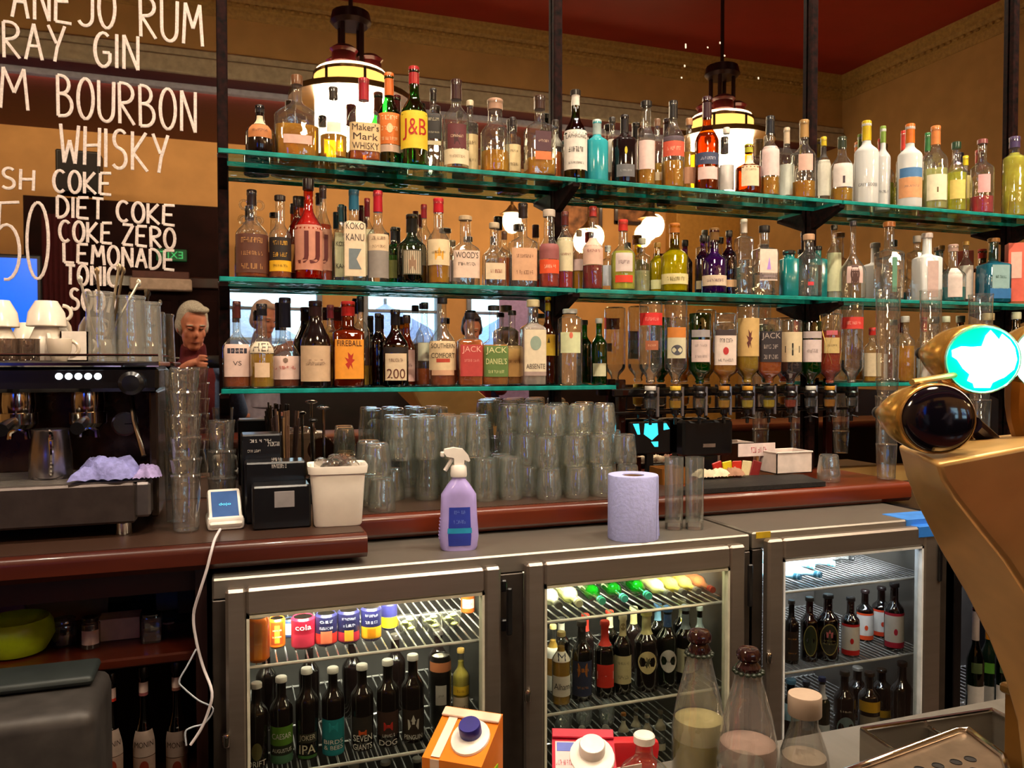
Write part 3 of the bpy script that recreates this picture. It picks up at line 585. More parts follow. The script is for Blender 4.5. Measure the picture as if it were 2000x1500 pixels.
MID = [
 (497, 372, 62, 'J', 'F', 'C', (AD, 461), ('241410', 402), [(461, 536, .97, '5a3020', '~|~|~', 'c08850')], 'clear jug bottle with looped ear handles and brown label', {'ears': 1, 'sh': .48, 'nk': .70, 'rn': .28}),
 (541, 382, 42, 'A', 'F', 'C', (AD, 470), ('241814', 389), [(466, 511, .97, '201410', '~|~', 'd8a030'), (511, 532, .97, 'e0a818', '~', '3a2008')], 'clear rum bottle with black and yellow label', {'sh': .52, 'nk': .66, 'rn': .42}),
 (579, 384, 32, 'A', 'B', 'a', (RD, 420), ('241410', 404), [(480, 535, .9, 'b07838')], 'slim red amber bottle with black cap behind the black and yellow label'),
 (602, 350, 54, 'A', 'F', 'R', ('c8380c', 392), ('241010', 372), [(443, 530, .98, 'c08068', 'JJ', '5a1c18')], 'red orange whiskey bottle with pale pink embossed label, cap touching the shelf above', {'sh': .50, 'nk': .70, 'rn': .34}),
 (634, 364, 36, 'A', 'B', 'C', ('c8380c', 440), ('3a2018', 388), [(450, 530, .95, 'b88068', 'J', '5a1c18')], 'clear necked bottle with the same pink label just behind the red one', {'sh': .52}),
 (663, 400, 30, 'S', 'B', 'C', None, ('1c5058', 434), [(457, 543, .92, 'd0cc9c', 'KOKO|KANU', '4a4838')], 'narrow clear bottle with teal cap and pale green label'),
 (694, 372, 44, 'Q', 'F', 'C', None, ('24607a', 411), [(434, 478, .92, 'd8c0a0', 'KOKO|KANU', '4a3c38'), (478, 542, .92, 'd8c0a0', None, None, ('k', '6a7478', 1.1, .62, .52))], 'square clear bottle with teal cap and big grey letter K', {'sh': .62, 'nk': .68, 'rn': .42}),
 (717, 388, 28, 'A', 'B', 'C', None, ('9a1420', 424), [(450, 540, .9, CR)], 'slim bottle with dark red cap beside the big letter K label'),
 (735, 373, 42, 'A', 'F', 'C', None, ('b81828', 415), [(460, 492, .95, 'd4b894', '~|~', '6a4430'), (492, 545, .95, '8a8078')], 'clear bottle with tall red cap and cream over grey label', {'sh': .50, 'nk': .64, 'rn': .40}),
 (769, 444, 28, 'A', 'B', 'G', ('a8c850', 500), ('14140c', 470), [(510, 545, .9, '707038')], 'small green bottle with black cap left of the big green one', {}),
 (810, 420, 58, 'J', 'F', 'v', ('1c2c10', 490), ('1a1810', 456), [(492, 540, .62, '3a3a28'), (494, 538, .55, 'b8a488', None, None, ('c', '8a6a50', .5, .7, .5))], 'round dark green rum bottle with framed portrait label', {'sh': .52, 'nk': .70, 'rn': .34, 'gl2': 1}),
 (850, 388, 44, 'A', 'F', 'C', (AM, 520), ('c01c28', 416), [(470, 520, .95, 'd8c098', '~', '6a5030', ('c', 'e0a030', .8, .5, .45))], 'clear bottle with red cap and orange crest on cream label', {'sh': .50, 'nk': .66, 'rn': .42}),
 (828, 400, 30, 'A', 'B', 'C', None, ('a81c24', 427), [], 'slim clear bottle with red cap behind the orange crest label', {}),
 (885, 470, 34, 'V', 'B', 'C', None, ('6a5844', 482), [(510, 552, .9, 'c8a8a0')], 'short clear bottle with faded pink label'),
 (917, 423, 56, 'D', 'F', 'C', None, ('b09878', 432), [(492, 545, .93, 'd4b8a4', "WOOD'S|~|", '3a2c28')], 'broad clear flask bottle with cream label and dark lettering', {'sh': .50, 'nk': .64, 'rn': .38, 'dy': .6}),
 (955, 435, 46, 'D', 'F', 'C', None, ('b8a488', 446), [(515, 547, .85, 'd0b898', '~', '8a3020')], 'clear broad shouldered bottle with small cream label', {'sh': .46, 'nk': .64, 'rn': .36, 'dy': .6}),
 (985, 452, 28, 'A', 'B', 'C', (AD, 505), ('6a4428', 468), [], 'small dark amber bottle behind the two broad flasks', {}),
 (1028, 398, 56, 'D', 'F', 'C', ('e8d8d0', 500), ('2a1c18', 426), [(487, 550, .90, 'c89874', '~|~', '6a4030')], 'broad clear bottle with dark cap and tan label left of the orange one', {'sh': .52, 'nk': .62, 'rn': .30, 'dy': .6}),
 (1066, 410, 40, 'A', 'F', 'C', ('b03020', 520), ('c0b0a0', 424), [(478, 508, .95, '8a4a48'), (509, 536, .95, 'd84c20', '~', 'f0c0a0')], 'clear bottle with bright orange red band at the centre post', {'sh': .50, 'nk': .66, 'rn': .5}),
 (1103, 414, 32, 'T', 'F', 'C', ('b01c18', 532), ('5a2018', 441), [(466, 531, .95, 'c8bc98', '~', '8a3028')], 'slim bottle with cream label over a little red liquor', {'sh': .62, 'nk': .76}),
 (1131, 450, 26, 'A', 'B', 'C', (AG, 530), ('a08868', 462), [(508, 530, .9, PK)], 'small amber bottle behind the slim cream labelled bottle', {}),
 (1158, 404, 40, 'A', 'F', 'C', ('8a1418', 520), ('a83028', 424), [(466, 519, .97, 'd0a894', '~', '8a4040')], 'clear bottle with red cap and flowing pale pink label', {'sh': .50, 'nk': .62, 'rn': .36}),
 (1187, 480, 30, 'V', 'B', 'C', None, ('d0d0cc', 492), [(520, 560, .8, 'c8ccd8')], 'small frosted clear bottle left of the red capped gin'),
 (1217, 430, 48, 'A', 'F', 'C', ('e0c040', 492), ('c83428', 452), [(497, 533, .68, 'd0bcb4', '~', '6a4a50'), (540, 554, .7, 'd03c20')], 'yellow gin bottle with red cap, white label and red strip', {'sh': .50, 'nk': .66, 'rn': .36}),
 (1258, 466, 32, 'V', 'B', 'C', ('f0dc90', 530), ('d8d0b8', 478), [], 'cut glass clear bottle right of the red capped yellow gin', {}),
 (1281, 474, 30, 'A', 'B', 'Y', ('c8c81c', 500), ('b88838', 484), [(548, 566, .9, 'd8d8a0')], 'small lime yellow bottle behind the large yellow one', {}),
 (1317, 437, 54, 'A', 'F', 'Y', ('dcc818', 490), ('b87030', 456), [(537, 557, .97, 'd8c890', '~', '6a5a20')], 'large lime yellow gin bottle with copper cap and cream band', {'sh': .52, 'nk': .66, 'rn': .36}),
 (1373, 460, 30, 'A', 'B', 'P', ('3a1850', 500), ('241c18', 472), [(550, 566, .9, 'c0b090')], 'dark purple bottle with black cap left of the big purple one', {}),
 (1395, 446, 48, 'A', 'F', 'P', ('7a2490', 486), ('7a5830', 470), [(540, 560, .97, 'd0b8a0', '~', '4a2050')], 'large purple gin bottle with gold cork and cream band', {'sh': .50, 'nk': .64, 'rn': .36}),
 (1424, 451, 34, 'A', 'B', 'P', ('3a1030', 490), ('2a2018', 463), [(548, 562, .95, 'd0a478')], 'purple black bottle right of the big purple one', {}),
 (1460, 429, 30, 'Q', 'F', 'C', None, ('d0c4b4', 456), [], 'square clear bottle with tall white stopper right of the purple bottles', {'p': 8}),
 (1486, 441, 44, 'Q', 'F', 'C', None, ('181410', 454), [(489, 550, .82, 'd8c4b4', None, None, ('t', 'b088d8', .5, .4, .55)), (535, 548, .82, '5a4450', '~', 'c0a8b8')], 'square clear bottle with lilac triangle on white label', {'sh': .64, 'nk': .70, 'rn': .40}),
 (1541, 490, 32, 'Q', 'F', 't', None, ('181814', 498), [], 'opaque teal square bottle with black cap', {'sh': .80, 'nk': .84, 'rn': .62, 'p': 5}),
 (1580, 458, 60, 'L', 'F', 'C', ('c0d0d0', 520), ('b89070', 470), [(553, 560, .22, 'c83840')], 'wide round clear bottle with cork and a red dot', {'sh': .58, 'nk': .76, 'rn': .36}),
 (1607, 482, 30, 'Q', 'B', 't', None, ('101010', 490), [], 'dark teal bottle hidden behind the wide round clear one', {'p': 5}),
 (1624, 440, 32, 'A', 'B', 'C', ('e0dca8', 510), ('3a3428', 448), [(495, 570, .9, 'c8c8a0')], 'tall clear bottle with pale green label behind the oval label', {}),
 (1663, 432, 56, 'K', 'F', 'C', None, ('3a3038', 439), [(522, 555, .6, 'c8a8a0'), (520, 556, .3, '4a2c24', None, None, ('o', '4a2c24', .7, .9, .5))], 'clear bottle with long flared neck and brown oval label', {'sh': .34, 'nk': .60, 'rn': .22}),
 (1737, 434, 44, 'Q', 'F', 'C', ('d0e0d8', 505), ('c07038', 444), [(505, 572, .22, '5a8a70')], 'square clear gin bottle with orange cork and green stripes', {'sh': .60, 'nk': .66, 'rn': .42}),
 (1791, 461, 32, 'Q', 'B', 'C', None, ('c8c0b8', 474), [], 'clear square bottle behind the frosted white one', {}),
 (1811, 456, 44, 'Q', 'F', 'F', None, ('b8a8a0', 466), [(512, 582, .5, 'c0a49c')], 'frosted white square gin bottle with glass stopper', {'sh': .62, 'nk': .70, 'rn': .38}),
 (1862, 478, 48, 'A', 'F', 'C', ('0c7c80', 562), ('b8988c', 492), [(525, 582, .55, 'd0c0b8')], 'clear bottle with blue green liqueur in the bottom', {'sh': .46, 'nk': .62, 'rn': .36}),
 (1887, 472, 32, 'A', 'B', 'C', None, ('a87828', 480), [(520, 585, .9, 'c4b8ac')], 'clear bottle with gold cap and plain pale label', {}),
 (1941, 466, 50, 'Q', 'F', 'B', ('60b8d0', 512), ('7a5020', 474), [(520, 566, .7, '88a8a8', '~', '3a5a50'), (565, 585, .85, '2868a0')], 'blue gin bottle with brown gold cap', {'sh': .58, 'nk': .66, 'rn': .36}),
 (2030, 470, 46, 'A', 'F', 'd', None, ('b03020', 490), [(520, 580, .9, CR)], 'green bottle at the very end of the middle shelf'),
]
GL['R'] = GL['M']; GL['R'] = glass('ec8048', '9a3010', haze=0)
LOW = [
 (471, 589, 54, 'F', 'F', 'C', ('a85018', 712), ('5a2420', 622), [(673, 736, .88, 'd8b8ac', None), (681, 691, .68, '2a2838', '~', 'b8a8a8'), (704, 716, .4, None, 'VS', '4a3c3c')], 'clear cognac bottle with maroon cap and square cream label', {'sh': .46, 'nk': .66, 'rn': .26, 'dy': .75}),
 (513, 594, 46, 'A', 'F', 'C', (AG, 692), ('14121a', 617), [(668, 690, .95, 'd4c4ac', 'HEF', '4a4038'), (709, 737, .6, 'd8b898')], 'clear whisky bottle with black cap and tall lettering HEF', {'sh': .44, 'nk': .62, 'rn': .40}),
 (558, 582, 64, 'J', 'F', 'C', ('983c14', 716), ('141424', 640), [(696, 741, .96, 'd8b8ac', '|~|', 'b84838', ('h', '7a6050', .3, .22, .82))], 'squat clear bottle with tall navy cap and wide pale pink label', {'sh': .30, 'nk': .58, 'rn': .34}),
 (606, 588, 58, 'W', 'F', 'K', None, ('2a1414', 618), [(676, 745, .97, 'c8a888', '~', '6a5040', ('b', 'a08068', .9, .04, .6))], 'black cone shouldered bottle with cream label and dark red top', {'sh': .50, 'nk': .82, 'rn': .40}),
 (645, 596, 34, 'A', 'B', 'C', (AM, 650), ('7a2028', 622), [(690, 740, .9, 'b08028')], 'slim amber bottle with dark red cap behind the orange label bottle'),
 (678, 589, 62, 'S', 'F', 'a', ('d88418', 645), ('b02420', 618), [(664, 740, .90, 'e09028', 'FIREBALL||||', '3a1408', ('f', 'b02810', .8, .44, .46))], 'square amber bottle with orange label and red flame figure', {'sh': .62, 'nk': .72, 'rn': .40, 'p': 5}),
 (711, 579, 36, 'A', 'B', 'C', (AG, 700), ('16161c', 610), [(680, 714, .9, '3a2018', '3', 'd8c8b8')], 'clear bottle with tall black cap and round number badge'),
 (731, 612, 32, 'A', 'B', 'b', ('3a1808', 640), ('141414', 646), [], 'slim brown bottle with black foil neck', {}),
 (772, 605, 50, 'L', 'F', 'b', ('2a1408', 668), ('141016', 636), [(679, 690, .95, '1c1210'), (691, 743, .82, 'd0b898', '~|200', '5a2c20')], 'dark brown liqueur bottle with cream label reading 200', {'sh': .52, 'nk': .76, 'rn': .34, 'p': 3}),
 (804, 616, 38, 'A', 'B', 'a', ('c06818', 640), ('2a1818', 632), [(684, 745, .9, 'cfa49a', '~', '6a4448')], 'amber bottle with pale pink label beside the 200 label', {'sh': .48}),
 (824, 591, 36, 'A', 'B', 'C', (AD, 720), ('141418', 604), [(670, 705, .8, 'c8c0a8')], 'clear bottle with black cap and glass knob neck'),
 (870, 582, 54, 'A', 'F', 'C', ('a04c18', 722), ('1c1818', 594), [(667, 723, .97, 'd4b890', 'SOUTHERN|COMFORT|', '3a2c20'), (701, 708, .5, 'b03c28'), (723, 733, .8, 'c89878')], 'clear liqueur bottle with cream label reading SOUTHERN COMFORT', {'sh': .46, 'nk': .70, 'rn': .30}),
 (909, 611, 46, 'Q', 'F', 'C', ('b85a14', 664), ('181418', 624), [(674, 735, .95, 'b03c38', 'JACK|~|', 'e0a090')], 'square bottle of amber whiskey with red label', {'sh': .60, 'nk': .70, 'rn': .36}),
 (962, 597, 52, 'Q', 'F', 'C', ('b87020', 674), ('181818', 606), [(676, 736, .92, '5a7438', "JACK|DANIEL'S|~", 'd0cc90')], 'square bottle of whiskey with green apple label', {'sh': .48, 'nk': .60, 'rn': .36}),
 (1000, 607, 46, 'Q', 'B', 'C', ('b86c20', 676), ('241c18', 616), [(676, 736, .92, 'c89858', '~', '6a4418')], 'square bottle of whiskey with tan honey label', {'sh': .48, 'nk': .60, 'rn': .36}),
 (1041, 586, 46, 'Q', 'F', 'C', ('d0a8a0', 632), ('d0b890', 600), [(645, 726, .95, 'd4c4a8', '|||ABSENTE', '4a4038', ('o', '8a9a8a', .95, .34, .68)), (726, 734, .95, 'a08880')], 'tall square bottle with cream cap and grey green flower label', {'sh': .66, 'nk': .74, 'rn': .46}),
 (1070, 581, 30, 'A', 'B', 'a', ('7a2c10', 620), ('d8b018', 608), [(654, 695, .95, 'e0b030', None, None, ('t', '4a3420', .5, .3, .75))], 'slim brown amber bottle with yellow cap and yellow label', {'sh': .56}),
 (1113, 604, 48, 'L', 'F', 'C', ('e8e8d8', 650), ('b8b8b0', 609), [(650, 690, .8, 'c8cca0', None, None, ('o', 'd06a50', .3, .3, .85))], 'tall clear vodka bottle with pale green frosted label', {'sh': .86, 'nk': .93, 'rn': .5}),
 (1170, 622, 40, 'A', 'B', 'G', ('1c6a30', 660), ('c8c8c0', 632), [(710, 735, .8, 'c8c4a0')], 'small green bottle at the right end of the bottom shelf', {}),
]
shelf_row(TOP, ZT, 'whisky_bottle', 'spirit bottles on the top shelf')
shelf_row(MID, ZM, 'rum_bottle', 'spirit bottles on the middle shelf')
shelf_row(LOW, ZB, 'liqueur_bottle', 'spirit bottles on the bottom shelf')
LOWR = [(1704, 640, 34, 'A', 'F', 'C', (AG, 690), ('c83028', 655), [(690, 735, .9, CR)], 'amber bottle with red cap right of the last optic'),
 (1768, 618, 36, 'A', 'F', 'C', (AM, 676), ('c8c0b8', 630), [], 'clear necked amber bottle between the tall glass towers'),
 (1805, 620, 36, 'A', 'B', 'C', (AM, 690), ('c02828', 648), [(680, 740, .9, WH)], 'white labelled bottle with red cap behind the brass tap'),
 (1848, 618, 34, 'A', 'F', 'C', (AD, 690), ('c8c8b0', 630), [(690, 745, .9, WH)], 'bottle with pale cap beside the green lit badge'),
 (1930, 612, 44, 'L', 'F', 'C', (AD, 660), ('d8c090', 626), [(660, 740, .9, 'c8b0a8')], 'bottle with cream cork above the green lit badge'),
 (1985, 610, 40, 'A', 'F', 'b', None, ('d8d0b0', 624), [(660, 740, .9, 'c89070')], 'brown bottle with cream cap above the white lit badge')]
shelf_row(LOWR, ZB, 'liqueur_bottle', 'spirit bottles on the bottom right shelf')
# red gift carton at the end of the middle shelf
p = PS(1980, 585, .11); c_ = thing('gift_carton', 'pink and red spirit carton standing at the end of the middle shelf', 'carton', (p.x, -.11, ZM+.0006), face(p.x, .11))
obj('box', bx(-.027, .027, -.03, .03, 0, .235, .001), mat('d8604c', .5), c_); obj('pale_panel', bx(-.018, .018, -.0312, -.0302, .1, .2), paper('e8b0a0'), c_); obj('base_band', bx(-.0272, .0272, -.0305, .0305, .0, .012), mat('8a4418', .5), c_)
# ================================================================ OPTICS: inverted bottles on a rail
OPT = [
 (1271, 590, 46, 'A', 'C', ('e8ece8', .25), [(612, 636, .97, 'd02c28', '~', 'e89088'), (666, 684, .55, 'a05a3c', '~', 'd8a888')], 'clear upside-down vodka bottle with red band, first on the optics'),
 (1320, 588, 48, 'A', 'C', ('e8e4d0', .25), [(640, 660, .8, 'c87830'), (660, 700, .8, 'c8c0a0', None, None, ('o', '4a4a52', 1.0, .5, .4))], 'clear upside-down bottle with orange and cream label on the optics'),
 (1367, 612, 50, 'A', 'G', ('2a8a3c', .4), [(645, 659, .8, '989090'), (664, 707, .8, 'd0b8b0', '~|~', '8a7a78')], 'green upside-down gin bottle with silver and white label'),
 (1415, 612, 48, 'S', 'C', (AM, .45), [(645, 656, .9, '3a2c2c'), (656, 713, .97, 'dcc8bc', '~||~', '3a3034', ('o', 'b83030', .5, .26, .48))], 'upside-down rum bottle with white label and red dot on the optics'),
 (1461, 596, 46, 'A', 'C', ('ff9414', .62), [(622, 696, .95, 'c8a468', None, None, ('f', '5a2820', .7, .5, .45))], 'upside-down amber bottle with tan label and brown curl'),
 (1503, 622, 42, 'Q', 'C', ('e85c0a', .6), [(648, 707, .97, '2c2428', 'JACK|~|~', 'a89890')], 'upside-down whiskey bottle with black label on the optics'),
 (1545, 625, 46, 'A', 'C', ('20101c', .7), [(649, 707, .97, 'd0bc98', None, None, ('h', '28241c', 1.3, .42, .42)), (676, 688, .7, None, '~', 'b0a890')], 'upside-down dark liqueur bottle with cream label and black hexagon'),
 (1585, 627, 40, 'A', 'G', ('1c7c30', .6), [(648, 661, .85, 'b8a8a4'), (664, 707, .85, 'd4c0bc', '~', '8a7a78')], 'narrow green upside-down bottle with pale labels near the wood post'),
 (1622, 613, 44, 'A', 'C', ('b0380e', .75), [(646, 655, .5, 'c86068'), (660, 690, .7, 'c8ac70', '~', '4a3a28')], 'upside-down red brown bottle wrapped in gold net'),
 (1665, 590, 44, 'A', 'C', ('e8e4dc', .3), [(620, 643, .97, 'c83830', '~', 'e8a090')], 'clear upside-down vodka bottle with red band, last on the optics')]
SO = .125; ymz = lambda x, y: PS(x, y, SO).z
blk = mat('100c0c', .25, coat=.5, noise=.05); clr = glass('f0f2f0', '8a908c', .8, .06)
g_opt = 'upside-down bottles on the optics'
for i, (x, top, w, ty, gl, liq, labs, desc) in enumerate(OPT):
    zb = ymz(x, 752); zt = ymz(x, top); h = zt-zb; X = PS(x, top, SO).x; r = min(w/2*mpp(x, SO), .0365)
    L = [(zt-ymz(x, a), zt-ymz(x, b))+tuple(rest) for a, b, *rest in [l for l in labs]]
    t = thing('optic_bottle', desc, 'bottle', (X, -SO, zb), face(X, SO), g_opt)
    P, p_, dy, rn, zn = profile(h, r, ty, {'sh': .78, 'nk': .93, 'rn': .36, 'p': {'S': 5, 'Q': 7}.get(ty, 2), 'dy': 1})
    PI = [(a, h-b) for a, b in reversed(P)]; PI[-1] = (0, h-.003)
    obj('glass_body', lathe(PI, 20, p_), GL[gl], t, 40)
    hx, fl = liq; lz = h*fl; lp = [(0, .03*h)]+[(a*.95, b) for a, b in PI if .03*h < b < lz]; rr = [a for a, b in PI if b >= lz][0]*.95; lp += [(rr, lz), (0, lz)]
    obj('liquid', lathe(lp, 16, p_), liquid(hx), t, 40)
    PR = [(0, 0), (0, 0)]+PI
    for lb in L:
        z0, z1 = h-max(lb[0], lb[1]), h-min(lb[0], lb[1]); z0, z1 = min(z0, z1), max(z0, z1); wf, hx_ = lb[2], lb[3]
        lo = obj('label', patch(PR, p_, 1, z0, z1, wf), paper(hx_), t, 50) if hx_ else t
        if len(lb) > 4 and lb[4]: lettering(lb[4], PR, p_, 1, z0, z1, wf, lo, lb[5] or INK, r)
        if len(lb) > 6: emblem(lb[6][0], PR, p_, 1, z0+(z1-z0)*lb[6][4], r*lb[6][2], (z1-z0)*lb[6][3], lo, lb[6][1])
    if i == 8:
        for k in range(8): obj('net_wire', tube([(r*1.012*cos(k*pi/4+u*1.4*(1 if k % 2 else -1)), r*1.012*sin(k*pi/4+u*1.4*(1 if k % 2 else -1)), h*.3+u*h*.68) for u in [q/8 for q in range(9)]], .0008, 4), mat('c8a050', .3, .8), t)
    # measure
    ms = thing('optic_measure', ['first', 'second', 'third', 'fourth', 'fifth', 'sixth', 'seventh', 'eighth', 'ninth', 'last'][i]+' black spirit measure with clear chamber from the left of the optics', 'spirit measure', (X, -SO, zb), face(X, SO), 'spirit measures under the optics')
    k = mpp(x, SO)
    cc = ['c8c0b8', 'd8b038', '181010', 'b07828', 'c08828', '181418', '201018', 'c8c4b8', 'b88028', '181414'][i]
    obj('collar', lathe([(.017, -.002), (.017, -.02*1), (.022, -.026), (.022, -.036), (.014, -.042)][::-1], 16), blk, ms)
    obj('neck_ring', lathe([(.0172, -.017), (.0178, -.016), (.0178, -.004), (.0172, -.003)], 16, caps=False), mat(cc, .4), ms)
    obj('chamber', lathe([(.010, -.080), (.019, -.074), (.021, -.046), (.014, -.042)], 16), clr, ms)
    hx2 = ['e8e0d8', 'e08c18', 'd8d0c8', 'd08820', 'd8a030', 'd8a018', '983010', 'e0d0c8', 'd87818', 'd8d0c8'][i]
    obj('shot', lathe([(0, -.0785), (.009, -.0785), (.0175, -.073), (.0192, -.05), (0, -.05)], 14), liquid(hx2), ms)
    obj('spout', lathe([(.004, -.128), (.0055, -.126), (.006, -.10), (.012, -.095), (.012, -.0805), (.004, -.0805)], 12), blk, ms)
    obj('push_bar', join(tube([(-.022, -.006, -.112), (0, -.012, -.106), (.022, -.006, -.112)], .0022, 6)), blk, ms)
X0, X1 = PS(1216, 760, SO).x, PS(1690, 760, SO).x; zr = ymz(1460, 752)
rl = thing('optic_rail', 'black rail with clips that carries the upside-down bottles', 'rail', ((X0+X1)/2, -.06, zr)); hw = (X1-X0)/2
obj('rail_bar', bx(-hw, hw, -.012, .012, -.036, -.010, .004), blk, rl); obj('lower_bar', bx(-hw, hw, -.005, .012, -.095, -.085, .002), blk, rl)
for x in [o[0] for o in OPT]:
    X = PS(x, 700, SO).x-(X0+X1)/2; obj('clip_arm', bx(X-.008, X+.008, -.0422, -.0118, -.034, -.026, .002), blk, rl)
    obj('light_tube', tube([(X+.034, -.05, -.10), (X+.034, -.05, -.004)], .0055, 8), mat('a8a0a8', .12, .7), rl)
post2 = mat('2a0f0c', .12, noise=.3, ns=15, stretch=(1, 1, .2), coat=.9)
for x, la in ((1216, 'dark polished wood post at the left end of the optics'), (1622, 'dark polished wood post toward the right end of the optics')):
    p = PS(x, 800, .05); o = thing('optic_post', la, 'post', (p.x, -.036, 1.07), 0, 'wood posts of the optics')
    obj('upright', bx(-.014, .014, -.011, .012, 0, zr-1.07+.02, .003), post2, o)
    obj('arm', bx(-.012, .012, -.0365, -.0105, zr-1.07-.033, zr-1.07-.013, .002), post2, o)
# ================================================================ BACK COUNTER
CT = 1.07; steel = mat('948c82', .40, .8, noise=.03, ns=6, bump=.012, stretch=(1, 1, 12)); steel2 = mat('8c867e', .45, .75, noise=.04, ns=5, stretch=(8, 1, 1))
chrome = mat('d8d4d0', .10, 1, noise=.03); white_p = mat('e8e0d8', .4, noise=.04); black_p = mat('0e0d0f', .3, coat=.3, noise=.1)
mahog = mat('4a1a0c', .32, noise=.25, ns=7, stretch=(.25, 2, 2), coat=.2)
# counter liner: dark brown moulded bar matting (fine raised grid)
liner, lt_, lp_ = nodes('liner_mat'); ck = lt_.nodes.new('ShaderNodeTexChecker'); ck.inputs['Scale'].default_value = 170; ck.inputs[1].default_value = lin('4a3226'); ck.inputs[2].default_value = lin('1e120e')
tc_ = lt_.nodes.new('ShaderNodeTexCoord'); lt_.links.new(tc_.outputs['Object'], ck.inputs[0]); lt_.links.new(ck.outputs[0], lp_.inputs['Base Color']); lp_.inputs['Roughness'].default_value = .35
b_ = lt_.nodes.new('ShaderNodeBump'); b_.inputs['Strength'].default_value = .4; b_.inputs['Distance'].default_value = .002; lt_.links.new(ck.outputs[1], b_.inputs['Height']); lt_.links.new(b_.outputs[0], lp_.inputs['Normal'])
XS = PS(719, 1060, .61).x; XE = PS(1790, 985, .42).x; XFL = PS(414, 1130, .63).x
def worktop(name, la, x0, x1, s, th, wm=None):
    t = thing(name, la, 'counter', ((x0+x1)/2, 0, CT-th), 0, 'wooden tops of the back counter'); w = (x1-x0)/2-.001
    n = 5; prof = [(0, 0), (-s+.01, 0), (-s, .012)]+[(-s+.016-.016*cos(i*pi/2/n), th-.016+.016*sin(i*pi/2/n)) for i in range(n+1)]+[(0, th)]
    V = [(-w, a, b) for a, b in prof]+[(w, a, b) for a, b in prof]; m = len(prof)
    obj('wood_top', (V, [(i, (i+1) % m, m+(i+1) % m, m+i) for i in range(m)]+[tuple(range(m)), tuple(range(2*m-1, m-1, -1))]), wm or mahog, t)
    return t, w
t, w = worktop('wooden_worktop', 'dark mahogany worktop under the coffee machine and white tub', -1.6, XS, .61, .052)
obj('bar_matting', bx(-w+.01, w-.004, -.585, -.03, .0522, .0535), liner, t, 0)
t, w = worktop('wooden_worktop', 'dark mahogany worktop under the tumblers and the black mat', XS, XE, .40, .060, mat('581f0c', .3, noise=.25, ns=7, stretch=(.25, 2, 2), coat=.25))
obj('bar_matting', bx(-w+.004, -w+1.02, -.375, -.03, .0602, .0615), liner, t, 0)
CT2 = CT+.0016
struct('wall_counter', bx(-1.6, 4.4, -.06, .012, 0, CT-.07), mat('1e0f0a', .6))
# open shelving under the left worktop
sb = thing('open_shelving', 'dark open wooden shelving under the left worktop', 'shelving', (0, 0, 0))
zsf = PS(200, 1291, .52).z
obj('side_panel', bx(-1.6, -1.57, -.56, -.062, 0, CT-.055), mahog, sb); obj('side_panel', bx(XFL-.035, XFL-.012, -.56, -.062, 0, CT-.055), mat('2a100a', .5), sb)
obj('shelf_board', bx(-1.57, XFL-.036, -.52, -.062, zsf-.022, zsf, .004), mahog, sb); obj('shelf_board', bx(-1.57, XFL-.036, -.52, -.062, .40, .43, .004), mahog, sb); obj('top_rail', bx(-1.57, XFL-.036, -.50, -.47, CT-.12, CT-.055), mat('3a120a', .4), sb)
# ---------------------------------------------------------------- tumblers (upturned, stacked)
def tumbler_mesh(h, r, r2=None, base=.008, facets=10):
    r2 = r2 or r*.82
    o = lathe([(r*.96, 0), (r, .003), (r*.985, h*.35), (r2, h-.004), (r2*.9, h)], facets*2, caps=False)
    i = lathe([(r*.92, .001), (r*.93, h*.35), (r2*.86, h-base), (0, h-base-.001)], facets*2, caps=False)
    top = lathe([(r2*.9, h), (0, h-.001)], facets*2, caps=False)
    return join(o, i, top)
tgl = glass('fbfdfa', 'bcc6ba', .95, .15, .035, 2.2, .045); tgl2 = glass('f8f8f6', 'b4bab4', .95, .16, .05, 1.8, .03)
MT = me('tumbler', tumbler_mesh(.086, .036), tgl, 28); MH = me('highball', tumbler_mesh(.118, .034, .029), tgl, 28); fixn(MT); fixn(MH)
ORD = ['first', 'second', 'third', 'fourth', 'fifth', 'sixth', 'seventh', 'eighth', 'ninth', 'tenth', 'eleventh', 'twelfth']
TIER = ['bottom tier', 'second tier', 'top tier']; ROW = ['front row', 'second row', 'third row', 'fourth row', 'back row']
def pile(mesh, name, cat, x0, pitch, counts, s0, sp, h, what, group, shift=lambda k, j: 0):
    for k, rows in enumerate(counts):
        for j, c in enumerate(rows):
            off, n = c
            for i in range(n):
                o = bpy.data.objects.new(name, mesh); COL.objects.link(o)
                o.location = (x0+(off+i)*pitch+RN.uniform(-.002, .002), -(s0-j*sp-(.02*k)), CT2+k*(h+.0012)); o.rotation_euler = (0, 0, RN.uniform(0, 6))
                tag(o, '%s, %s, %s, %s from the left' % (what, TIER[k], ROW[j], ORD[i]), cat, group)
xr = PS(1072, 975, .31).x
pile(MT, 'tumbler', 'glass', xr, .0825, [[(0, 4), (-.4, 4), (-.4, 4), (-.6, 5)], [(0, 4), (-.4, 4), (-.6, 5)], [(.3, 3), (-.2, 4), (-.6, 4)]], .312, .08, .086, 'upturned short tumbler in the right stack', 'short tumblers stacked on the counter')
xh = PS(846, 965, .27).x
pile(MH, 'highball_glass', 'glass', xh, .0735, [[(1, 3), (.0, 4), (-.5, 4)], [(-1.2, 4), (-1.2, 4)]], .275, .076, .118, 'upturned highball glass in the middle stack', 'highball glasses stacked on the counter')
xq = PS(746, 990, .33).x
pile(MT, 'tumbler', 'glass', xq, .083, [[(0, 1), (-.1, 1), (-.3, 2)], [(-.1, 1), (-.2, 1)]], .335, .082, .086, 'upturned tumbler beside the white tub', 'short tumblers beside the white tub')
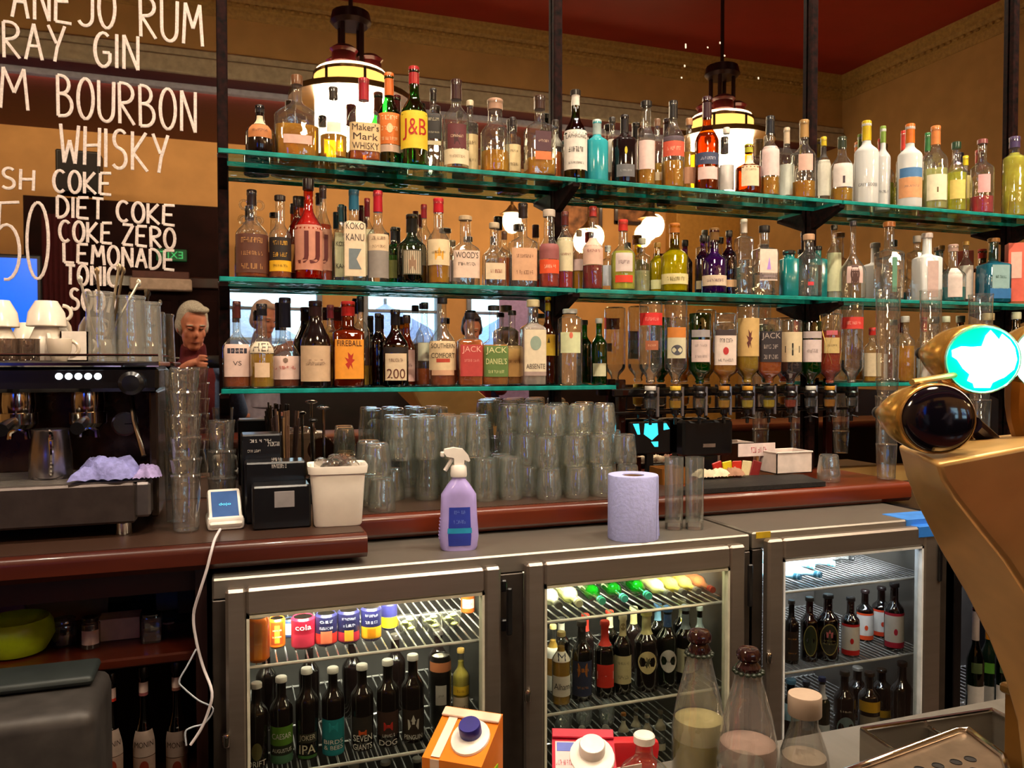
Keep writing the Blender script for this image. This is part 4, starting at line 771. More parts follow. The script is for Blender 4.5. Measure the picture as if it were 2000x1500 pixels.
# towers of nested glasses
def tower(x, yb, s, zb, segs, r, la, group, dark=False):
    p = PS(x, yb, s); t = thing('glass_tower', la, 'glass stack', (p.x, -s, zb), 0, group); z = 0
    m = tgl2 if not dark else mat('b0a49c', .18, .75, noise=.1)
    for i, (y1, ra) in enumerate(segs):
        z1 = PS(x, y1, s).z-zb
        obj('glass', join(lathe([(r*ra*.84, z+.002), (r*ra*.86, z+.006), (r*ra*1.0, z1-.008), (r*ra*1.04, z1-.004), (r*ra*1.0, z1)], 20, caps=False), lathe([(0, z+.004), (r*ra*.8, z+.004)], 20, caps=False)), m, t)
        z = z1-.006
    return t
tower(364, 1040, .446, CT2, [(925, .95), (893, 1.0), (851, .98), (808, 1.0), (763, .98), (718, .92)], .034, 'tall leaning tower of nested bar glasses beside the coffee machine', 'towers of nested glasses')
tower(346, 990, .33, CT2, [(880, 1.0), (800, .95), (722, .9)], .028, 'dim tower of nested glasses behind the tall one by the coffee machine', 'towers of nested glasses')
tower(434, 985, .30, CT2, [(930, 1.0), (878, 1.0), (820, .95)], .033, 'smoky tower of nested glasses behind the card reader', 'towers of nested glasses')
ZFT = 1.003
for x, yt, r, la in ((1730, 560, .036, 'tallest tower of clear half pint glasses at the right end of the worktop'), (1813, 566, .032, 'second tower of clear glasses from the wood post, behind the brass tap'), (1910, 574, .036, 'third tower of clear glasses, behind the lit green badge')):
    ys = [yt+(985-yt)*k for k in (.72, .50, .42, 0)]
    tower(x, 985, .33, CT2, [(ys[0], .9), (ys[1], 1.0), (ys[2], .96), (ys[3], 1.06)], r, la, 'towers of clear glasses on the right')
# ---------------------------------------------------------------- espresso machine
def bxp(t, name, *a, m=None, b=.004, sm=35): return obj(name, bx(*a, b), m, t, sm)
mx0, mx1 = -.80, PS(310, 740, .42).x
em = thing('espresso_machine', 'wide stainless espresso machine on the left worktop', 'coffee machine', (0, 0, CT2))
zz = lambda Z: Z-CT2
zt1 = PS(150, 706, .42).z; zt0 = PS(150, 766, .42).z
bxp(em, 'upper_body', mx0, mx1, -.42, -.09, zz(zt0), zz(zt1-.012), m=mat('1c1817', .22, .4, coat=.5), b=.008)
bxp(em, 'cup_tray', mx0, mx1+.004, -.43, -.085, zz(zt1-.012), zz(zt1), m=chrome, b=.003)
for y0, y1 in ((-.428, -.42), (-.095, -.087)): obj('tray_rail', tube([(mx0, y0, zz(zt1+.014)), (mx1, y0, zz(zt1+.014))], .003, 6), chrome, em)
ld = mat('f0f8ff', .4, emit=7, ehex='d8ecff', noise=0)
for i in range(5):
    p = PS(115+19*i, 735, .422); b = obj('indicator_light', lathe([(.0072, 0), (.0072, .003), (0, .004)], 12), ld, em); b.rotation_euler = (pi/2, 0, 0); b.location = (p.x, -.4195, zz(p.z))
p = PS(258, 748, .43); kb = obj('steam_knob', lathe([(.024, 0), (.027, .01), (.026, .035), (.018, .042), (0, .043)], 18), black_p, em); kb.rotation_euler = (pi/2, 0, 0); kb.location = (p.x, -.419, zz(p.z))
bxp(em, 'back_panel', mx0, mx1-.01, -.20, -.09, zz(1.10), zz(zt0), m=mat('5a4434', .18, .7, noise=.2), b=.003)
bxp(em, 'side_column', mx1-.022, mx1-.004, -.40, -.09, zz(1.10), zz(zt0), m=mat('4a3c34', .2, .8), b=.004)
p0 = PS(294, 1000, .47); zd1 = PS(150, 948, .47).z; zd0 = CT2+.03
bxp(em, 'drip_tray', mx0, p0.x-.03, -.47, -.09, zz(zd0), zz(zd1), m=mat('4c423e', .35, .6, noise=.1), b=.005)
bxp(em, 'tray_end', p0.x-.031, p0.x, -.47, -.09, zz(zd0+.012), zz(zd1), m=mat('7a7270', .3, .8), b=.005)
for i in range(14): obj('tray_slat', bx(mx0+.01, p0.x-.01, -.455+i*.018, -.447+i*.018, zz(zd1), zz(zd1)+.003), steel2, em, 0)
for x, y in ((PS(240, 1030, .44).x, -.43), (PS(240, 1030, .44).x, -.14), (-.7, -.43), (-.7, -.14)): obj('foot', lathe([(.016, 0), (.018, .004), (.016, .032)], 14), chrome, em, loc=(x, y, 0))
for x in (35, 172):
    p = PS(x, 800, .30); g = obj('group_head', join(lathe([(.034, 0), (.036, -.03), (.034, -.05)][::-1], 20), lathe([(.040, -.05), (.040, -.075), (.030, -.085)][::-1], 20)), chrome, em, loc=(p.x, -.30, zz(zt0)))
    obj('portafilter_handle', tube([(0, -.035, -.066), (0, -.09, -.07), (0, -.15, -.078)], .013, 10, rr=[.009, .012, .014]), black_p, g)
    obj('twin_spout', tube([(-.018, 0, -.11), (-.016, 0, -.094), (0, 0, -.085), (.016, 0, -.094), (.018, 0, -.11)], .006, 8), chrome, g)
a, b = PS(262, 822, .36), PS(281, 890, .39); obj('steam_wand', tube([(a.x-.01, -.33, zz(zt0)), (a.x, -.36, zz(a.z)), (b.x, -.39, zz(b.z))], .006, 8), chrome, em)
p = PS(244, 828, .21); gd = obj('pressure_gauge', lathe([(.030, 0), (.030, .012), (.026, .012)], 20, caps=False), chrome, em); gd.rotation_euler = (pi/2, 0, 0); gd.location = (p.x, -.199, zz(p.z))
gf = obj('gauge_face', disc(.027, 20, .008), mat('b8b0a8', .5), gd, 0); obj('gauge_needle', bx(-.001, .018, -.001, .001, .009, .010), black_p, gd, 0)
# milk jug, cloth, cups on the machine
s = .34; p = PS(100, 944, s); zb = zd1+.0035; h = PS(100, 838, s).z-zb; jr = 38*mpp(100, s)
j = thing('milk_jug', 'stainless milk jug standing on the drip tray', 'jug', (p.x, -s, zb+.0005))
obj('body', join(lathe([(jr, .0), (jr*1.02, .006), (jr*.98, h*.5), (jr*.84, h-.004), (jr*.88, h)], 24, caps=False), lathe([(0, .002), (jr*.99, .002)], 24, caps=False), lathe([(jr*.96, .006), (jr*.82, h-.004), (jr*.88, h)], 24, caps=False)), mat('b0aab0', .22, .95, noise=.06), j)
obj('handle', tube(smooth_path([(.006, -jr*.78, h*.92), (.012, -jr*1.45, h*.90), (.014, -jr*1.55, h*.55), (.010, -jr*1.2, h*.14), (.008, -jr*.95, h*.12)], 5), .005, 8), chrome, j)
def crumple(n, m, rx, ry, h, seed):
    rr = random.Random(seed); V, Q = [], []
    ph = [(rr.uniform(-3, 3), rr.uniform(-3, 3), rr.uniform(0, 6), rr.uniform(.015, .06)) for _ in range(8)]
    for j in range(m+1):
        for i in range(n+1):
            u, v = i/n*2-1, j/m*2-1; d = max(abs(u), abs(v))
            z = h*(1-d**3.5)*(.78+sum(a*(1-abs(sin(fx*u*2.2+fy*v*2.2+q))*2) for fx, fy, q, a in ph))
            k = 1-.12*sin(5*u+3*v)
            V.append((rx*u*k, ry*v*k, max(0, z)+.002+(.004*abs(sin(9*u+7*v)))))
    for j in range(m):
        for i in range(n): a = j*(n+1)+i; Q.append((a, a+1, a+n+2, a+n+1))
    return V, Q
p = PS(228, 938, .38); tag(obj('cleaning_cloth', crumple(26, 20, .066, .048, .058, 5), mat('8484c0', .85, noise=.12, ns=90, bump=.3), None, 60, (p.x-.012, -.418, zd1+.0045)), 'crumpled pale blue cleaning cloth on the edge of the drip tray', 'cloth')
p = PS(285, 930, .40); tag(obj('cleaning_cloth', crumple(16, 14, .026, .028, .034, 9), mat('9a8cc0', .85, noise=.12, ns=90, bump=.3), None, 60, (p.x+.008, -.437, zd1+.0045)), 'small lilac cleaning cloth beside the larger blue one', 'cloth')
def cup(x, s, la, r=.042, h=.062, up=True, col='f0e4d4', z=None, handle=0, gr='white cups on the coffee machine'):
    p = PS(x, 690, s); t = thing('coffee_cup', la, 'cup', (p.x, -s, z if z is not None else zt1+.0005), handle, gr)
    pr = [(r*.55, 0), (r*.6, .004), (r*.9, h*.45), (r, h-.002), (r*.97, h), (r*.93, h-.003), (r*.84, h*.45), (r*.5, .006), (0, .006)]
    if not up: pr = [(a, h-b) for a, b in pr][::-1]
    obj('bowl', lathe(pr, 22), mat(col, .25, coat=.4, noise=.03), t)
    zc = h*.55; sg = 1
    obj('handle', tube([(r*.78+.016*sin(a)*1.1, 0, zc+.017*cos(a)) for a in [pi*i/10 for i in range(11)]], .0042, 8), mat(col, .25, coat=.4, noise=.03), t)
    return t
Zc = zt1+.0005
cup(-2, .33, 'white cup at the left edge of the coffee machine top', .042, .075, False, handle=2.5)
cup(92, .33, 'upturned white cup with handle facing forward on the coffee machine', .042, .078, False, handle=-1.3)
cup(140, .22, 'wide white cup at the back of the coffee machine top', .046, .066, False)
cup(-2, .33, 'white cup stacked upside down at the left edge of the cup pile', .041, .06, False, z=Zc+.0755, handle=2.4)
cup(92, .33, 'white cup stacked on the upturned cup with the forward handle', .041, .058, False, z=Zc+.0785, handle=.3)
cup(60, .16, 'white cup at the very back of the coffee machine top', .048, .094, False, handle=2)
cup(116, .395, 'small cream cup with its handle to the right on the coffee machine', .026, .05, True, 'd8c8b4', None, 0)
dk = glass('9a8a80', '3a2c28', .9, .10)
for x, la in ((15, 'smoked espresso glass at the left edge of the machine'), (57, 'smoked espresso glass right of the first one')):
    p = PS(x, 690, .395); t = thing('espresso_glass', la, 'glass', (p.x, -.395, Zc), 0, 'smoked espresso glasses'); obj('bowl', lathe([(.019, .001), (.0205, .004), (.021, .045), (.022, .049)], 18, caps=False), dk, t); obj('foot', lathe([(0, 0), (.019, 0), (.019, .003), (0, .003)], 18), mat('c8bcb0', .2, .6), t)
p = PS(147, 690, .34); ct = thing('sugar_box', 'plain white open box of sachets on the coffee machine', 'box', (p.x, -.32, Zc)); obj('walls', join(bx(-.028, .028, -.033, -.030, 0, .068), bx(-.028, .028, .030, .033, 0, .068), bx(-.028, -.025, -.033, .033, 0, .068), bx(.025, .028, -.033, .033, 0, .068), bx(-.028, .028, -.033, .033, 0, .003)), mat('e8dcd0', .6), ct, 0)
cg = glass('f6f6f2', 'b8b8b4', .95, .10, .04, 1.6, haze=.10)
for x, s, yt, w, la in ((197, .33, 570, 56, 'clear jug full of long spoons on the coffee machine'), (256, .31, 578, 58, 'upturned clear measuring jug right of the spoon jug'), (290, .25, 590, 52, 'upturned clear jug at the right end of the machine top')):
    p = PS(x, 690, s); h = PS(x, yt, s).z-Zc; r = w/2*mpp(x, s); t = thing('clear_jug', la, 'jug', (p.x, -s, Zc), 0, 'clear jugs on the coffee machine')
    obj('wall', join(lathe([(r*1.02, 0), (r, .01), (r*.86, h-.006), (r*.88, h)], 22, caps=False), lathe([(r*.96, .002), (r*.8, h-.012), (0, h-.012)], 22, caps=False)), cg, t)
    obj('rim_band', lathe([(r*.86, h-.01), (r*.93, h-.007), (r*.93, h-.002), (r*.86, h)], 22, caps=False), cg, t)
sp0 = PS(205, 620, .33)
for i, (dx, x1_, y1_, c) in enumerate([(-.02, 158, 547, 'c8beb0'), (-.005, 190, 530, '8a7050'), (.006, 232, 522, '9a8a70'), (.012, 240, 528, '6a5840'), (.004, 270, 552, 'b0a898')]):
    q = PS(x1_, y1_, .33); la = ['steel bar spoon leaning left out of the clear jug', 'brown stirrer standing in the clear jug', 'pale wooden stirrer upright in the clear jug', 'dark stirrer beside the pale one in the clear jug', 'steel spoon leaning right out of the clear jug'][i]
    tag(obj('bar_spoon', join(tube([(sp0.x+dx, -.33+.004*i-.01, Zc+.052), (q.x, -.33+.004*i-.008, q.z)], .0032, 6), sphere(.006, 8, 6, (1, .5, 1.6), (q.x, -.33+.004*i-.008, q.z))), mat(c, .3, .6)), la, 'spoon', 'spoons and stirrers in the clear jug')
# ---------------------------------------------------------------- card reader, caddy, tub
p = PZ(439, 1034, CT2); cr = thing('card_reader', 'white card payment terminal with a blue screen on the left worktop', 'card reader', (p.x, p.y+.035, CT2), radians(4))
tilt = Matrix.Translation((0, 0, .030)) @ Matrix.Rotation(radians(38), 4, 'X')
obj('charging_cradle', bx(-.040, .040, -.048, .045, 0, .030, .008, 2), white_p, cr)
obj('terminal_body', xf(bx(-.037, .037, -.052, .062, -.004, .022, .007, 2), tilt), white_p, cr)
scn = obj('screen', xf(bx(-.029, .029, -.030, .050, .022, .0228), tilt), mat('3a5684', .15, emit=.35, ehex='3a5c90', coat=.5), cr)
obj('lettering', xf(mv(xf(flat_text('dojo', .026, .010), Matrix.Rotation(radians(-90), 4, 'X')), 0, .008, .0236), tilt), mat('50c8e8', .5, emit=1.2), scn, 0)
path = [PZ(430, 1034, CT2+.008)]+[PS(x, y, s) for x, y, s in ((420, 1052, .60), (414, 1072, .635), (404, 1112, .64), (392, 1150, .64), (378, 1200, .63), (383, 1250, .63), (396, 1300, .635), (414, 1352, .66), (406, 1392, .66), (392, 1425, .66), (372, 1455, .66))]
tag(obj('power_cable', tube(smooth_path(path, 5), .0030, 8), mat('d8d0d4', .5)), 'white cable hanging from the card reader down past the fridge', 'cable')
path = [PS(x, y, .655) for x, y in ((383, 1268, ), (366, 1300), (350, 1330), (360, 1345), (388, 1368), (416, 1384), (400, 1412), (376, 1420), (362, 1430), (364, 1456))]
tag(obj('power_cable', tube(smooth_path(path, 5), .0018, 6), mat('b8c0cc', .5)), 'thin grey white cable looping beside the fridge', 'cable')
p = PZ(553, 1040, CT2); nc = thing('napkin_caddy', 'black stepped plastic caddy with a plain grey panel, left of the white tub', 'caddy', (p.x, -.49, CT2))
k = mpp(545, .5)
def sx(px): return (px-551)*k
obj('front_bin', bx(sx(496), sx(607), -.005, .075, 0, .100, .004), black_p, nc); obj('grey_panel', bx(sx(537), sx(575), -.0062, -.0048, .050, .087, .0004), mat('8a8486', .5), nc)
obj('middle_bin', bx(sx(484), sx(604), .077, .16, 0, .145, .004), black_p, nc); obj('rear_bin', bx(sx(478), sx(560), .163, .25, 0, .205, .004), black_p, nc); obj('side_fin', bx(sx(479), sx(482), .162, .25, 0, .19, .002), mat('1a1a1c', .15, coat=.8), nc)
for (a, y, w, h, s_) in ((510, 862, 46, 6, '~'), (497, 882, 28, 5, '~'), (535, 868, 26, 8, '~'), (540, 897, 20, 7, '~'), (545, 910, 32, 7, '~')):  # illegible pale scribbles painted for white reflections on the black bins
    q = PS(a, y, .34 if y < 890 else .41); obj('lettering', mv(flat_text(s_, w*k*.95, h*k*1.1), q.x-p.x, (.1625 if y < 890 else .0762), q.z-CT2), mat('d8d0c8', .6), nc, 0)
sbn = thing('straw_bundle', 'bunch of dark straws standing behind the black caddy', 'straws', (PS(560, 880, .2).x, -.20, CT2), 0)
obj('beaker', lathe([(.03, 0), (.038, .10), (.036, .10), (.028, .004), (0, .004)], 16), black_p, sbn)
for i in range(22):
    a = RN.uniform(0, 6.28); rr = RN.uniform(.0, .022); lean = RN.uniform(.3, 1.6); c = ['2a1c18', '5a4030', '8a6a48', '3a2a28'][i % 4]
    obj('straw', tube([(rr*cos(a), rr*sin(a), .01), (rr*cos(a)*(1+lean), rr*sin(a)*(1+lean), .23+RN.uniform(-.03, .03))], .003, 5), mat(c, .35), sbn)
for i, (x, la) in enumerate(((612, 'black handled bar spoon standing behind the white tub'), (632, 'steel topped muddler standing behind the white tub'))):
    q = PS(x, 790 if i else 815, .17); t = thing('bar_tool', la, 'bar tool', (q.x, -.17, CT2), 0, 'bar tools behind the white tub')
    obj('shaft', tube([(0, 0, 0), (0, 0, q.z-CT2-.01)], .004, 8), chrome, t); obj('knob', sphere(.012, 12, 8, (1.6 if i else 1, 1, .5), (0, 0, q.z-CT2-.008)), chrome if i else black_p, t); obj('foot', lathe([(.014, 0), (.014, .02), (.005, .03)], 12), black_p, t)
q = PS(672, 860, .28); wh = thing('coil_strainer', 'brown sprung cocktail strainer leaning behind the white tub', 'strainer', (q.x, -.26, CT2+.10))
obj('disc', xf(lathe([(0, 0), (.042, 0), (.044, .002), (.042, .004), (0, .004)], 24), Matrix.Rotation(radians(70), 4, 'X')), mat('5a3a20', .35, .5), wh); obj('handle_leg', tube([(0, .002, -.09), (0, 0, -.04)], .008, 8), mat('3a2418', .4), wh)
obj('spring', tube([(.040*cos(t_*.06+.3), -.012+.005*cos(t_*1.0), .040*sin(t_*.06+.3)+.005*sin(t_*1.0)) for t_ in range(44)], .0016, 5), mat('7a6a5a', .3, .8), wh)
obj('stand', lathe([(.03, -.10), (.03, -.085), (.01, -.08)], 14), black_p, wh)
# translucent tub of clear lids
p = PZ(665, 1030, CT2); tb = thing('plastic_tub', 'translucent white square tub full of clear plastic lids', 'tub', (p.x, p.y+.055, CT2+.0005), radians(-4))
a_, b_, hh = .060, .050, PS(665, 905, .46).z-CT2
def tubwall(o, z): return [(x*(a_*o)/.5, y*(b_*o)/.5, z) for x, y in [(.5*math.copysign(abs(cos(t_))**(2/7), cos(t_)), .5*math.copysign(abs(sin(t_))**(2/7), sin(t_))) for t_ in [2*pi*(i+.5)/32 for i in range(32)]]]
rings = [tubwall(.88, 0), tubwall(.92, .004), tubwall(1.05, hh*.86), tubwall(1.12, hh*.87), tubwall(1.16, hh-.003), tubwall(1.15, hh), tubwall(1.06, hh-.004), tubwall(.88, .006)]
V = [v for r_ in rings for v in r_]; Q = [(j*32+i, j*32+(i+1) % 32, (j+1)*32+(i+1) % 32, (j+1)*32+i) for j in range(7) for i in range(32)]+[tuple(range(31, -1, -1)), tuple(7*32+i for i in range(32))]
tubm = mat('fcf2e6', .45, noise=.02, trans=.08, ior=1.2); obj('tub_shell', (V, Q), tubm, tb, 50)
for i in range(9):
    la = lathe([(.026, 0), (.027, .004), (.020, .014), (.0, .016)], 16); m_ = Matrix.Translation((RN.uniform(-.032, .032), RN.uniform(-.025, .025), hh-.014+RN.uniform(0, .014))) @ Matrix.Rotation(RN.uniform(-.9, .9), 4, 'X') @ Matrix.Rotation(RN.uniform(-.7, .7), 4, 'Y')
    obj('clear_lid', xf(la, m_), glass('f4f2f0', 'a8a4a0', .95, .16, .04, 1.4), tb)
# ---------------------------------------------------------------- spray bottle, paper roll, highballs on the fridge top
p = PZ(896, 1072, ZFT); s = -p.y; k = mpp(896, s); sb_ = thing('spray_bottle', 'lilac spray bottle with white trigger standing on the fridge top', 'spray bottle', (p.x, p.y, ZFT+.0005), radians(-10))
zf = lambda y: PS(896, y, s).z-ZFT; w0 = 39*k
pr = [(.0, .001), (w0*.86, 0), (w0*.93, .006), (w0, zf(1045)), (w0*.93, zf(1010)), (w0*.90, zf(985)), (w0*.88, zf(965)), (w0*.55, zf(945)), (w0*.34, zf(935)), (w0*.34, zf(929))]
obj('bottle_body', lathe(pr, 24, 3, .55), mat('b4a4e8', .3, noise=.04, coat=.3, trans=.1, ior=1.2), sb_, 40)
P_ = [(0, 0)]+pr
lo = obj('label', patch([(0, 0), (0, 0)]+pr[1:], 3, .55, zf(1062), zf(988), .58), mat('2c3ca0', .4), sb_, 50); obj('band', patch([(0, 0), (0, 0)]+pr[1:], 3, .55, zf(1038), zf(1028), .62, .001), mat('2890b8', .4), lo, 50)
lettering('~|~||', [(0, 0), (0, 0)]+pr[1:], 3, .55, zf(1062), zf(988), .5, lo, '6a80d0', w0*.9)
for i in range(7):
    z = zf(1050)+i*.008; r_ = r_at([(0, 0), (0, 0)]+pr[1:], z); obj('grip_rib', tube([(r_*.985*sx_, -.008, z) for sx_ in (-1, -1.02)]+[(-r_*1.0, .008, z)], .0016, 5), mat('a890d0', .3), sb_)
obj('collar', lathe([(w0*.40, zf(931)), (w0*.42, zf(927)), (w0*.40, zf(912)), (w0*.33, zf(908))], 18), white_p, sb_)
hd = [(-.036, zf(884)), (-.034, zf(877)), (-.012, zf(874)), (.010, zf(877)), (.022, zf(888)), (.027, zf(899)), (.024, zf(902)), (.013, zf(898)), (.012, zf(915)), (-.011, zf(915)), (-.012, zf(894)), (-.030, zf(891))]
n = len(hd); V = [(x, -.011, z) for x, z in hd]+[(x, .011, z) for x, z in hd]
obj('trigger_head', (V, [tuple(range(n)), tuple(range(2*n-1, n-1, -1))]+[(i, n+i, n+(i+1) % n, (i+1) % n) for i in range(n)]), white_p, sb_, 25)
obj('trigger', tube(smooth_path([(-.014, 0, zf(893)), (-.022, 0, zf(905)), (-.033, 0, zf(919))], 4), .005, 8), white_p, sb_); obj('nozzle', bx(-.044, -.034, -.008, .008, zf(892), zf(882), .002), white_p, sb_)
p = PZ(1247, 1055, ZFT); s = -p.y; k = mpp(1247, s); R_ = 50*k; h = PS(1245, 930, s).z-ZFT
pr_ = thing('paper_roll', 'thick roll of pale blue paper towel standing on the fridge top', 'paper roll', (p.x, p.y+.03, ZFT+.0005))
obj('paper', join(lathe([(R_*.99, 0), (R_, .003), (R_, h-.004), (R_*.98, h), (R_*.44, h-.001), (R_*.42, h-.02), (R_*.42, .0)], 40, caps=False)), mat('b0b4ec', .9, noise=.04, ns=120, bump=.15), pr_)
obj('core', lathe([(R_*.42, .002), (R_*.42, h-.004), (R_*.39, h-.003), (R_*.39, .002)], 28, caps=False), mat('8a6a50', .9), pr_)
obj('loose_sheet', ([(R_*cos(a)*1.01, R_*sin(a)*1.01, z) for z in (0.001, h*.98) for a in (-.9, -.6, -.3, 0)]+[(R_*1.12, .01-.02, 0.001), (R_*1.10, .0, h*.8)], [(0, 1, 5, 4), (1, 2, 6, 5), (2, 3, 7, 6), (3, 8, 9, 7)]), mat('b0b4ec', .9, noise=.04, ns=120, bump=.15), pr_)
for x, la in ((1316, 'tall straight highball glass right beside the paper roll'), (1356, 'tall straight highball glass, second from the paper roll')):
    p = PZ(x, 1033, ZFT); s = -p.y; h = PS(x, 893, s).z-ZFT; r = 18.5*mpp(x, s); t = thing('highball_glass', la, 'glass', (p.x, p.y+.0, ZFT+.0005), 0, 'clear highball glasses on the fridge top')
    obj('wall', join(lathe([(r*.92, 0), (r*.95, .004), (r, h)], 22, caps=False), lathe([(r*.96, h), (r*.9, .02), (0, .018)], 22, caps=False)), tgl, t)
    obj('thick_base', lathe([(0, .001), (r*.9, .001), (r*.9, .014), (0, .016)], 20), liquid('e8f0ea'), t)
# ---------------------------------------------------------------- right counter: black mat, tub, till and clutter
q = [PZ(x, y, CT2+.014) for x, y in ((1335, 962), (1634, 945), (1565, 926), (1372, 930))]
bm_ = thing('bar_mat', 'thick black rubber bar mat lying on the right worktop', 'mat', (0, 0, CT2))
obj('rubber', prism([(v.x, max(v.y, -.385)) for v in q], 0, .014), mat('0c0808', .6, noise=.1, ns=100, bump=.3), bm_, 0)
p = PS(1556, 928, .22); wt = thing('white_container', 'white open plastic container at the back of the black mat', 'container', (p.x, -.16, CT2+.016)); k = mpp(1556, .2)
hh = .070; a, b = 42*k, .05
obj('walls', join(bx(-a, a, -b, -b+.003, 0, hh), bx(-a, a, b-.003, b, 0, hh), bx(-a, -a+.003, -b, b, 0, hh), bx(a-.003, a, -b, b, 0, hh), bx(-a, a, -b, b, 0, .003)), mat('d8c8c0', .5), wt, 0)
obj('rolled_rim', tube([(-a, -b, hh), (a, -b, hh), (a, b, hh), (-a, b, hh), (-a, -b, hh)], .003, 6), mat('d8c8c0', .5), wt)
p = PS(1488, 870, .16); nt = thing('price_notice', 'folded white notice with red lettering above the clutter on the mat', 'notice', (p.x, -.14, CT2+.015)); k = mpp(1488, .15)
obj('card', bx(-46*k, 40*k, -.001, .001, .055, .098), mat('d8c4c0', .7), nt); obj('prop_leg', bx(-.004, .004, .001, .006, 0, .06), mat('8a5a30', .5), nt); obj('lettering', mv(flat_text('~', 40*k, .018), 0, -.0016, .076), mat('b84858', .6), nt, 0)
p = PS(1390, 860, .12); tl = thing('till_monitor', 'black till monitor standing at the back of the right worktop', 'till', (p.x, -.06, CT2)); k = mpp(1390, .1)
obj('casing', bx(-52*k, 62*k, -.03, .02, .07, .19, .008), black_p, tl); obj('stand', bx(-.03, .05, -.025, .015, 0, .072, .004), black_p, tl); obj('badge_strip', bx(-8*k, 20*k, -.0312, -.0298, .10, .112), mat('6a5a52', .5), tl)
p = PS(1276, 840, .1); ts = thing('till_screen', 'small tilted screen showing cyan panels left of the black till', 'screen', (p.x, -.075, CT2)); k = mpp(1276, .1)
obj('bezel', bx(-44*k, 44*k, -.01, .012, .085, .19, .004), black_p, ts); obj('foot', bx(-.03, .03, -.03, .02, 0, .01, .003), black_p, ts); obj('neck', bx(-.012, .012, -.005, .01, .008, .09), black_p, ts)
cyn = mat('30c8e8', .3, emit=1.3, ehex='38d0f0', noise=.15, ns=8)
obj('lit_panel', prism([(0, 0)], 0, 0) if 0 else ([(-40*k, -.0104, .185), (-27*k, -.0104, .185), (-24*k, -.0104, .150), (-30*k, -.0104, .150)], [(0, 1, 2, 3)]), cyn, ts, 0)
obj('lit_panel', ([(-14*k, -.0104, .185), (14*k, -.0104, .185), (16*k, -.0104, .148), (2*k, -.0104, .130), (-16*k, -.0104, .150)], [(0, 1, 2, 3, 4)]), cyn, ts, 0)
obj('lit_panel', ([(0*k, -.0104, .125), (16*k, -.0104, .125), (16*k, -.0104, .108), (8*k, -.0104, .108)], [(0, 1, 2, 3)]), cyn, ts, 0); obj('lit_panel', ([(28*k, -.0104, .184), (34*k, -.0104, .184), (42*k, -.0104, .165), (28*k, -.0104, .162)], [(0, 1, 2, 3)]), cyn, ts, 0)
# tumbler by the white container, sachets, lemons and garnish tray
p = PZ(1620, 940, CT2); o = obj('tumbler', MT, None, None, loc=(p.x, -.30, CT2+.0005)); o.rotation_euler = (0, 0, .4); tag(o, 'lone upturned tumbler at the right end of the black mat', 'glass')
p = PZ(1330, 915, CT2+.012); gt = thing('garnish_tray', 'low orange brown garnish tray behind the tall highball glasses', 'tray', (PS(1305, 900, .15).x, -.155, CT2))
obj('tray', join(bx(-.045, .045, -.04, .04, 0, .006), bx(-.045, .045, -.043, -.04, 0, .05), bx(-.045, .045, .04, .043, 0, .05), bx(-.048, -.045, -.04, .04, 0, .05), bx(.045, .048, -.04, .04, 0, .05)), mat('7a4a18', .4), gt, 0)
for i, (x, y, c, la) in enumerate(((1385, 905, 'c8b498', 'bread coloured folded cloth bundle left on the mat'), (1412, 912, 'd8c4a4', 'pale folded napkin bundle nearest the highball glasses'), (1440, 918, '9a7058', 'brown folded cloth bundle behind the mat'))):
    q = PS(x, y, .22); tag(obj('folded_napkin', crumple(14, 12, .035, .022, .03, 20+i), mat(c, .85, bump=.2), None, 60, (q.x, -.20-.0*i, CT2+.0165)), la, 'napkin', 'crumpled napkins behind the mat')
for i in range(5):
    q = PS(1395+14*i, 895, .1); tag(obj('sauce_sachet', xf(bx(-.018, .018, -.003, .003, 0, .055, .002), Matrix.Rotation(radians(-16+8*i), 4, 'Y')), mat(['b02820', 'd8c020', 'c83020', 'e0d0a0', '7a2020'][i], .4), None, 35, (q.x, -.135-.006*i, CT2+.003)), ['dark red', 'yellow', 'bright red', 'cream', 'maroon'][i]+' sauce sachet propped up behind the folded napkins', 'sachet', 'sauce sachets behind the mat')
# ================================================================ things on the shelf under the left worktop
p = PS(26, 1300, .42); bw = thing('lime_bowl', 'lime yellow rounded bowl on the left under shelf', 'bowl', (p.x, -.40, zsf+.0005))
obj('bowl', lathe([(.045, 0), (.06, .004), (.077, .035), (.074, .062), (.066, .075), (.062, .073), (.0, .02)], 26), mat('9ab018', .35, noise=.1), bw)
for x, w, yt, s, gl, cap, lab, la in ((127, 45, 1206, .38, 'd8d0c0', None, None, 'wide clear jar of dark grains on the under shelf'), (178, 34, 1204, .42, 'C', '2a1c14', 'c8b0a4', 'small jar with black lid and pale label on the under shelf'), (297, 36, 1196, .42, 'C', '1c1818', None, 'faceted glass salt pot on the under shelf'), (330, 24, 1210, .30, 'a', '2a2020', 'a8988c', 'small amber bottle with pale label beside the salt pot'), (355, 24, 1214, .30, 'b', '2a2020', '9a8c84', 'small brown bottle with pale label nearest the fridge')):
    q = PS(x, 1270, s); h = PS(x, yt, s).z-zsf; r = w/2*mpp(x, s); bottle('spice_jar', la, 'jar', (q.x, -s, zsf+.0005), 0, h, r, 'T', 'C' if gl == 'd8d0c0' else gl, ('3a2c20', h*.55) if gl == 'd8d0c0' else (('e8e0d8', h*.35) if x == 297 else None), (cap, h*.8) if cap else None, [(h*.15, h*.6, .9, lab)] if lab else [], 'jars on the under shelf', {'sh': .76, 'nk': .84, 'rn': .8, 'p': 6 if x == 297 else 2})
p = PS(236, 1245, .36); tag(obj('card_box', bx(-.043, .043, -.03, .03, 0, .049, .001), mat('b09488', .7), None, 35, (p.x, -.36, zsf+.0005)), 'plain pale pinkish box lying on the under shelf', 'box')
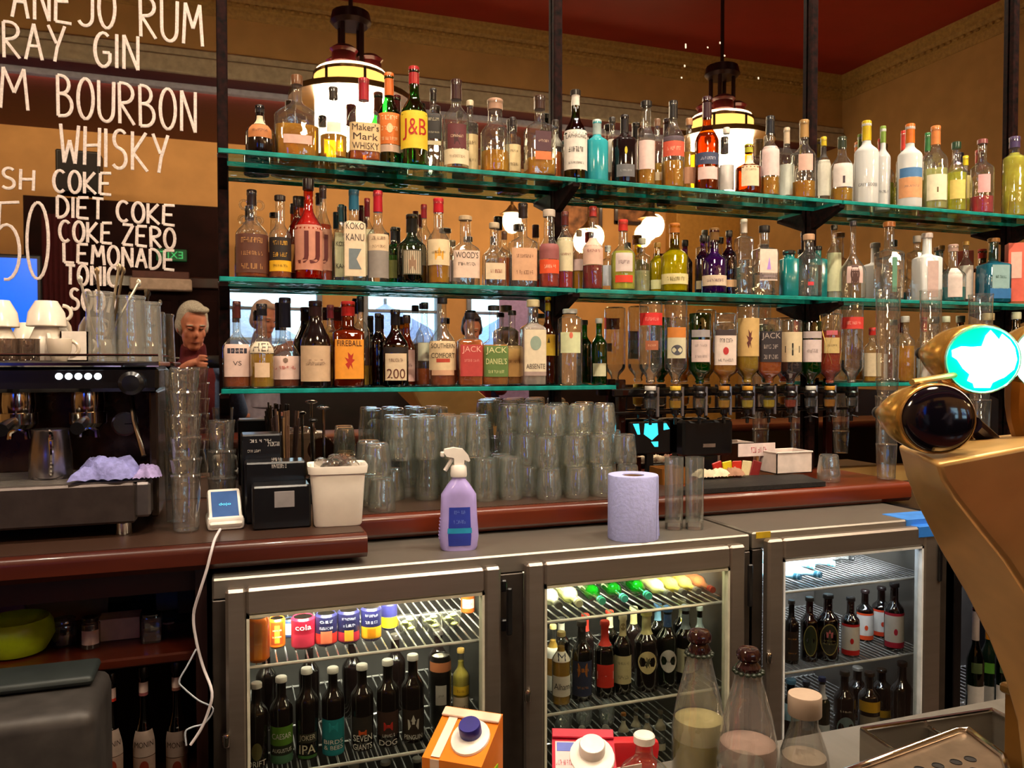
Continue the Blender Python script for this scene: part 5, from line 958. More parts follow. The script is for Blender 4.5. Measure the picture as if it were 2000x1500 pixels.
for x, y0, y1, w, s, c, la in ((20, 1155, 1188, 60, .18, '9a6a68', 'dusky pink folded packet at the back left of the under shelf'), (155, 1166, 1190, 50, .15, '9a6458', 'pink cardboard pack at the back of the under shelf'), (328, 1128, 1178, 40, .16, '6a7078', 'grey blue box at the back near the fridge'), (364, 1120, 1180, 28, .2, '6a5a44', 'tall brown box beside the fridge side')):
    q = PS(x, y1, s); h = PS(x, y0, s).z-zsf; tag(obj('storage_box', bx(-w/2*mpp(x, s), w/2*mpp(x, s), -.03, .03, 0, h, .002), mat(c, .7), None, 35, (q.x, -s, zsf+.0005)), la, 'box', 'boxes at the back of the under shelf')
p = PS(95, 1220, .2); tag(obj('paper_sheet', xf(bx(-.11, .11, -.002, .002, 0, .055), Matrix.Rotation(radians(-7), 4, 'X')), mat('7a5a38', .8), None, 35, (p.x+.02, -.20, zsf+.001)), 'tan paper sleeve standing behind the jars on the under shelf', 'paper')
zfl2 = .4305
for x, yt, c, la in ((218, 1312, 'c83020', 'dark syrup bottle with white and red neck band below the under shelf'), (281, 1300, '8a4a50', 'middle dark syrup bottle with dusky pink neck band'), (345, 1290, '7a4a40', 'dark syrup bottle nearest the fridge below the under shelf')):
    s = .46; q = PS(x, 1400, s); h = PS(x, yt, s).z-zfl2; r = 21*mpp(x, s); zf = lambda y: PS(x, y, s).z-zfl2
    bottle('syrup_bottle', la, 'bottle', (q.x, -s, zfl2), face(q.x, s), h, r, 'W', 'b', ('1c0a06', h*.7), ('1c1414', h*.93), [(zf(yt+50), zf(yt+30), .97, 'c8b0ac'), (zf(yt+56), zf(yt+50), .97, c), (zf(1470), zf(1422), .95, 'b8a8a0', 'MONIN', '3a2c28'), (zf(1510), zf(1471), .95, 'b0988c', None, None, ('o', '8a3424', .8, .7, .5))], 'dark syrup bottles under the worktop', {'sh': .50, 'nk': .72, 'rn': .42})
zb_ = PS(150, 1395, .86).z; xb1 = PS(186, 1400, .86).x; zl_ = PS(100, 1330, .74).z
mb = thing('steel_bin', 'brushed steel lidded bin standing at the bottom left', 'bin', (xb1-.22, -.74, 0))
obj('body', bx(-.22, .22, -.12, .11, 0, zb_, .025, 3), mat('3c3836', .5, .4, noise=.15), mb); obj('lid', bx(-.22, .20, .0, .11, zb_+.002, zl_, .025, 3), mat('262c2c', .5, .3), mb)
# ================================================================ FRIDGES
def label_rows(zf, labs): return [(zf(l[1]), zf(l[0]))+tuple(l[2:]) for l in labs]
liner_c = mat('2c2a28', .5, noise=.05); rub = mat('141212', .6); led = mat('fffbe8', .4, emit=14, ehex='fff2c8', noise=0); led_w = mat('f8fbff', .4, emit=14, ehex='e8f2ff', noise=0)
rackm = mat('d8d8d8', .22, .7, noise=.03); dglass = glass('f6f8f6', 'c0c8c6', .7, .03, .02, 2.6, 0)
frame_m = mat('9c9086', .36, .85, noise=.03, ns=5, bump=.010, stretch=(1, 1, 14))
def fridge(name, la, x0, x1, s, ztop, zbot, posts, lm):
    t = thing(name, la, 'fridge', (0, 0, 0)); y = -s
    obj('top_panel', bx(x0, x1, y, -.08, ztop-.045, ztop, .004), steel, t); obj('floor_panel', bx(x0, x1, y, -.08, zbot, zbot+.05), steel2, t)
    obj('side_panel', bx(x0, x0+.03, y+.002, -.08, zbot+.05, ztop-.0452), steel2, t); obj('side_panel', bx(x1-.03, x1, y+.002, -.08, zbot+.05, ztop-.0452), steel2, t)
    obj('back_panel', bx(x0+.031, x1-.031, -.11, -.081, zbot+.051, ztop-.046), lm, t)
    for a, b in posts: obj('front_post', bx(a, b, y-.001, y+.05, zbot+.05, ztop-.0452, .002), mat('4a423c', .4, .6), t)
    return t
def door(t, xl, xr, gl, gr, zt, zg, zb, y, gasket, hx):
    d = obj('door', join(bx(xl, gl, y-.032, y-.003, zb, zt, .006), bx(gr, xr, y-.032, y-.003, zb, zt, .006), bx(gl-.001, gr+.001, y-.032, y-.003, zg, zt, .006), bx(gl-.001, gr+.001, y-.032, y-.003, zb, zb+.06, .006)), frame_m, t)
    obj('door_glass', bx(gl-.004, gr+.004, y-.018, y-.014, zb+.05, zg+.006), dglass, d, 0)
    g = .006; obj('gasket', join(bx(gl, gl+g, y-.030, y-.004, zb+.06, zg), bx(gr-g, gr, y-.030, y-.004, zb+.06, zg), bx(gl, gr, y-.030, y-.004, zg-g, zg)), gasket, d, 0)
    obj('pull_handle', bx(hx-.007, hx+.007, y-.040, y-.031, zt-.16, zt-.05, .003), black_p, d); obj('hinge', lathe([(.007, 0), (.008, .003), (.008, .022), (.006, .026), (0, .027)], 12), chrome, d, loc=((xl if abs(hx-xr) < abs(hx-xl) else xr), y-.036, zt-.32))
    return d
def rack(t, x0, x1, y0, y1, z, n):
    S = [tube([(x0+(x1-x0)*(i+.5)/n, y0, z+.003), (x0+(x1-x0)*(i+.5)/n, y1, z+.003)], .0022, 5) for i in range(n)]
    r = obj('wire_rack', join(*S), rackm, t); r['kind'] = 'stuff'
    obj('front_rail', tube([(x0, y0, z), (x1, y0, z)], .0042, 8), mat('e8e8e4', .25, .5), t); obj('rear_rail', tube([(x0, y1, z), (x1, y1, z)], .003, 6), rackm, t)
    obj('cross_rail', tube([(x0, (y0+y1)/2, z-.003), (x1, (y0+y1)/2, z-.003)], .003, 6), rackm, t)
SFR = .63; yA = -SFR
xA0, xA1 = XFL, PS(1465, 1050, SFR).x
d1 = [PS(x, 1300, .66).x for x in (441, 979, 482, 947)]; d2 = [PS(x, 1300, .66).x for x in (1029, 1455, 1064, 1425)]
zdt = PS(700, 1131, .66).z; zdg = PS(700, 1182, .66).z
fA = fridge('bottle_fridge', 'double door stainless bottle fridge under the left of the counter', xA0, xA1, SFR, ZFT, .12, [(xA0, d1[0]+.005), (d1[1]-.004, d2[0]+.004), (d2[1]-.004, xA1)], liner_c)
door(fA, d1[0], d1[1], d1[2], d1[3], zdt, zdg, .16, yA, mat('c8c4b0', .4), d1[1]+.018); door(fA, d2[0], d2[1], d2[2], d2[3], zdt, zdg, .16, yA, mat('c8c4b0', .4), d2[1]+.010)
for y_ in (1148, 1226): q = PS(989, y_, .665); obj('lock', bx(q.x-.007, q.x+.007, -.652, -.632, q.z-.014, q.z+.014, .003), black_p, fA)
obj('divider', bx((d1[1]+d2[0])/2-.008, (d1[1]+d2[0])/2+.008, -.58, -.112, .172, ZFT-.047), liner_c, fA)
xB0, xB1 = xA1+.008, PS(1850, 1030, SFR).x
d3 = [PS(x, 1200, .66).x for x in (1500, 1838, 1530, 1803)]; z3t = PS(1650, 1042, .66).z; z3g = PS(1650, 1082, .66).z
fB = fridge('bottle_fridge', 'single door stainless bottle fridge with blue corner, right of the double one', xB0, xB1, SFR, ZFT+.004, .12, [(xB0, d3[0]+.005), (d3[1]-.004, xB1)], mat('55504c', .5))  # the blue corner is a painted screen reflection, the steel is plain
door(fB, d3[0], d3[1], d3[2], d3[3], z3t, z3g, .16, yA, mat('d8dce0', .4), d3[1]-.012)
q = PS(1495, 1046, .64); obj('yellow_tag', bx(q.x-.022, q.x+.022, -.6325, -.629, q.z-.008, q.z+.008), mat('b89818', .5), fB)
q = PS(1806, 1036, .64); obj('blue_glint_patch', bx(q.x-.045, xB1+.001, -.6635, -.56, z3t-.03, z3t+.001, .001), mat('2c74d0', .45), fB); obj('blue_glint_patch', bx(q.x-.058, xB1+.001, -.634, -.54, ZFT-.02, ZFT+.0055, .001), mat('3a80d8', .45), fB)  # blue patches painted for a screen's reflection on the steel corner
xC0 = xB1+.03; fC = fridge('wine_fridge', 'tall black wine fridge half hidden by the brass tap', xC0, xC0+.75, SFR, ZFT, .12, [(xC0, xC0+.03)], mat('2a2624', .5))
for o in fC.children:
    if o.name.startswith(('top', 'side', 'front')): o.data.materials[0] = black_p
q = PS(1907, 1144, .63); obj('red_indicator', sphere(.006, 10, 8, (1, .5, 1), (q.x, -.634, q.z)), mat('ff4018', .4, emit=5), fC); obj('header', bx(xC0, xC0+.75, -.634, -.6, ZFT-.16, ZFT-.046, .003), black_p, fC)
# lights: strip behind each door header
for (a, b, lm_, pw, col, ft) in ((d1[2], d1[3], led, 11, (1, .95, .74), fA), (d2[2], d2[3], led, 12, (1, .96, .72), fA), (d3[2], d3[3], led_w, 7, (.90, .95, 1), fB), (xC0+.05, xC0+.6, led_w, 5, (.9, .95, 1), fC)):
    zz_ = ZFT-.052; obj('light_strip', bx(a+.01, b-.01, -.60, -.575, zz_, zz_+.005), lm_, ft, 0)
    light('fridge_lamp', 'AREA', ((a+b)/2, -.565, zz_-.004), pw, col, (b-a)*.9, (radians(58), 0, 0), None, .06, radians(105))
y0 = -.60
zr1 = PS(716, 1277, .60).z; zr2 = PS(820, 1468, .60).z
rack(fA, xA0+.032, (d1[1]+d2[0])/2-.009, y0, -.115, zr1, 28); rack(fA, xA0+.032, (d1[1]+d2[0])/2-.009, y0, -.115, zr2, 28)
zq1 = PS(1240, 1196, .60).z; zq2 = PS(1190, 1378, .60).z; xm = (d1[1]+d2[0])/2+.009
rack(fA, xm, xA1-.032, y0, -.115, zq1, 26); rack(fA, xm, xA1-.032, y0, -.115, zq2, 26); rack(fA, xm, xA1-.032, y0, -.115, .40, 26); rack(fA, xA0+.032, xm-.018, y0, -.115, .38, 26)
zb1 = PS(1665, 1142, .60).z; zb2 = PS(1665, 1295, .60).z
rack(fB, xB0+.032, xB1-.032, y0, -.115, zb1, 34); rack(fB, xB0+.032, xB1-.032, y0, -.115, zb2, 34); rack(fB, xB0+.032, xB1-.032, y0, -.115, .36, 30)
rack(fC, xC0+.032, xC0+.718, y0, -.115, .30, 26)
RK = .0055
# ---- cans, door 1 top rack
def can(x, yt, w, s, zb, cols, txt, tcol, la, group):
    h = PS(x, yt, s).z-zb; r = w/2*mpp(x, s, 1230); q = PS(x, 1240, s); t = thing('drink_can', la, 'can', (q.x, -s, zb+RK), face(q.x, s), group); h -= RK
    pr = [(r*.75, 0), (r*.8, .002), (r, h*.07), (r, h*.93), (r*.86, h*.985), (r*.84, h), (r*.78, h*.985), (0, h*.98)]
    obj('shell', lathe(pr, 22), mat(cols[0], .28, .3, coat=.4), t)
    PR = [(0, 0), (0, 0)]+pr
    for i, (a, b, wf, c) in enumerate(cols[1:]): obj('print', patch(PR, 2, 1, h*a, h*b, wf, .0004+.0002*i), mat(c, .35), t, 50)
    if txt: lettering(txt[0], PR, 2, 1, h*txt[1], h*txt[2], txt[3], t, tcol, r)
    obj('lid', lathe([(0, h*.982), (r*.77, h*.985)], 18, caps=False), chrome, t)
gc = 'cans on the top rack of the left door'
can(504, 1204, 44, .575, zr1, ['d86a18', (.1, .9, .35, 'e88a30')], ('~', .3, .6, .5), 'f0b070', 'plain orange can at the left front of the top rack', gc)
can(541, 1206, 32, .50, zr1, ['d86a18', (.15, .9, .7, '8a3410'), (.2, .8, .3, 'e88028')], ('~|~', .3, .75, .8), 'e8d0a0', 'orange can with dark blocks behind the plain orange one', gc)
can(566, 1208, 24, .44, zr1, ['3a4a80', (.2, .8, .8, 'c8ccd8')], None, None, 'slim navy and silver can between the orange and the red one', gc)
can(592, 1203, 46, .52, zr1, ['a01c34', (.1, .5, .9, 'b02840')], ('cola', .62, .86, .95), 'e8d8d8', 'cherry red can with white cola lettering', gc)
can(637, 1196, 43, .52, zr1, ['24244a', (.05, .42, .95, 'b83028'), (.12, .5, .5, 'd87050')], ('~|~', .5, .9, .9), 'c8c8d8', 'navy can with red orange fruit right of the cherry red can', gc)
can(681, 1190, 43, .52, zr1, ['24244a', (.05, .38, .95, 'a82438'), (.12, .45, .4, 'd8a030')], ('~|~', .5, .9, .9), 'c8c8d8', 'navy can with crimson fruit, second of the navy cans', gc)
can(725, 1184, 40, .52, zr1, ['28285a', (.05, .45, .95, 'e0a020'), (.15, .4, .4, 'c07810')], ('~|~', .5, .9, .9), 'c8c8d8', 'navy can with golden lemon print, third of the navy cans', gc)
can(760, 1176, 32, .46, zr1, ['28285a', (.05, .5, .95, 'e8c818')], None, None, 'yellow and navy can right of the golden one', gc)
can(914, 1160, 28, .40, zr1, ['d86a28', (.3, .8, .8, 'e8d0c0')], ('~', .4, .7, .8), 'c02820', 'orange and white can at the right end of the top rack', gc)
for i, (x, la) in enumerate(((796, 'clear pouch of lime wedges, left one on the rack'), (842, 'clear tub of cut limes in the middle of the rack'), (880, 'clear tub of cut limes nearest the orange and white can'))):
    q = PS(x, 1225, .50); t = thing('lime_tub', la, 'tub', (q.x, -.50, zr1+RK), 0, 'clear tubs of cut limes'); obj('tub', lathe([(.02, 0), (.021, .002), (.025, .034), (.026, .036)], 18, 3, caps=False), glass('f4f4e8', 'b0b098', .9, .12), t)
    for k in range(5): a = k*1.3; obj('lime_wedge', sphere(.010, 10, 6, (1, .6, .5), (.009*cos(a), .009*sin(a), .008+.006*k)), mat('c8d070', .4), t)
# ---- bottles, door 1 second rack
def fb(x, yt, w, s, zb, ty, gl, liq, cap, labs, la, group, name='beer_bottle', o={}):
    q = PS(x, 1300, s); zb += RK; h = PS(x, yt, s).z-zb; zf = lambda y: PS(x, y, s).z-zb
    return bottle(name, la, 'bottle', (q.x, -s, zb), face(q.x, s), h, w/2*mpp(x, s, 1300), ty, gl, (liq[0], zf(liq[1])) if liq else None, (cap, h*.955) if cap else None, label_rows(zf, labs), group, dict(o))
gB = 'dark beer bottles behind the left fridge door'; wc = 'e8e4dc'; ob = dict(sh=.62, nk=.79, rn=.42)
BE = [(500, 1333, 44, [(1440, 1478, .8, None, None, None, ('o', '5a5430', .9, .9, .5)), (1475, 1497, .9, None, 'DRIFT', wc)], 'dark beer bottle with olive disc, first from the left'),
 (549, 1321, 44, [(1411, 1447, .95, '5a8a28', 'CAESAR', wc), (1447, 1466, .95, '1c2414', 'AUGUSTUS', wc), (1466, 1490, .95, '4a7858')], 'dark beer bottle with green label, second from the left'),
 (599, 1304, 44, [(1424, 1442, .8, '2a2a20', 'JOKER', 'd8d0b8'), (1442, 1466, .8, None, 'IPA', 'd8d0b8'), (1466, 1472, .8, '3a6a30')], 'dark beer bottle lettered IPA, third from the left'),
 (650, 1303, 44, [(1397, 1434, .95, '1c8088', None, None, ('b', '2898a0', .8, .5, .6)), (1434, 1456, .95, '187078', 'BIRDS|& BEES', wc), (1456, 1474, .95, '1c8894')], 'dark beer bottle with turquoise label, fourth from the left'),
 (707, 1297, 44, [(1392, 1430, .85, '2a2420', None, None, ('b', 'c85020', .7, .3, .2)), (1424, 1458, .95, None, 'SEVEN|GIANTS', wc)], 'dark beer bottle with orange mark, fifth from the left'),
 (757, 1288, 44, [(1382, 1428, .9, '3a241c', None, None, ('b', 'c02c20', .8, .35, .4)), (1420, 1448, .9, None, '~|DOG', wc)], 'dark beer bottle with red mark, sixth from the left'),
 (806, 1278, 44, [(1378, 1436, .9, '2c2018', None, None, ('c', 'd8d4cc', 1.0, .5, .6)), (1410, 1436, .9, None, '|PENGUIN', 'f0ece4')], 'dark beer bottle with white penguin crowd shape, seventh from the left')]
for x, yt, w, labs, la in BE: fb(x, yt, w, .545, zr2, 'A', 'K', None, 'e0dcd4', labs, la, gB, o=ob)
can(860, 1278, 42, .50, zr2, ['14100e', (.80, .93, .98, 'b87048'), (.35, .62, .5, 'a8a098')], ('~', .38, .58, .4), '1c1410', 'tall black can with copper band behind the orange carton', 'cans on the second rack')
fb(900, 1266, 34, .47, zr2, 'A', 'C', ('e0a030', 1290), 'd8b060', [(1335, 1352, .9, 'e8b828', '~', '8a5a10'), (1356, 1392, .9, 'd8bc98', '~', '6a4020')], 'clear bottle of golden drink at the right of the second rack', 'bottles on the second rack')
for i in range(5): q = 520+i*84; fb(q, 1262-i*8, 40, .36, zr2, 'A', 'K', None, '3a3430', [], ORD[i]+' dark beer bottle in the unlit back row from the left', 'dark beer bottles in the back row', o=ob)
for i in range(4): fb(690+i*62, 1492-6*i, 40, .52, .38, 'A', 'K', None, '8a8880', [(1560, 1590, .8, 'a09888')], ORD[i]+' bottle from the left on the lowest rack of the left door', 'bottles on the lowest left rack', o=ob)
# ---- door 2: bottles lying on the top rack
def lying(x, y, s, L, r, gl, liq, cap, la, group, yaw=0, zb=None, lab=None, name='soft_drink_bottle'):
    q = PS(x, y, s); t = bottle(name, la, 'bottle', (q.x+sin(yaw)*L, -s+L*cos(yaw), zb+RK+r+.0016), 0, L, r, 'A', gl, (liq, L*.9) if liq else None, (cap, L*.88), [(L*.2, L*.5, .9, lab)] if lab else [], group, {'sh': .52, 'nk': .74, 'rn': .42})
    t.rotation_euler = (pi/2, 0, -yaw); return t
gl_ = 'bottles lying on the top rack of the middle door'
LY = [(1093, 1192, 'C', 'f0e8a0', '5a5a50', 'pale lemonade bottle lying, first from the left on the top rack', 'e8e4b0'), (1132, 1184, 'C', 'ece070', 'd8d8b0', 'pale lemonade bottle lying, second from the left on the top rack', 'f0eab8'),
 (1177, 1176, 'G', '2a9a48', '40c8a0', 'first green bottle lying with mint cap on the top rack', None), (1221, 1168, 'G', '1c8a48', '58e0d0', 'second green bottle lying with turquoise cap on the top rack', None), (1268, 1166, 'G', '2a9a50', '40d0b0', 'third green bottle lying with mint cap on the top rack', None),
 (1308, 1160, 'C', 'f0d870', '6a6a60', 'pale yellow bottle lying right of the green ones', 'f4f0d0'), (1337, 1154, 'C', 'e8a820', '5a5a54', 'golden juice bottle lying, second right of the green ones', 'f0d880'), (1365, 1148, 'C', 'e0a030', '6a6258', 'golden juice bottle lying, third right of the green ones', None), (1393, 1142, 'C', 'd86020', 'c83818', 'orange juice bottle lying at the right end of the top rack', None)]
for x, y, gl, liq, cap, la, lab in LY: lying(x, y, .575, .17, .0215 if x < 1290 else .0195, gl, liq, cap, la, gl_, .10, zq1, lab)
for i, x in enumerate((1195, 1240, 1286, 1325)):
    q = PS(x, 1150, .5); t = lying(x-6, 1140, .50, .16, .021, 'G' if i < 2 else 'C', '2a9a48' if i < 2 else 'e8c850', '50d8c0' if i < 2 else 'c8b040', ['first', 'second', 'third', 'fourth'][i]+' bottle of the upper layer lying on the top rack', 'upper layer of lying bottles', .10, zq1+.036)
gb2 = 'beer bottles on the second rack of the middle door'
o2 = dict(sh=.60, nk=.77, rn=.40)
fb(1096, 1233, 36, .56, zq2, 'A', 'C', ('e08a20', 1262), 'd8c080', [(1270, 1288, .97, 'e0d8cc', 'M', '2a2a40'), (1315, 1354, .95, 'e0d8cc', 'Alham', '2a2a2a')], 'amber lager bottle with white label reading in script, middle door', gb2, o=o2)
fb(1080, 1220, 28, .47, zq2, 'A', 'C', ('e08a20', 1250), 'd8c080', [(1262, 1282, .97, 'e0d8cc'), (1315, 1350, .95, 'e0d8cc')], 'amber lager bottle half hidden at the left edge of the middle door', gb2, o=o2)
fb(1136, 1212, 41, .55, zq2, 'A', 'b', ('1c0c08', 1250), '3a3430', [(1232, 1252, .97, '2a2420', None, None, ('b', 'c8c0b8', .8, .25, .2)), (1285, 1352, .9, '2c3450', '~|~', 'e09038', ('b', 'b06830', .9, .4, .75))], 'brown beer bottle with orange and navy shield label', gb2, o=o2)
fb(1181, 1212, 39, .55, zq2, 'A', 'b', ('2a0c08', 1250), 'b83020', [(1216, 1258, .97, 'c83024'), (1292, 1336, .85, 'd03024', None, None, ('b', 'e8dcd4', 1.6, .36, .52)), (1306, 1318, .7, None, '~', 'b02018')], 'brown beer bottle with red neck and red oval label', gb2, o=o2)
fb(1216, 1200, 34, .55, zq2, 'A', 'b', ('1c0c08', 1240), 'c8bc98', [(1204, 1240, .97, 'c8bc90', None, None, ('o', '8a7a50', .6, .4, .5)), (1276, 1330, .95, 'c8bc90', '~|~', '5a5a48')], 'brown beer bottle with cream neck and cream label', gb2, o=o2)
fb(1262, 1192, 46, .55, zq2, 'A', 'K', None, 'c8bc70', [(1198, 1236, .97, 'c8c088'), (1264, 1308, .9, None, None, None, ('o', 'c8b888', 1.55, 1.0, .5)), (1264, 1308, .9, None, None, None, ('f', '3a3a28', .7, .5, .5))], 'black beer bottle with round cream label', gb2, o=o2)
fb(1303, 1184, 41, .55, zq2, 'A', 'd', None, '4878b0', [(1198, 1222, .97, '3a6098', None, None, ('b', 'c8d0d8', 1.2, .3, .25)), (1262, 1306, .9, None, None, None, ('o', 'c8c4c0', 1.55, 1.0, .5)), (1270, 1300, .8, None, '~', '3a3a3a')], 'green beer bottle with blue neck and round white label', gb2, o=o2)
fb(1338, 1182, 37, .55, zq2, 'A', 'b', ('3a0c0c', 1236), '8a98a0', [(1198, 1226, .97, '8898a0'), (1262, 1308, .95, 'b8b498', None, None, ('b', '3a3024', .4, .6, .4))], 'dark red beer bottle with silver neck and cream label', gb2, o=o2)
fb(1366, 1184, 26, .50, zq2, 'A', 'b', None, 'a0a8a0', [(1205, 1230, .97, '98a8a8')], 'slim brown bottle with silver neck at the right of the middle door', gb2, o=o2)
for i in range(6): fb(1096+i*47, 1206-7*i, 34, .42, zq2, 'A', ['b', 'K', 'b', 'K', 'd', 'b'][i], None, ['3a3838', 'b83020', 'c83828', 'c8bc90', '5080b0', '90a0a0'][i], [(1216-7*i, 1238-7*i, .97, ['c8c0b8', 'c83024', 'c8bc90', 'c8c088', '6a98b8', '98a0a8'][i])], ORD[i]+' beer bottle of the back row behind the middle door from the left', 'back row beers behind the middle door', o=o2)
gb3 = 'mixer bottles on the lowest rack of the middle door'
for i, (x, y) in enumerate(((1094, 1440), (1136, 1428), (1182, 1426))):
    t = lying(x, y, .55, .15, .021, 'C', 'e8e8dc', 'c8ccc8', ORD[i]+' clear mixer bottle lying cap first on the lowest rack', 'mixer bottles lying on the lowest rack', .5, PS(x, y, .55).z-.03)
for i, (x, y, c) in enumerate(((1218, 1392, 'b87838'), (1242, 1382, '6a6458'), (1264, 1396, 'c8c4b8'), (1290, 1388, '8a8470'))): fb(x, y, 22, .50, .40, 'A', 'C', ('d8d0c0', y+60), c, [(y+14, y+34, .95, 'b8b4a0'), (y+60, y+100, .9, 'c8c4b0')], ORD[i]+' upright mixer bottle from the left on the lowest rack', gb3, 'mixer_bottle', o2)
# ---- single door fridge
for i, (x, y, la) in enumerate(((1540, 1142, 'white and blue bottle lying at the lower left of the single door'), (1580, 1142, 'white and blue bottle lying second from the left of the single door'), (1566, 1118, 'white bottle lying behind the first two'), (1606, 1114, 'white bottle with turquoise cap lying further back'))):
    lying(x+24, y-2, .57-.09*(i > 1), .16, .020, '9ccce0', None, '3a7890' if i < 2 else '58b8c8', la, 'white bottles lying behind the single door', -.5, zb1, 'd8f0f8')
lying(1668, 1118, .44, .12, .017, 'C', 'e8e8e8', '1c1c1c', 'single clear bottle with black cap lying alone on the wire rack', 'bottles lying alone', -.55, zb1, 'f4f4f4')
gb4 = 'bottles on the second rack of the single door'
fb(1545, 1172, 28, .55, zb2, 'A', 'K', None, '2a2420', [(1230, 1285, .9, '2a1c14', '~|~', 'c88030')], 'black bottle with orange lettering, first behind the single door', gb4, o=o2)
fb(1580, 1166, 34, .55, zb2, 'A', 'M', ('1c0808', 1220), '2a2420', [(1216, 1276, .9, None, None, None, ('o', '9a8848', 1.5, 1.0, .5)), (1218, 1274, .9, None, None, None, ('o', '28301c', 1.35, 1.0, .5))], 'dark red bottle with half hidden oval green label', gb4, o=o2)
fb(1616, 1160, 42, .56, zb2, 'A', 'M', ('2a0a08', 1210), '2a2420', [(1212, 1273, .9, None, None, None, ('o', '9a8848', 1.6, 1.0, .5)), (1214, 1271, .9, None, None, None, ('o', '28281c', 1.45, 1.0, .5)), (1222, 1240, .5, None, None, None, ('c', 'c86870', .6, .9, .5)), (1242, 1254, .85, None, '~|~', 'b0a060')], 'dark red bottle with large oval green and pink label', gb4, o=o2)
for x, yt, w, s, c, la in ((1660, 1166, 34, .56, 'c81c1c', 'red cider bottle with white label at the front of the single door'), (1688, 1152, 32, .47, 'd84818', 'red cider bottle with white label and orange base, behind the front one'), (1720, 1146, 34, .46, 'd84020', 'red cider bottle with white label, third from the left'), (1745, 1138, 36, .56, 'b81c38', 'red cider bottle with white label nearest the door edge')):
    zt_ = PS(x, yt, s).z; hh_ = zt_-zb2; yb = lambda f: 711+(H-(zb2+hh_*f))/mpp(x, s, 1200)
    fb(x, yt, w, s, zb2, 'A', 'M', ('3a0808', yt+50), '1c1010', [(yb(.58), yb(.54), .97, c), (yb(.54), yb(.16), .97, 'd8d0cc', None, None, ('o', c, .4, .25, .4)), (yb(.16), yb(.08), .97, c)], la, 'cider bottles with white labels', 'cider_bottle', dict(sh=.6, nk=.74, rn=.42))
q = PS(1790, 1244, .42); t = thing('sauce_tube', 'small white and red squeezy bottle on the second rack', 'bottle', (q.x-.01, -.42, zb2+RK)); obj('body', lathe([(.014, 0), (.015, .03), (.012, .05)], 14), mat('d02820', .4), t); obj('cap', lathe([(.009, .05), (.008, .07)], 12), white_p, t)
q = PS(1770, 1255, .36); tag(obj('blue_cloth', crumple(10, 8, .03, .03, .006, 3), mat('2c50c0', .8), None, 60, (q.x, -.36, zb2+RK)), 'small bright blue cloth lying on the second rack', 'cloth')
gb5 = 'bottles on the lowest rack of the single door'
for x, y, gl, c, labs, la in ((1545, 1326, 'K', '5a90c0', [(1370, 1400, .9, '8ab0c8')], 'bottle with blue cap at the bottom left of the single door'), (1575, 1330, 'V', '2a3a58', [(1390, 1420, .9, '3a5878')], 'dark bottle beside the blue capped one'), (1606, 1322, 'V', '2a3c80', [(1335, 1362, .97, 'c8ccdc'), (1410, 1440, .9, 'b8c0c8')], 'dark bottle with white and blue neck label'), (1650, 1310, 'K', '3a3430', [(1378, 1386, .8, None, '~', 'c8c0b0'), (1392, 1440, .95, None, None, None, ('o', '6a8088', 1.6, 1, .5))], 'black bottle with round grey teal label'), (1698, 1312, 'b', '3a2818', [(1364, 1384, .95, 'c89818'), (1392, 1420, .9, '8a8070')], 'brown bottle with yellow neck label'), (1722, 1306, 'b', '3a2818', [(1380, 1394, .95, 'd8a818')], 'brown bottle with yellow label right of the first yellow one'), (1762, 1292, 'b', '2a1810', [], 'tall brown bottle nearest the white door edge'), (1675, 1302, 'b', 'a09c98', [], 'brown bottle with silver cap behind the round label')):
    s = {1762: .57, 1675: .45, 1722: .46}.get(x, .55); fb(x, y, 40 if x not in (1606, 1575) else 30, s, .36, 'A', gl, None, c, labs, la, gb5, o=o2)
gw = 'wine bottles in the wine fridge'
for i, (x, y, fo, la) in enumerate(((1906, 1176, 'b8b0b0', 'wine bottle with silver foil, first in the wine fridge'), (1932, 1186, 'd88820', 'wine bottle with orange foil, second in the wine fridge'), (1962, 1176, 'c0b4b4', 'wine bottle with silver white foil, third in the wine fridge'), (1992, 1182, 'c8a878', 'wine bottle with beige foil, last in the wine fridge'))):
    s = .57-.07*(i % 2); q = PS(x, 1200, s); h = PS(x, y, s).z-.306; zf = lambda yy: PS(x, yy, s).z-.306
    bottle('wine_bottle', la, 'bottle', (q.x, -s, .306), face(q.x, s), h, .025, 'W', 'd' if i != 1 else 'V', None, (fo, h*.72), [(zf(1400), zf(1335), .9, 'b8b4b0'), (zf(1310), zf(1290), .6, '5a9a30' if i == 1 else '3a4a28')], gw, {'sh': .55, 'nk': .72, 'rn': .38})

for a, b, sd in ((d1[1]-.20, d1[1]-.02, 'left'), (d2[2]+.0, d2[2]+.15, 'right')):
    lb_ = obj('light_cover', bx(a, b, -.20, -.15, ZFT-.19, ZFT-.058, .008), mat('fff6d8', .5, emit=4, ehex='fff0c0', noise=0), fA)
# ================================================================ FOREGROUND: bar station
ST = .70
bs = thing('bar_station', 'stainless steel work station on the near side of the aisle', 'work station', (0, 0, 0))
obj('steel_top', bx(-.9, 1.75, -1.62, -1.08, ST-.03, ST, .004), steel2, bs); obj('front_apron', bx(-.9, 1.75, -1.10, -1.085, .1, ST-.03), steel2, bs); obj('leg', bx(-.88, -.84, -1.6, -1.12, 0, ST-.03), steel2, bs); obj('leg', bx(1.68, 1.72, -1.6, -1.12, 0, ST-.03), steel2, bs)
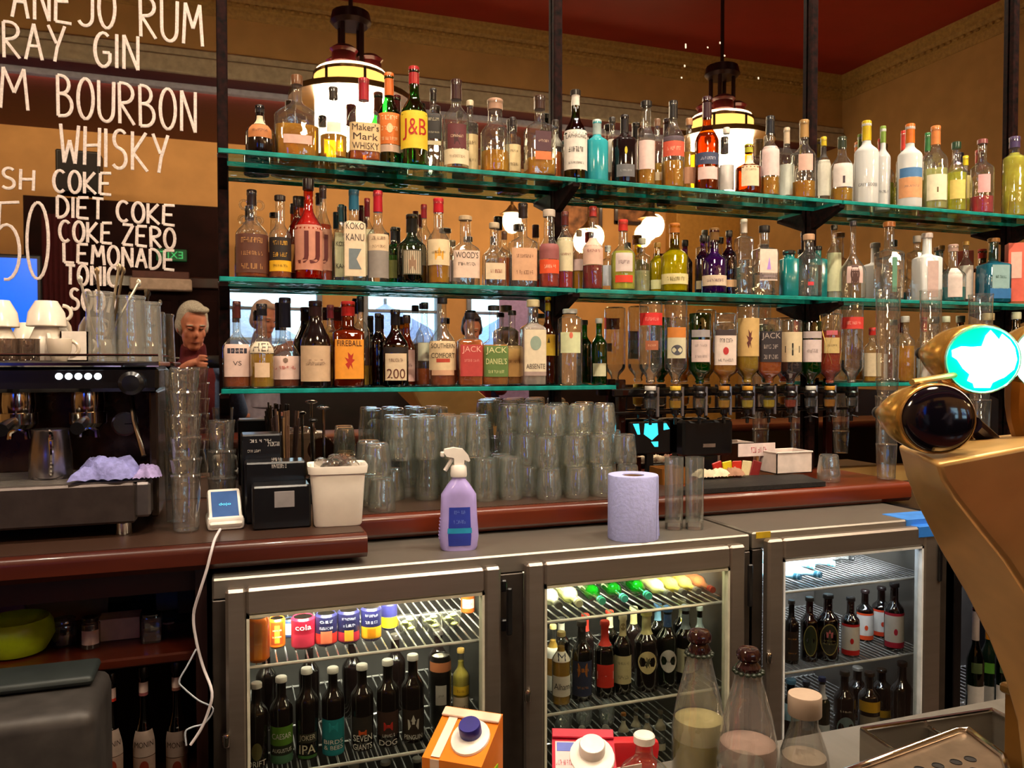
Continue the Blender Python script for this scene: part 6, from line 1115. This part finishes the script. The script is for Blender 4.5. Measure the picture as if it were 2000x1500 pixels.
# juice cartons
def carton(x, yt, s, w, la, c, lidc, rot, h2, cap_r, stripe=None, tilt=.035):
    q = PS(x, yt, s); zt = q.z; t = thing('juice_carton', la, 'carton', (q.x, -s, ST+.0005), rot, 'juice cartons on the steel station'); h = zt-ST; a = w/2
    V = [(-a, -a, 0), (a, -a, 0), (a, a, 0), (-a, a, 0), (-a, -a, h-tilt), (a, -a, h-tilt), (a, a, h), (-a, a, h)]
    obj('body', (V, [(0, 3, 2, 1), (4, 5, 6, 7), (0, 1, 5, 4), (1, 2, 6, 5), (2, 3, 7, 6), (3, 0, 4, 7)]), mat(c, .3, coat=.4, noise=.05), t, 0)
    sl = atan(tilt/(2*a)); M_ = Matrix.Translation((0, 0, h-tilt/2+.0006)) @ Matrix.Rotation(sl, 4, 'X')
    obj('spout_base', xf(lathe([(cap_r*1.75, 0), (cap_r*1.7, .003), (cap_r*1.2, .006), (0, .006)], 24), M_ @ Matrix.Translation((.012, -.004, 0)) @ Matrix.Diagonal((1.0, 1.15, 1, 1))), white_p, t)
    obj('screw_cap', xf(lathe([(cap_r, .004), (cap_r, .020), (cap_r*.93, .022), (0, .022)], 24), M_ @ Matrix.Translation((.012, 0, 0))), mat(lidc, .35, coat=.3), t)
    obj('seam_flap', xf(bx(-a*1.0, a*1.0, a*.62, a*.98, 0, .004, .001), M_), mat(stripe or c, .4), t)
    if stripe:
        obj('pale_stripe', xf(bx(-a*.72, -a*.42, -a*1.02, a*.98, .0002, .0012), M_), mat('e8d0c0', .4), t)
        obj('pale_stripe', bx(-a*.72, -a*.42, -a-.0008, -a+.001, 0, h-tilt), mat('e0c0a8', .4), t)
    return t, a, h
t, a, h = carton(905, 1412, 1.34, .086, 'orange juice carton with navy screw cap, upright on the steel station', 'e07a10', '28247a', radians(-38), 0, .0155, 'e8c8b0')
obj('print_panel', bx(-a*.5, a*.6, -a-.001, -a+.001, .02, h-.075), mat('3a28a0', .4), t); obj('lettering', mv(flat_text('~', a*.9, .018), .003, -a-.0016, h-.094), white_p, t, 0)
obj('leaf_print', bx(a-.001, a+.001, -.03, .02, .04, h-.06), mat('8ac020', .4), t)
t, a, h = carton(1140, 1452, 1.34, .092, 'crimson juice carton with white screw cap beside the fridge divider', 'b01c34', 'f0e8e0', radians(-22), 0, .019, None)
M_ = Matrix.Translation((0, 0, h-.035/2+.0008)) @ Matrix.Rotation(atan(.035/(2*a)), 4, 'X'); obj('pale_panel', xf(bx(-a*.9, -a*.1, -a*.9, a*.5, 0, .0006), M_), mat('e0b8b8', .4), t, 0); obj('blue_mark', xf(bx(-a*.85, -a*.25, a*.1, a*.45, .0006, .001), M_), mat('5a68b8', .4), t, 0)
obj('lettering', xf(mv(xf(flat_text('~', a*.75, .009), Matrix.Rotation(-pi/2, 4, 'X')), -a*.5, -a*.35, .0012), M_), mat('9a3048', .5), t, 0)
q = PS(1222, 1455, 1.31); t = thing('ketchup_pouch', 'white and red squeezy pouch lying behind the crimson carton', 'pouch', (q.x, -1.29, ST+.0005)); obj('pouch', xf(bx(-.045, .045, -.014, .014, 0, q.z-ST, .01, 2), Matrix.Rotation(radians(8), 4, 'Y')), mat('b82028', .35), t); obj('white_flash', bx(-.03, .03, -.0165, -.0145, .09, .13), white_p, t)
q = PS(1258, 1460, 1.36); bottle('juice_bottle', 'orange labelled juice bottle right of the crimson carton', 'bottle', (q.x, -1.36, ST+.0005), -.3, q.z-ST+.02, .036, 'A', 'C', ('c06020', .1), ('e8e0d8', .2), [(.09, q.z-ST-.03, .95, 'd84a18', '~', 'f0d0c0')], None, {'sh': .72, 'nk': .86})
# carafes
def carafe(x, yt, w, s, lev, cols, la):
    q = PS(x, yt, s); h = q.z-ST; k = mpp(x, s, 1350); r = w/2*k; zf = lambda y: PS(x, y, s).z-ST; t = thing('juice_carafe', la, 'carafe', (q.x, -s, ST+.0005), 0, 'pourer carafes on the steel station')
    pr = [(0, .003), (r*.9, 0), (r, .008), (r, zf(yt+190)), (r*.82, zf(yt+135)), (r*.52, zf(yt+72)), (r*.44, zf(yt+52)), (r*.46, zf(yt+44))]
    obj('glass_body', lathe(pr, 26), glass('f4f2ee', 'b4b0a8', .95, .14, .03, 1.8, .07), t, 45)
    zl = zf(lev); lp = [(a*.95, max(b, .006)) for a, b in pr if b < zl]; lp[0] = (0, .006); rr = r_at([(0, 0)]+pr, zl)*.95
    zs = zl-.035; lo = [p for p in lp if p[1] < zs]+[(r_at([(0, 0)]+pr, zs)*.95, zs), (0, zs)]; obj('juice', lathe(lo, 20), mat(cols[0], .3, trans=.35, ior=1.2), t)
    obj('froth', lathe([(0, zs+.0005), (r_at([(0, 0)]+pr, zs)*.95, zs+.0005)]+[p for p in lp if p[1] > zs+.001]+[(rr, zl), (0, zl)], 20), mat(cols[1], .6), t)
    obj('collar', join(*[sphere(.005, 8, 6, (1, 1, .8), (r*.46*cos(2*pi*i/14), r*.46*sin(2*pi*i/14), zf(yt+46))) for i in range(14)]), mat('1c2418', .3), t)
    rl = 23*k; obj('pourer_lid', lathe([(r*.40, zf(yt+46)), (r*.42, zf(yt+36)), (rl*.72, zf(yt+26)), (rl, zf(yt+20)), (rl*1.02, zf(yt+10)), (rl*.8, zf(yt+2)), (rl*.3, zf(yt)), (0, zf(yt))], 22), mat('2a1414', .15, coat=.8), t)
carafe(1366, 1230, 104, 1.16, 1402, ('b0a020', 'b8ae78'), 'glass carafe of yellow juice with dark pourer lid'); carafe(1462, 1265, 114, 1.28, 1450, ('a06a6a', 'b89a90'), 'glass carafe of cloudy pink juice with dark pourer lid')
# wooden lidded jar and small glasses
q = PS(1572, 1356, 1.2); k = mpp(1572, 1.2, 1400); h = q.z-ST; t = thing('lidded_jar', 'clear flared jar with pale pink wooden looking lid', 'jar', (q.x, -1.2, ST+.0005))
obj('jar', lathe([(0, .003), (.044, 0), (.046, .006), (.042, h*.25), (.024, h*.62), (.024, h-.03)], 24, caps=False), glass('eceae6', '8c8884', .9, .12, .03, 1.6), t); obj('lid', lathe([(31*k, h-.038), (32*k, h-.036), (32*k, h-.003), (31*k, h), (0, h)], 26), mat('b8a08c', .4, noise=.1, ns=12), t); obj('salt', lathe([(0, .005), (.041, .005), (.039, h*.2), (0, h*.2)], 18), mat('c8b8a8', .8), t)
for x, yt, s, la in ((1446, 1486, 1.36, 'rim of a clear glass at the bottom edge in front of the carafes'),):
    q = PS(x, yt, s); t = thing('water_glass', la, 'glass', (q.x, -s, ST+.0005)); h = q.z-ST; obj('wall', join(lathe([(.028, 0), (.036, h)], 22, caps=False), lathe([(.034, h), (.026, .01), (0, .008)], 22, caps=False)), tgl, t)
# ice well and perforated drip tray
A, B, C_ = PZ(1683, 1424, .79), PZ(1938, 1386, .79), PZ(1768, 1480, .79); E_ = A+(C_-A)*2.0; Fp = B+(C_-A)*2.0
iw = thing('ice_well', 'open stainless ice well beside the tap column', 'ice well', (0, 0, 0))
def wall4(name, a, b, z0, z1, th=.004):
    d = (b-a); d.z = 0; n = Vector((-d.y, d.x, 0)).normalized()*th
    V = [tuple(Vector((p.x, p.y, z))+o) for p in (a, b) for z in (z0, z1) for o in (Vector(), n)]
    obj(name, (V, [(0, 1, 3, 2), (4, 6, 7, 5), (0, 2, 6, 4), (1, 5, 7, 3), (2, 3, 7, 6), (0, 4, 5, 1)]), steel, iw, 0)
    obj('rolled_rim', tube([(a.x, a.y, z1), (b.x, b.y, z1)], .004, 8), chrome, iw)
for a, b in ((A, B), (B, Fp), (Fp, E_), (E_, A)): wall4('side_wall', a.copy(), b.copy(), ST+.001, .79)
mid = (A+B)/2; mid2 = (E_+Fp)/2; wall4('divider', mid, mid2, ST+.001, .775)
dt = thing('drip_tray', 'perforated stainless drip tray at the lower right', 'tray', (0, 0, 0))
P4 = [PZ(x, y, .85) for x, y in ((1560, 1545), (1868, 1432), (1892, 1430), (1960, 1482), (1985, 1560), (1700, 1640))]
zt = .85; pl_ = [(p.x, p.y) for p in P4]
# plate with real holes: grid of cells, holes cut as octagons
x0, x1 = min(p[0] for p in pl_), max(p[0] for p in pl_); y0, y1 = min(p[1] for p in pl_), max(p[1] for p in pl_)
obj('tray_plate', prism(pl_, zt-.012, zt), mat('b09880', .3, .85, noise=.1), dt, 0)
obj('raised_rim', tube([(x, y, zt+.004) for x, y in pl_]+[(pl_[0][0], pl_[0][1], zt+.004)], .005, 8), chrome, dt)
for (x, y) in ((1895, 1483), (1867, 1489), (1832, 1496), (1797, 1503), (1762, 1511), (1905, 1506), (1872, 1514), (1838, 1522)):
    q = PZ(x, y, zt); obj('drain_hole', lathe([(.0, .0003), (.0075, .0003), (.0077, .0012), (.0086, .0012), (.0088, 0)], 14, caps=False), mat('1a120e', .6), dt, loc=(q.x, q.y, zt))
obj('tray_leg', bx(pl_[5][0]+.01, pl_[5][0]+.03, pl_[5][1]+.02, pl_[5][1]+.04, ST, zt-.012), steel2, dt)
# ================================================================ BEER FONT (brass swan column, tap lenses)
brass = mat('d0a260', .33, .38, noise=.10, ns=9); brass2 = mat('96662a', .38, .5, noise=.1, ns=8)
brass3 = mat('d0a050', .22, .8, noise=.06, ns=9)
bf = thing('beer_font', 'large curved brass beer font with lit badges at the right', 'beer font', (0, 0, 0))
def pn(px, py, n): return PS(px, py, D-n)
OUT = [(1752, 868), (1768, 930), (1790, 985), (1835, 1075), (1885, 1160), (1930, 1250), (1962, 1330), (1985, 1410), (1995, 1500), (1998, 1600)]
INN = [(1830, 905), (1842, 940), (1866, 975), (1915, 1035), (1965, 1095), (2010, 1165), (2045, 1240), (2070, 1330), (2085, 1420), (2090, 1560)]
FAR = [(2120, 850), (2150, 880), (2180, 915), (2220, 960), (2250, 1020), (2270, 1090), (2285, 1180), (2295, 1290), (2300, 1400), (2300, 1540)]
nO, nI = .86, .74; V = []
for i in range(10):
    o_, i_, f_ = OUT[i], INN[i], FAR[i]; V += [tuple(pn(*o_, nO)), tuple(pn(*i_, nI)), tuple(pn(*f_, nI-.06)), tuple(pn(f_[0]-60, f_[1]-10, nO))]
Q = [(0, 1, 2, 3), (36, 39, 38, 37)]
for i in range(9):
    for k in range(4): a = i*4+k; b = i*4+(k+1) % 4; Q.append((a, b, b+4, a+4))
o = obj('swan_column', (V, Q), brass, bf, 50); md = o.modifiers.new('bevel', 'BEVEL'); md.width = .006; md.segments = 3; md.limit_method = 'ANGLE'; md.angle_limit = radians(40)
cap_ = [pn(1752, 868, nO), pn(1830, 880, nI), pn(2120, 850, nI-.06)]
def lens(cx, cy_, rpx, tipx, tipy, n, badge, name):
    c = pn(cx, cy_, n); k = (c-CAM).dot(FW)/F; R_ = rpx*k; tip = pn(tipx, tipy, n+.10)
    ax = ((CAM-c).normalized()*.9+Vector((.25, 0, -.05))).normalized(); q = ax.to_track_quat('Z', 'Y').to_matrix().to_4x4(); M_ = Matrix.Translation(c) @ q
    inv = M_.inverted(); tl_ = inv @ tip; V = []; n_ = 32
    for t_, f in ((1.0, .10), (.97, .17), (.62, .62), (.40, .88), (.20, 1.0), (.05, 1.03), (0, 1.0), (-.01, .96)):
        for i in range(n_): a = 2*pi*i/n_; V.append(tuple(M_ @ Vector((tl_.x*max(t_, 0)+R_*f*cos(a), tl_.y*max(t_, 0)+R_*f*sin(a), tl_.z*max(t_, 0)+(.001 if t_ < 0 else 0)))))
    Q = [(j*n_+i, j*n_+(i+1) % n_, (j+1)*n_+(i+1) % n_, (j+1)*n_+i) for j in range(7) for i in range(n_)]+[tuple(range(n_))]
    o = obj(name, (V, Q), brass3, bf, 40)
    obj('tip_cap', sphere(R_*.2, 14, 10, (1, 1, 1), tuple(tip)), black_p, o)
    obj('bezel_ring', xf(lathe([(R_*.97, .000), (R_*1.0, .003), (R_*.97, .006), (R_*.93, .004)], 36, caps=False), M_), mat('a8dcc8', .15, .5) if badge != 'dark' else brass2, o)
    if badge == 'dark': obj('dome', xf(lathe([(R_*.985*cos(a), .002+R_*.30*sin(a)) for a in [pi/2*i/8 for i in range(9)]], 36), M_), mat('0c0a14', .10, coat=1, noise=0), o)
    else:
        obj('lit_face', xf(disc(R_*.95, 40, .004), M_), mat('00d8a8', .3, emit=1.15 if badge == 'green' else 4, ehex='00ecb8' if badge == 'green' else 'ffffff', noise=0), o, 0)
        if badge == 'green':
            sh = [(-.62, .42), (-.30, .40), (-.05, .42), (.05, .75), (.18, .92), (.30, .78), (.42, .62), (.50, .80), (.72, .60), (.86, .36), (.93, .0), (.86, -.30), (.60, -.55), (.45, -.62), (.28, -.72), (.22, -.88), (-.22, -.88), (-.26, -.74), (-.42, -.66), (-.36, -.46), (-.55, -.28), (-.72, .0), (-.86, .10), (-.88, .30)]
            obj('lit_emblem', xf(([(x*R_*.93, y*R_*.93, .0055) for x, y in sh], [tuple(range(len(sh)))]), M_), mat('ffffff', .3, emit=6, ehex='f4fffc', noise=0), o, 0)
    return o, c
l1, c1 = lens(1918, 702, 67, 1800, 690, .78, 'green', 'tap_lens'); l2, c2 = lens(1830, 818, 68, 1716, 806, .76, 'dark', 'tap_lens'); l3, c3 = lens(2056, 700, 70, 1950, 690, .74, 'white', 'tap_lens')
# arms that carry the lenses on the column
for c in (c1, c3): obj('lens_arm', tube(smooth_path([tuple(c+Vector((-.02, .03, -.02))), tuple(c+Vector((.02, .06, -.08))), tuple(c+Vector((.05, .05, -.16)))], 5), .016, 10), brass2, bf)
obj('tap_spout', tube([tuple(pn(1900, 830, .80)), tuple(pn(1935, 860, .82)), tuple(pn(1945, 905, .82))], .012, 10), mat('1c1830', .2, .5), bf); obj('tap_lever', tube([tuple(c2+Vector((-.02, .02, .045))), tuple(pn(1868, 732, .80))], .004, 8), mat('c8a860', .3, .6), bf)
# brass block at the right bottom (column of the drip rail)
q = PZ(1962, 1400, .87); rp = thing('rail_post', 'short square brass post beside the drip tray', 'post', (q.x+.055, q.y+.0, ST+.0005)); hh = PS(1962, 1352, D-(D+q.y)).z-ST
obj('shaft', bx(-.026, .03, -.026, .026, 0, hh, .004), brass2, rp); obj('lip', bx(-.034, .03, -.03, .03, hh-.014, hh+.003, .004), mat('a8844c', .2, .9), rp)
# customers' bar counter, behind and under the camera
bc = thing('customer_bar', 'polished wooden bar counter on the customer side under the taps', 'bar counter', (0, 0, 0))
obj('bar_top', bx(-3.2, 4.8, -2.32, -1.90, 1.02, 1.07, .012, 2), mahog, bc); obj('bar_front', bx(-3.2, 4.8, -2.2, -2.1, 0, 1.02), dwood, bc)
# ================================================================ PHOTOGRAPHER reflected in the mirror
def fused(shapes, voxel, m, parent, name, sub=0, smooth_it=6):
    s = join(*shapes); d = bpy.data.meshes.new(name); d.from_pydata(s[0], [], s[1]); fixn(d)
    o = bpy.data.objects.new(name, d); COL.objects.link(o)
    r = o.modifiers.new('r', 'REMESH'); r.mode = 'VOXEL'; r.voxel_size = voxel; r.use_smooth_shade = True
    if smooth_it: sm = o.modifiers.new('s', 'SMOOTH'); sm.iterations = smooth_it; sm.factor = .5
    dg = bpy.context.evaluated_depsgraph_get(); nd = bpy.data.meshes.new_from_object(o.evaluated_get(dg)); bpy.data.objects.remove(o)
    nd.materials.clear(); nd.materials.append(m); nd.polygons.foreach_set('use_smooth', [True]*len(nd.polygons)); nd.name = name
    o2 = bpy.data.objects.new(name, nd); COL.objects.link(o2); o2.parent = parent; return o2
skin = mat('c87e62', .5, noise=.08, ns=30); hair_m = mat('b8b0a4', .7, noise=.15, ns=120, bump=.4); jack = mat('4a5c80', .8, noise=.1, ns=80, bump=.2); jump = mat('5a1018', .85, noise=.1, ns=90, bump=.25); jean = mat('1c2434', .8)
man = thing('person', 'grey haired person in dark red polo neck and blue jacket holding up a phone', 'person', (-.19, -2.80, 0))
def lim(pts, rr, n=14): return tube(smooth_path(pts, 5), .05, n, True, [rr[0]+(0)]*0 or [rr[min(int(i/5), len(rr)-1)]+(rr[min(int(i/5)+1, len(rr)-1)]-rr[min(int(i/5), len(rr)-1)])*((i % 5)/5) for i in range((len(pts)-1)*5+1)])
HM = Matrix.Translation((.0, .075, 1.665)) @ Matrix.Rotation(radians(-14), 4, 'Z') @ Matrix.Rotation(radians(-16), 4, 'X')
hd = [sphere(.098, 24, 18, (.80, .98, 1.05), (0, -.012, .035)), sphere(.078, 20, 14, (.80, .92, 1.05), (0, .018, -.045)), sphere(.04, 14, 10, (.9, .7, .7), (0, .058, -.100)), sphere(.022, 12, 8, (.65, 1, 1.0), (0, .098, -.018)), sphere(.017, 12, 8, (.6, .8, 2.0), (0, .088, .008)),
      sphere(.03, 12, 8, (2.0, .6, .5), (0, .070, .030)), sphere(.022, 12, 8, (.35, .9, 1.5), (.082, -.008, -.005)), sphere(.022, 12, 8, (.35, .9, 1.5), (-.082, -.008, -.005)), sphere(.026, 12, 8, (.9, .7, 1.1), (.040, .056, -.024)), sphere(.026, 12, 8, (.9, .7, 1.1), (-.040, .056, -.024)), sphere(.013, 10, 8, (1.9, .6, .5), (0, .085, -.060)), sphere(.013, 10, 8, (1.7, .6, .5), (0, .083, -.070))]
bodyS = [xf(s, HM) for s in hd]+[lim([(0, 0, 1.42), (0, .02, 1.52), (0, .06, 1.60)], [.07, .058, .055]),
  lim([(0, 0, .95), (0, 0, 1.15), (0, -.01, 1.36), (0, 0, 1.45)], [.13, .125, .14, .09], 18),
  lim([(.17, 0, 1.40), (.24, .05, 1.16), (.22, .28, 1.40), (.252, .355, 1.455)], [.05, .042, .034, .026]), lim([(-.17, 0, 1.40), (-.25, .06, 1.16), (-.06, .27, 1.40), (.035, .35, 1.46)], [.05, .042, .034, .026]),
  lim([(.09, 0, .95), (.10, .02, .52), (.10, -.02, .08)], [.085, .06, .045]), lim([(-.09, 0, .95), (-.10, .02, .52), (-.10, -.02, .08)], [.085, .06, .045]), sphere(.05, 12, 8, (.9, 2.2, .8), (.10, .05, .04)), sphere(.05, 12, 8, (.9, 2.2, .8), (-.10, .05, .04))]
# hands: palm, four fingers curled on the phone edge, thumb behind; phone centre at x .13
PHX0, PHX1, PHY = .062, .236, .374
for sgn, ex in ((-1, PHX0), (1, PHX1)):
    bodyS.append(sphere(.036, 14, 10, (.55, .8, 1.15), (ex+sgn*.014, .354, 1.462)))
    for k, (dz, ln) in enumerate(((.030, .9), (.010, 1.0), (-.010, .95), (-.029, .78))):
        bodyS.append(tube(smooth_path([(ex+sgn*.016, .364, 1.462+dz), (ex+sgn*.014, .386, 1.464+dz*1.05), (ex-sgn*.010*ln, .3885, 1.463+dz*1.05), (ex-sgn*.028*ln, .3855, 1.461+dz*1.0)], 4), .008, 8, True, [.0092-.0002*i for i in range(13)]))
    bodyS.append(tube(smooth_path([(ex+sgn*.012, .344, 1.44), (ex-sgn*.012, .348, 1.432), (ex-sgn*.034, .359, 1.438)], 4), .009, 8, True, [.0115-.0003*i for i in range(9)]))
bd = fused(bodyS, .0062, skin, man, 'body', 0, 3)
eye = mat('e8e0d8', .2, noise=0)
for sx_ in (-1, 1):
    e = obj('eye', xf(sphere(.0128, 14, 10, (1, .8, .62), (sx_*.031, .0745, .012)), HM), mat('5a4a44', .25), bd); obj('eyelid', xf(sphere(.0145, 14, 10, (1.15, .75, .55), (sx_*.031, .0735, .0165)), HM), skin, bd); obj('eyebrow', xf(sphere(.012, 10, 8, (1.7, .4, .35), (sx_*.033, .083, .034)), HM), hair_m, bd)
obj('mouth', xf(sphere(.012, 12, 8, (1.7, .35, .2), (0, .0925, -.066)), HM), mat('94554a', .6), bd)
hs = [sphere(.106, 22, 16, (.83, .90, 1.0), (0, -.032, .052)), sphere(.05, 14, 10, (1.2, .8, .5), (.02, .040, .118)), sphere(.06, 14, 10, (.55, 1.0, 1.0), (.062, -.03, .01)), sphere(.06, 14, 10, (.55, 1.0, 1.0), (-.062, -.03, .01)), sphere(.08, 16, 12, (1.0, .62, 1.0), (0, -.070, -.01))]
fused([xf(s, HM) for s in hs], .007, hair_m, man, 'hair', 0, 2)
fused([lim([(0, 0, 1.40), (0, .015, 1.49), (0, .045, 1.565)], [.095, .078, .070]), lim([(0, .035, 1.0), (0, .04, 1.2), (0, .035, 1.38), (0, .01, 1.46)], [.128, .125, .128, .09], 18)], .009, jump, man, 'polo_neck', 0, 3)
fused([lim([(0, -.01, .86), (0, -.015, 1.12), (0, -.02, 1.34), (0, -.01, 1.43)], [.155, .15, .155, .10], 20), sphere(.09, 14, 10, (1.2, .95, .7), (.15, -.01, 1.40)), sphere(.09, 14, 10, (1.2, .95, .7), (-.15, -.01, 1.40)),
  lim([(.18, 0, 1.39), (.25, .05, 1.16), (.205, .26, 1.37)], [.068, .060, .048]), lim([(-.18, 0, 1.39), (-.26, .06, 1.16), (-.085, .255, 1.375)], [.068, .060, .048])], .010, jack, man, 'jacket', 0, 3)
fused([lim([(0, 0, .92), (0, 0, .80)], [.14, .13], 18), lim([(.09, 0, .92), (.10, .02, .52), (.10, -.02, .11)], [.105, .078, .065]), lim([(-.09, 0, .92), (-.10, .02, .52), (-.10, -.02, .11)], [.105, .078, .065])], .012, jean, man, 'jeans', 0, 3)
ph = thing('smartphone', 'black smartphone held up in landscape by the grey haired person', 'phone', (-.19+(PHX0+PHX1)/2, -2.80+PHY, 1.4625))
pw = (PHX1-PHX0)/2; obj('case', bx(-pw, pw, -.004, .004, -.036, .036, .004, 2), mat('0a0a0c', .25, coat=.4), ph); obj('display', bx(-pw+.004, pw-.004, -.0046, -.0038, -.032, .032), mat('30343c', .1, emit=.25, ehex='806040'), ph)

# two more customers standing by the far windows, seen only in the mirror
def customer(px, py, s_, la, rz, mats):
    p = PS(px, py, -s_); loc = (p.x, -p.y, 0); r = man.copy(); COL.objects.link(r); r.location = loc; r.rotation_euler = (0, 0, rz); r.scale = (p.z/1.80,)*3; r['label'] = la
    for ch in list(man.children):
        c = ch.copy(); COL.objects.link(c); c.parent = r; m_ = mats.get(ch.name.split('.')[0])
        if m_: c.material_slots[0].link = 'OBJECT'; c.material_slots[0].material = m_
        for g_ in list(ch.children): e_ = g_.copy(); COL.objects.link(e_); e_.parent = c
customer(925, 616, 4.7, 'dark haired person in a red shirt standing near the far windows', .5, {'hair': mat('1c1218', .6), 'jacket': mat('8a2428', .8), 'polo_neck': mat('8a2428', .8)})
customer(508, 592, 4.7, 'pale haired person in a lilac top standing near the left far window', -.4, {'hair': mat('c8a898', .6), 'jacket': mat('a8a0b8', .8), 'polo_neck': mat('a8a0b8', .8)})
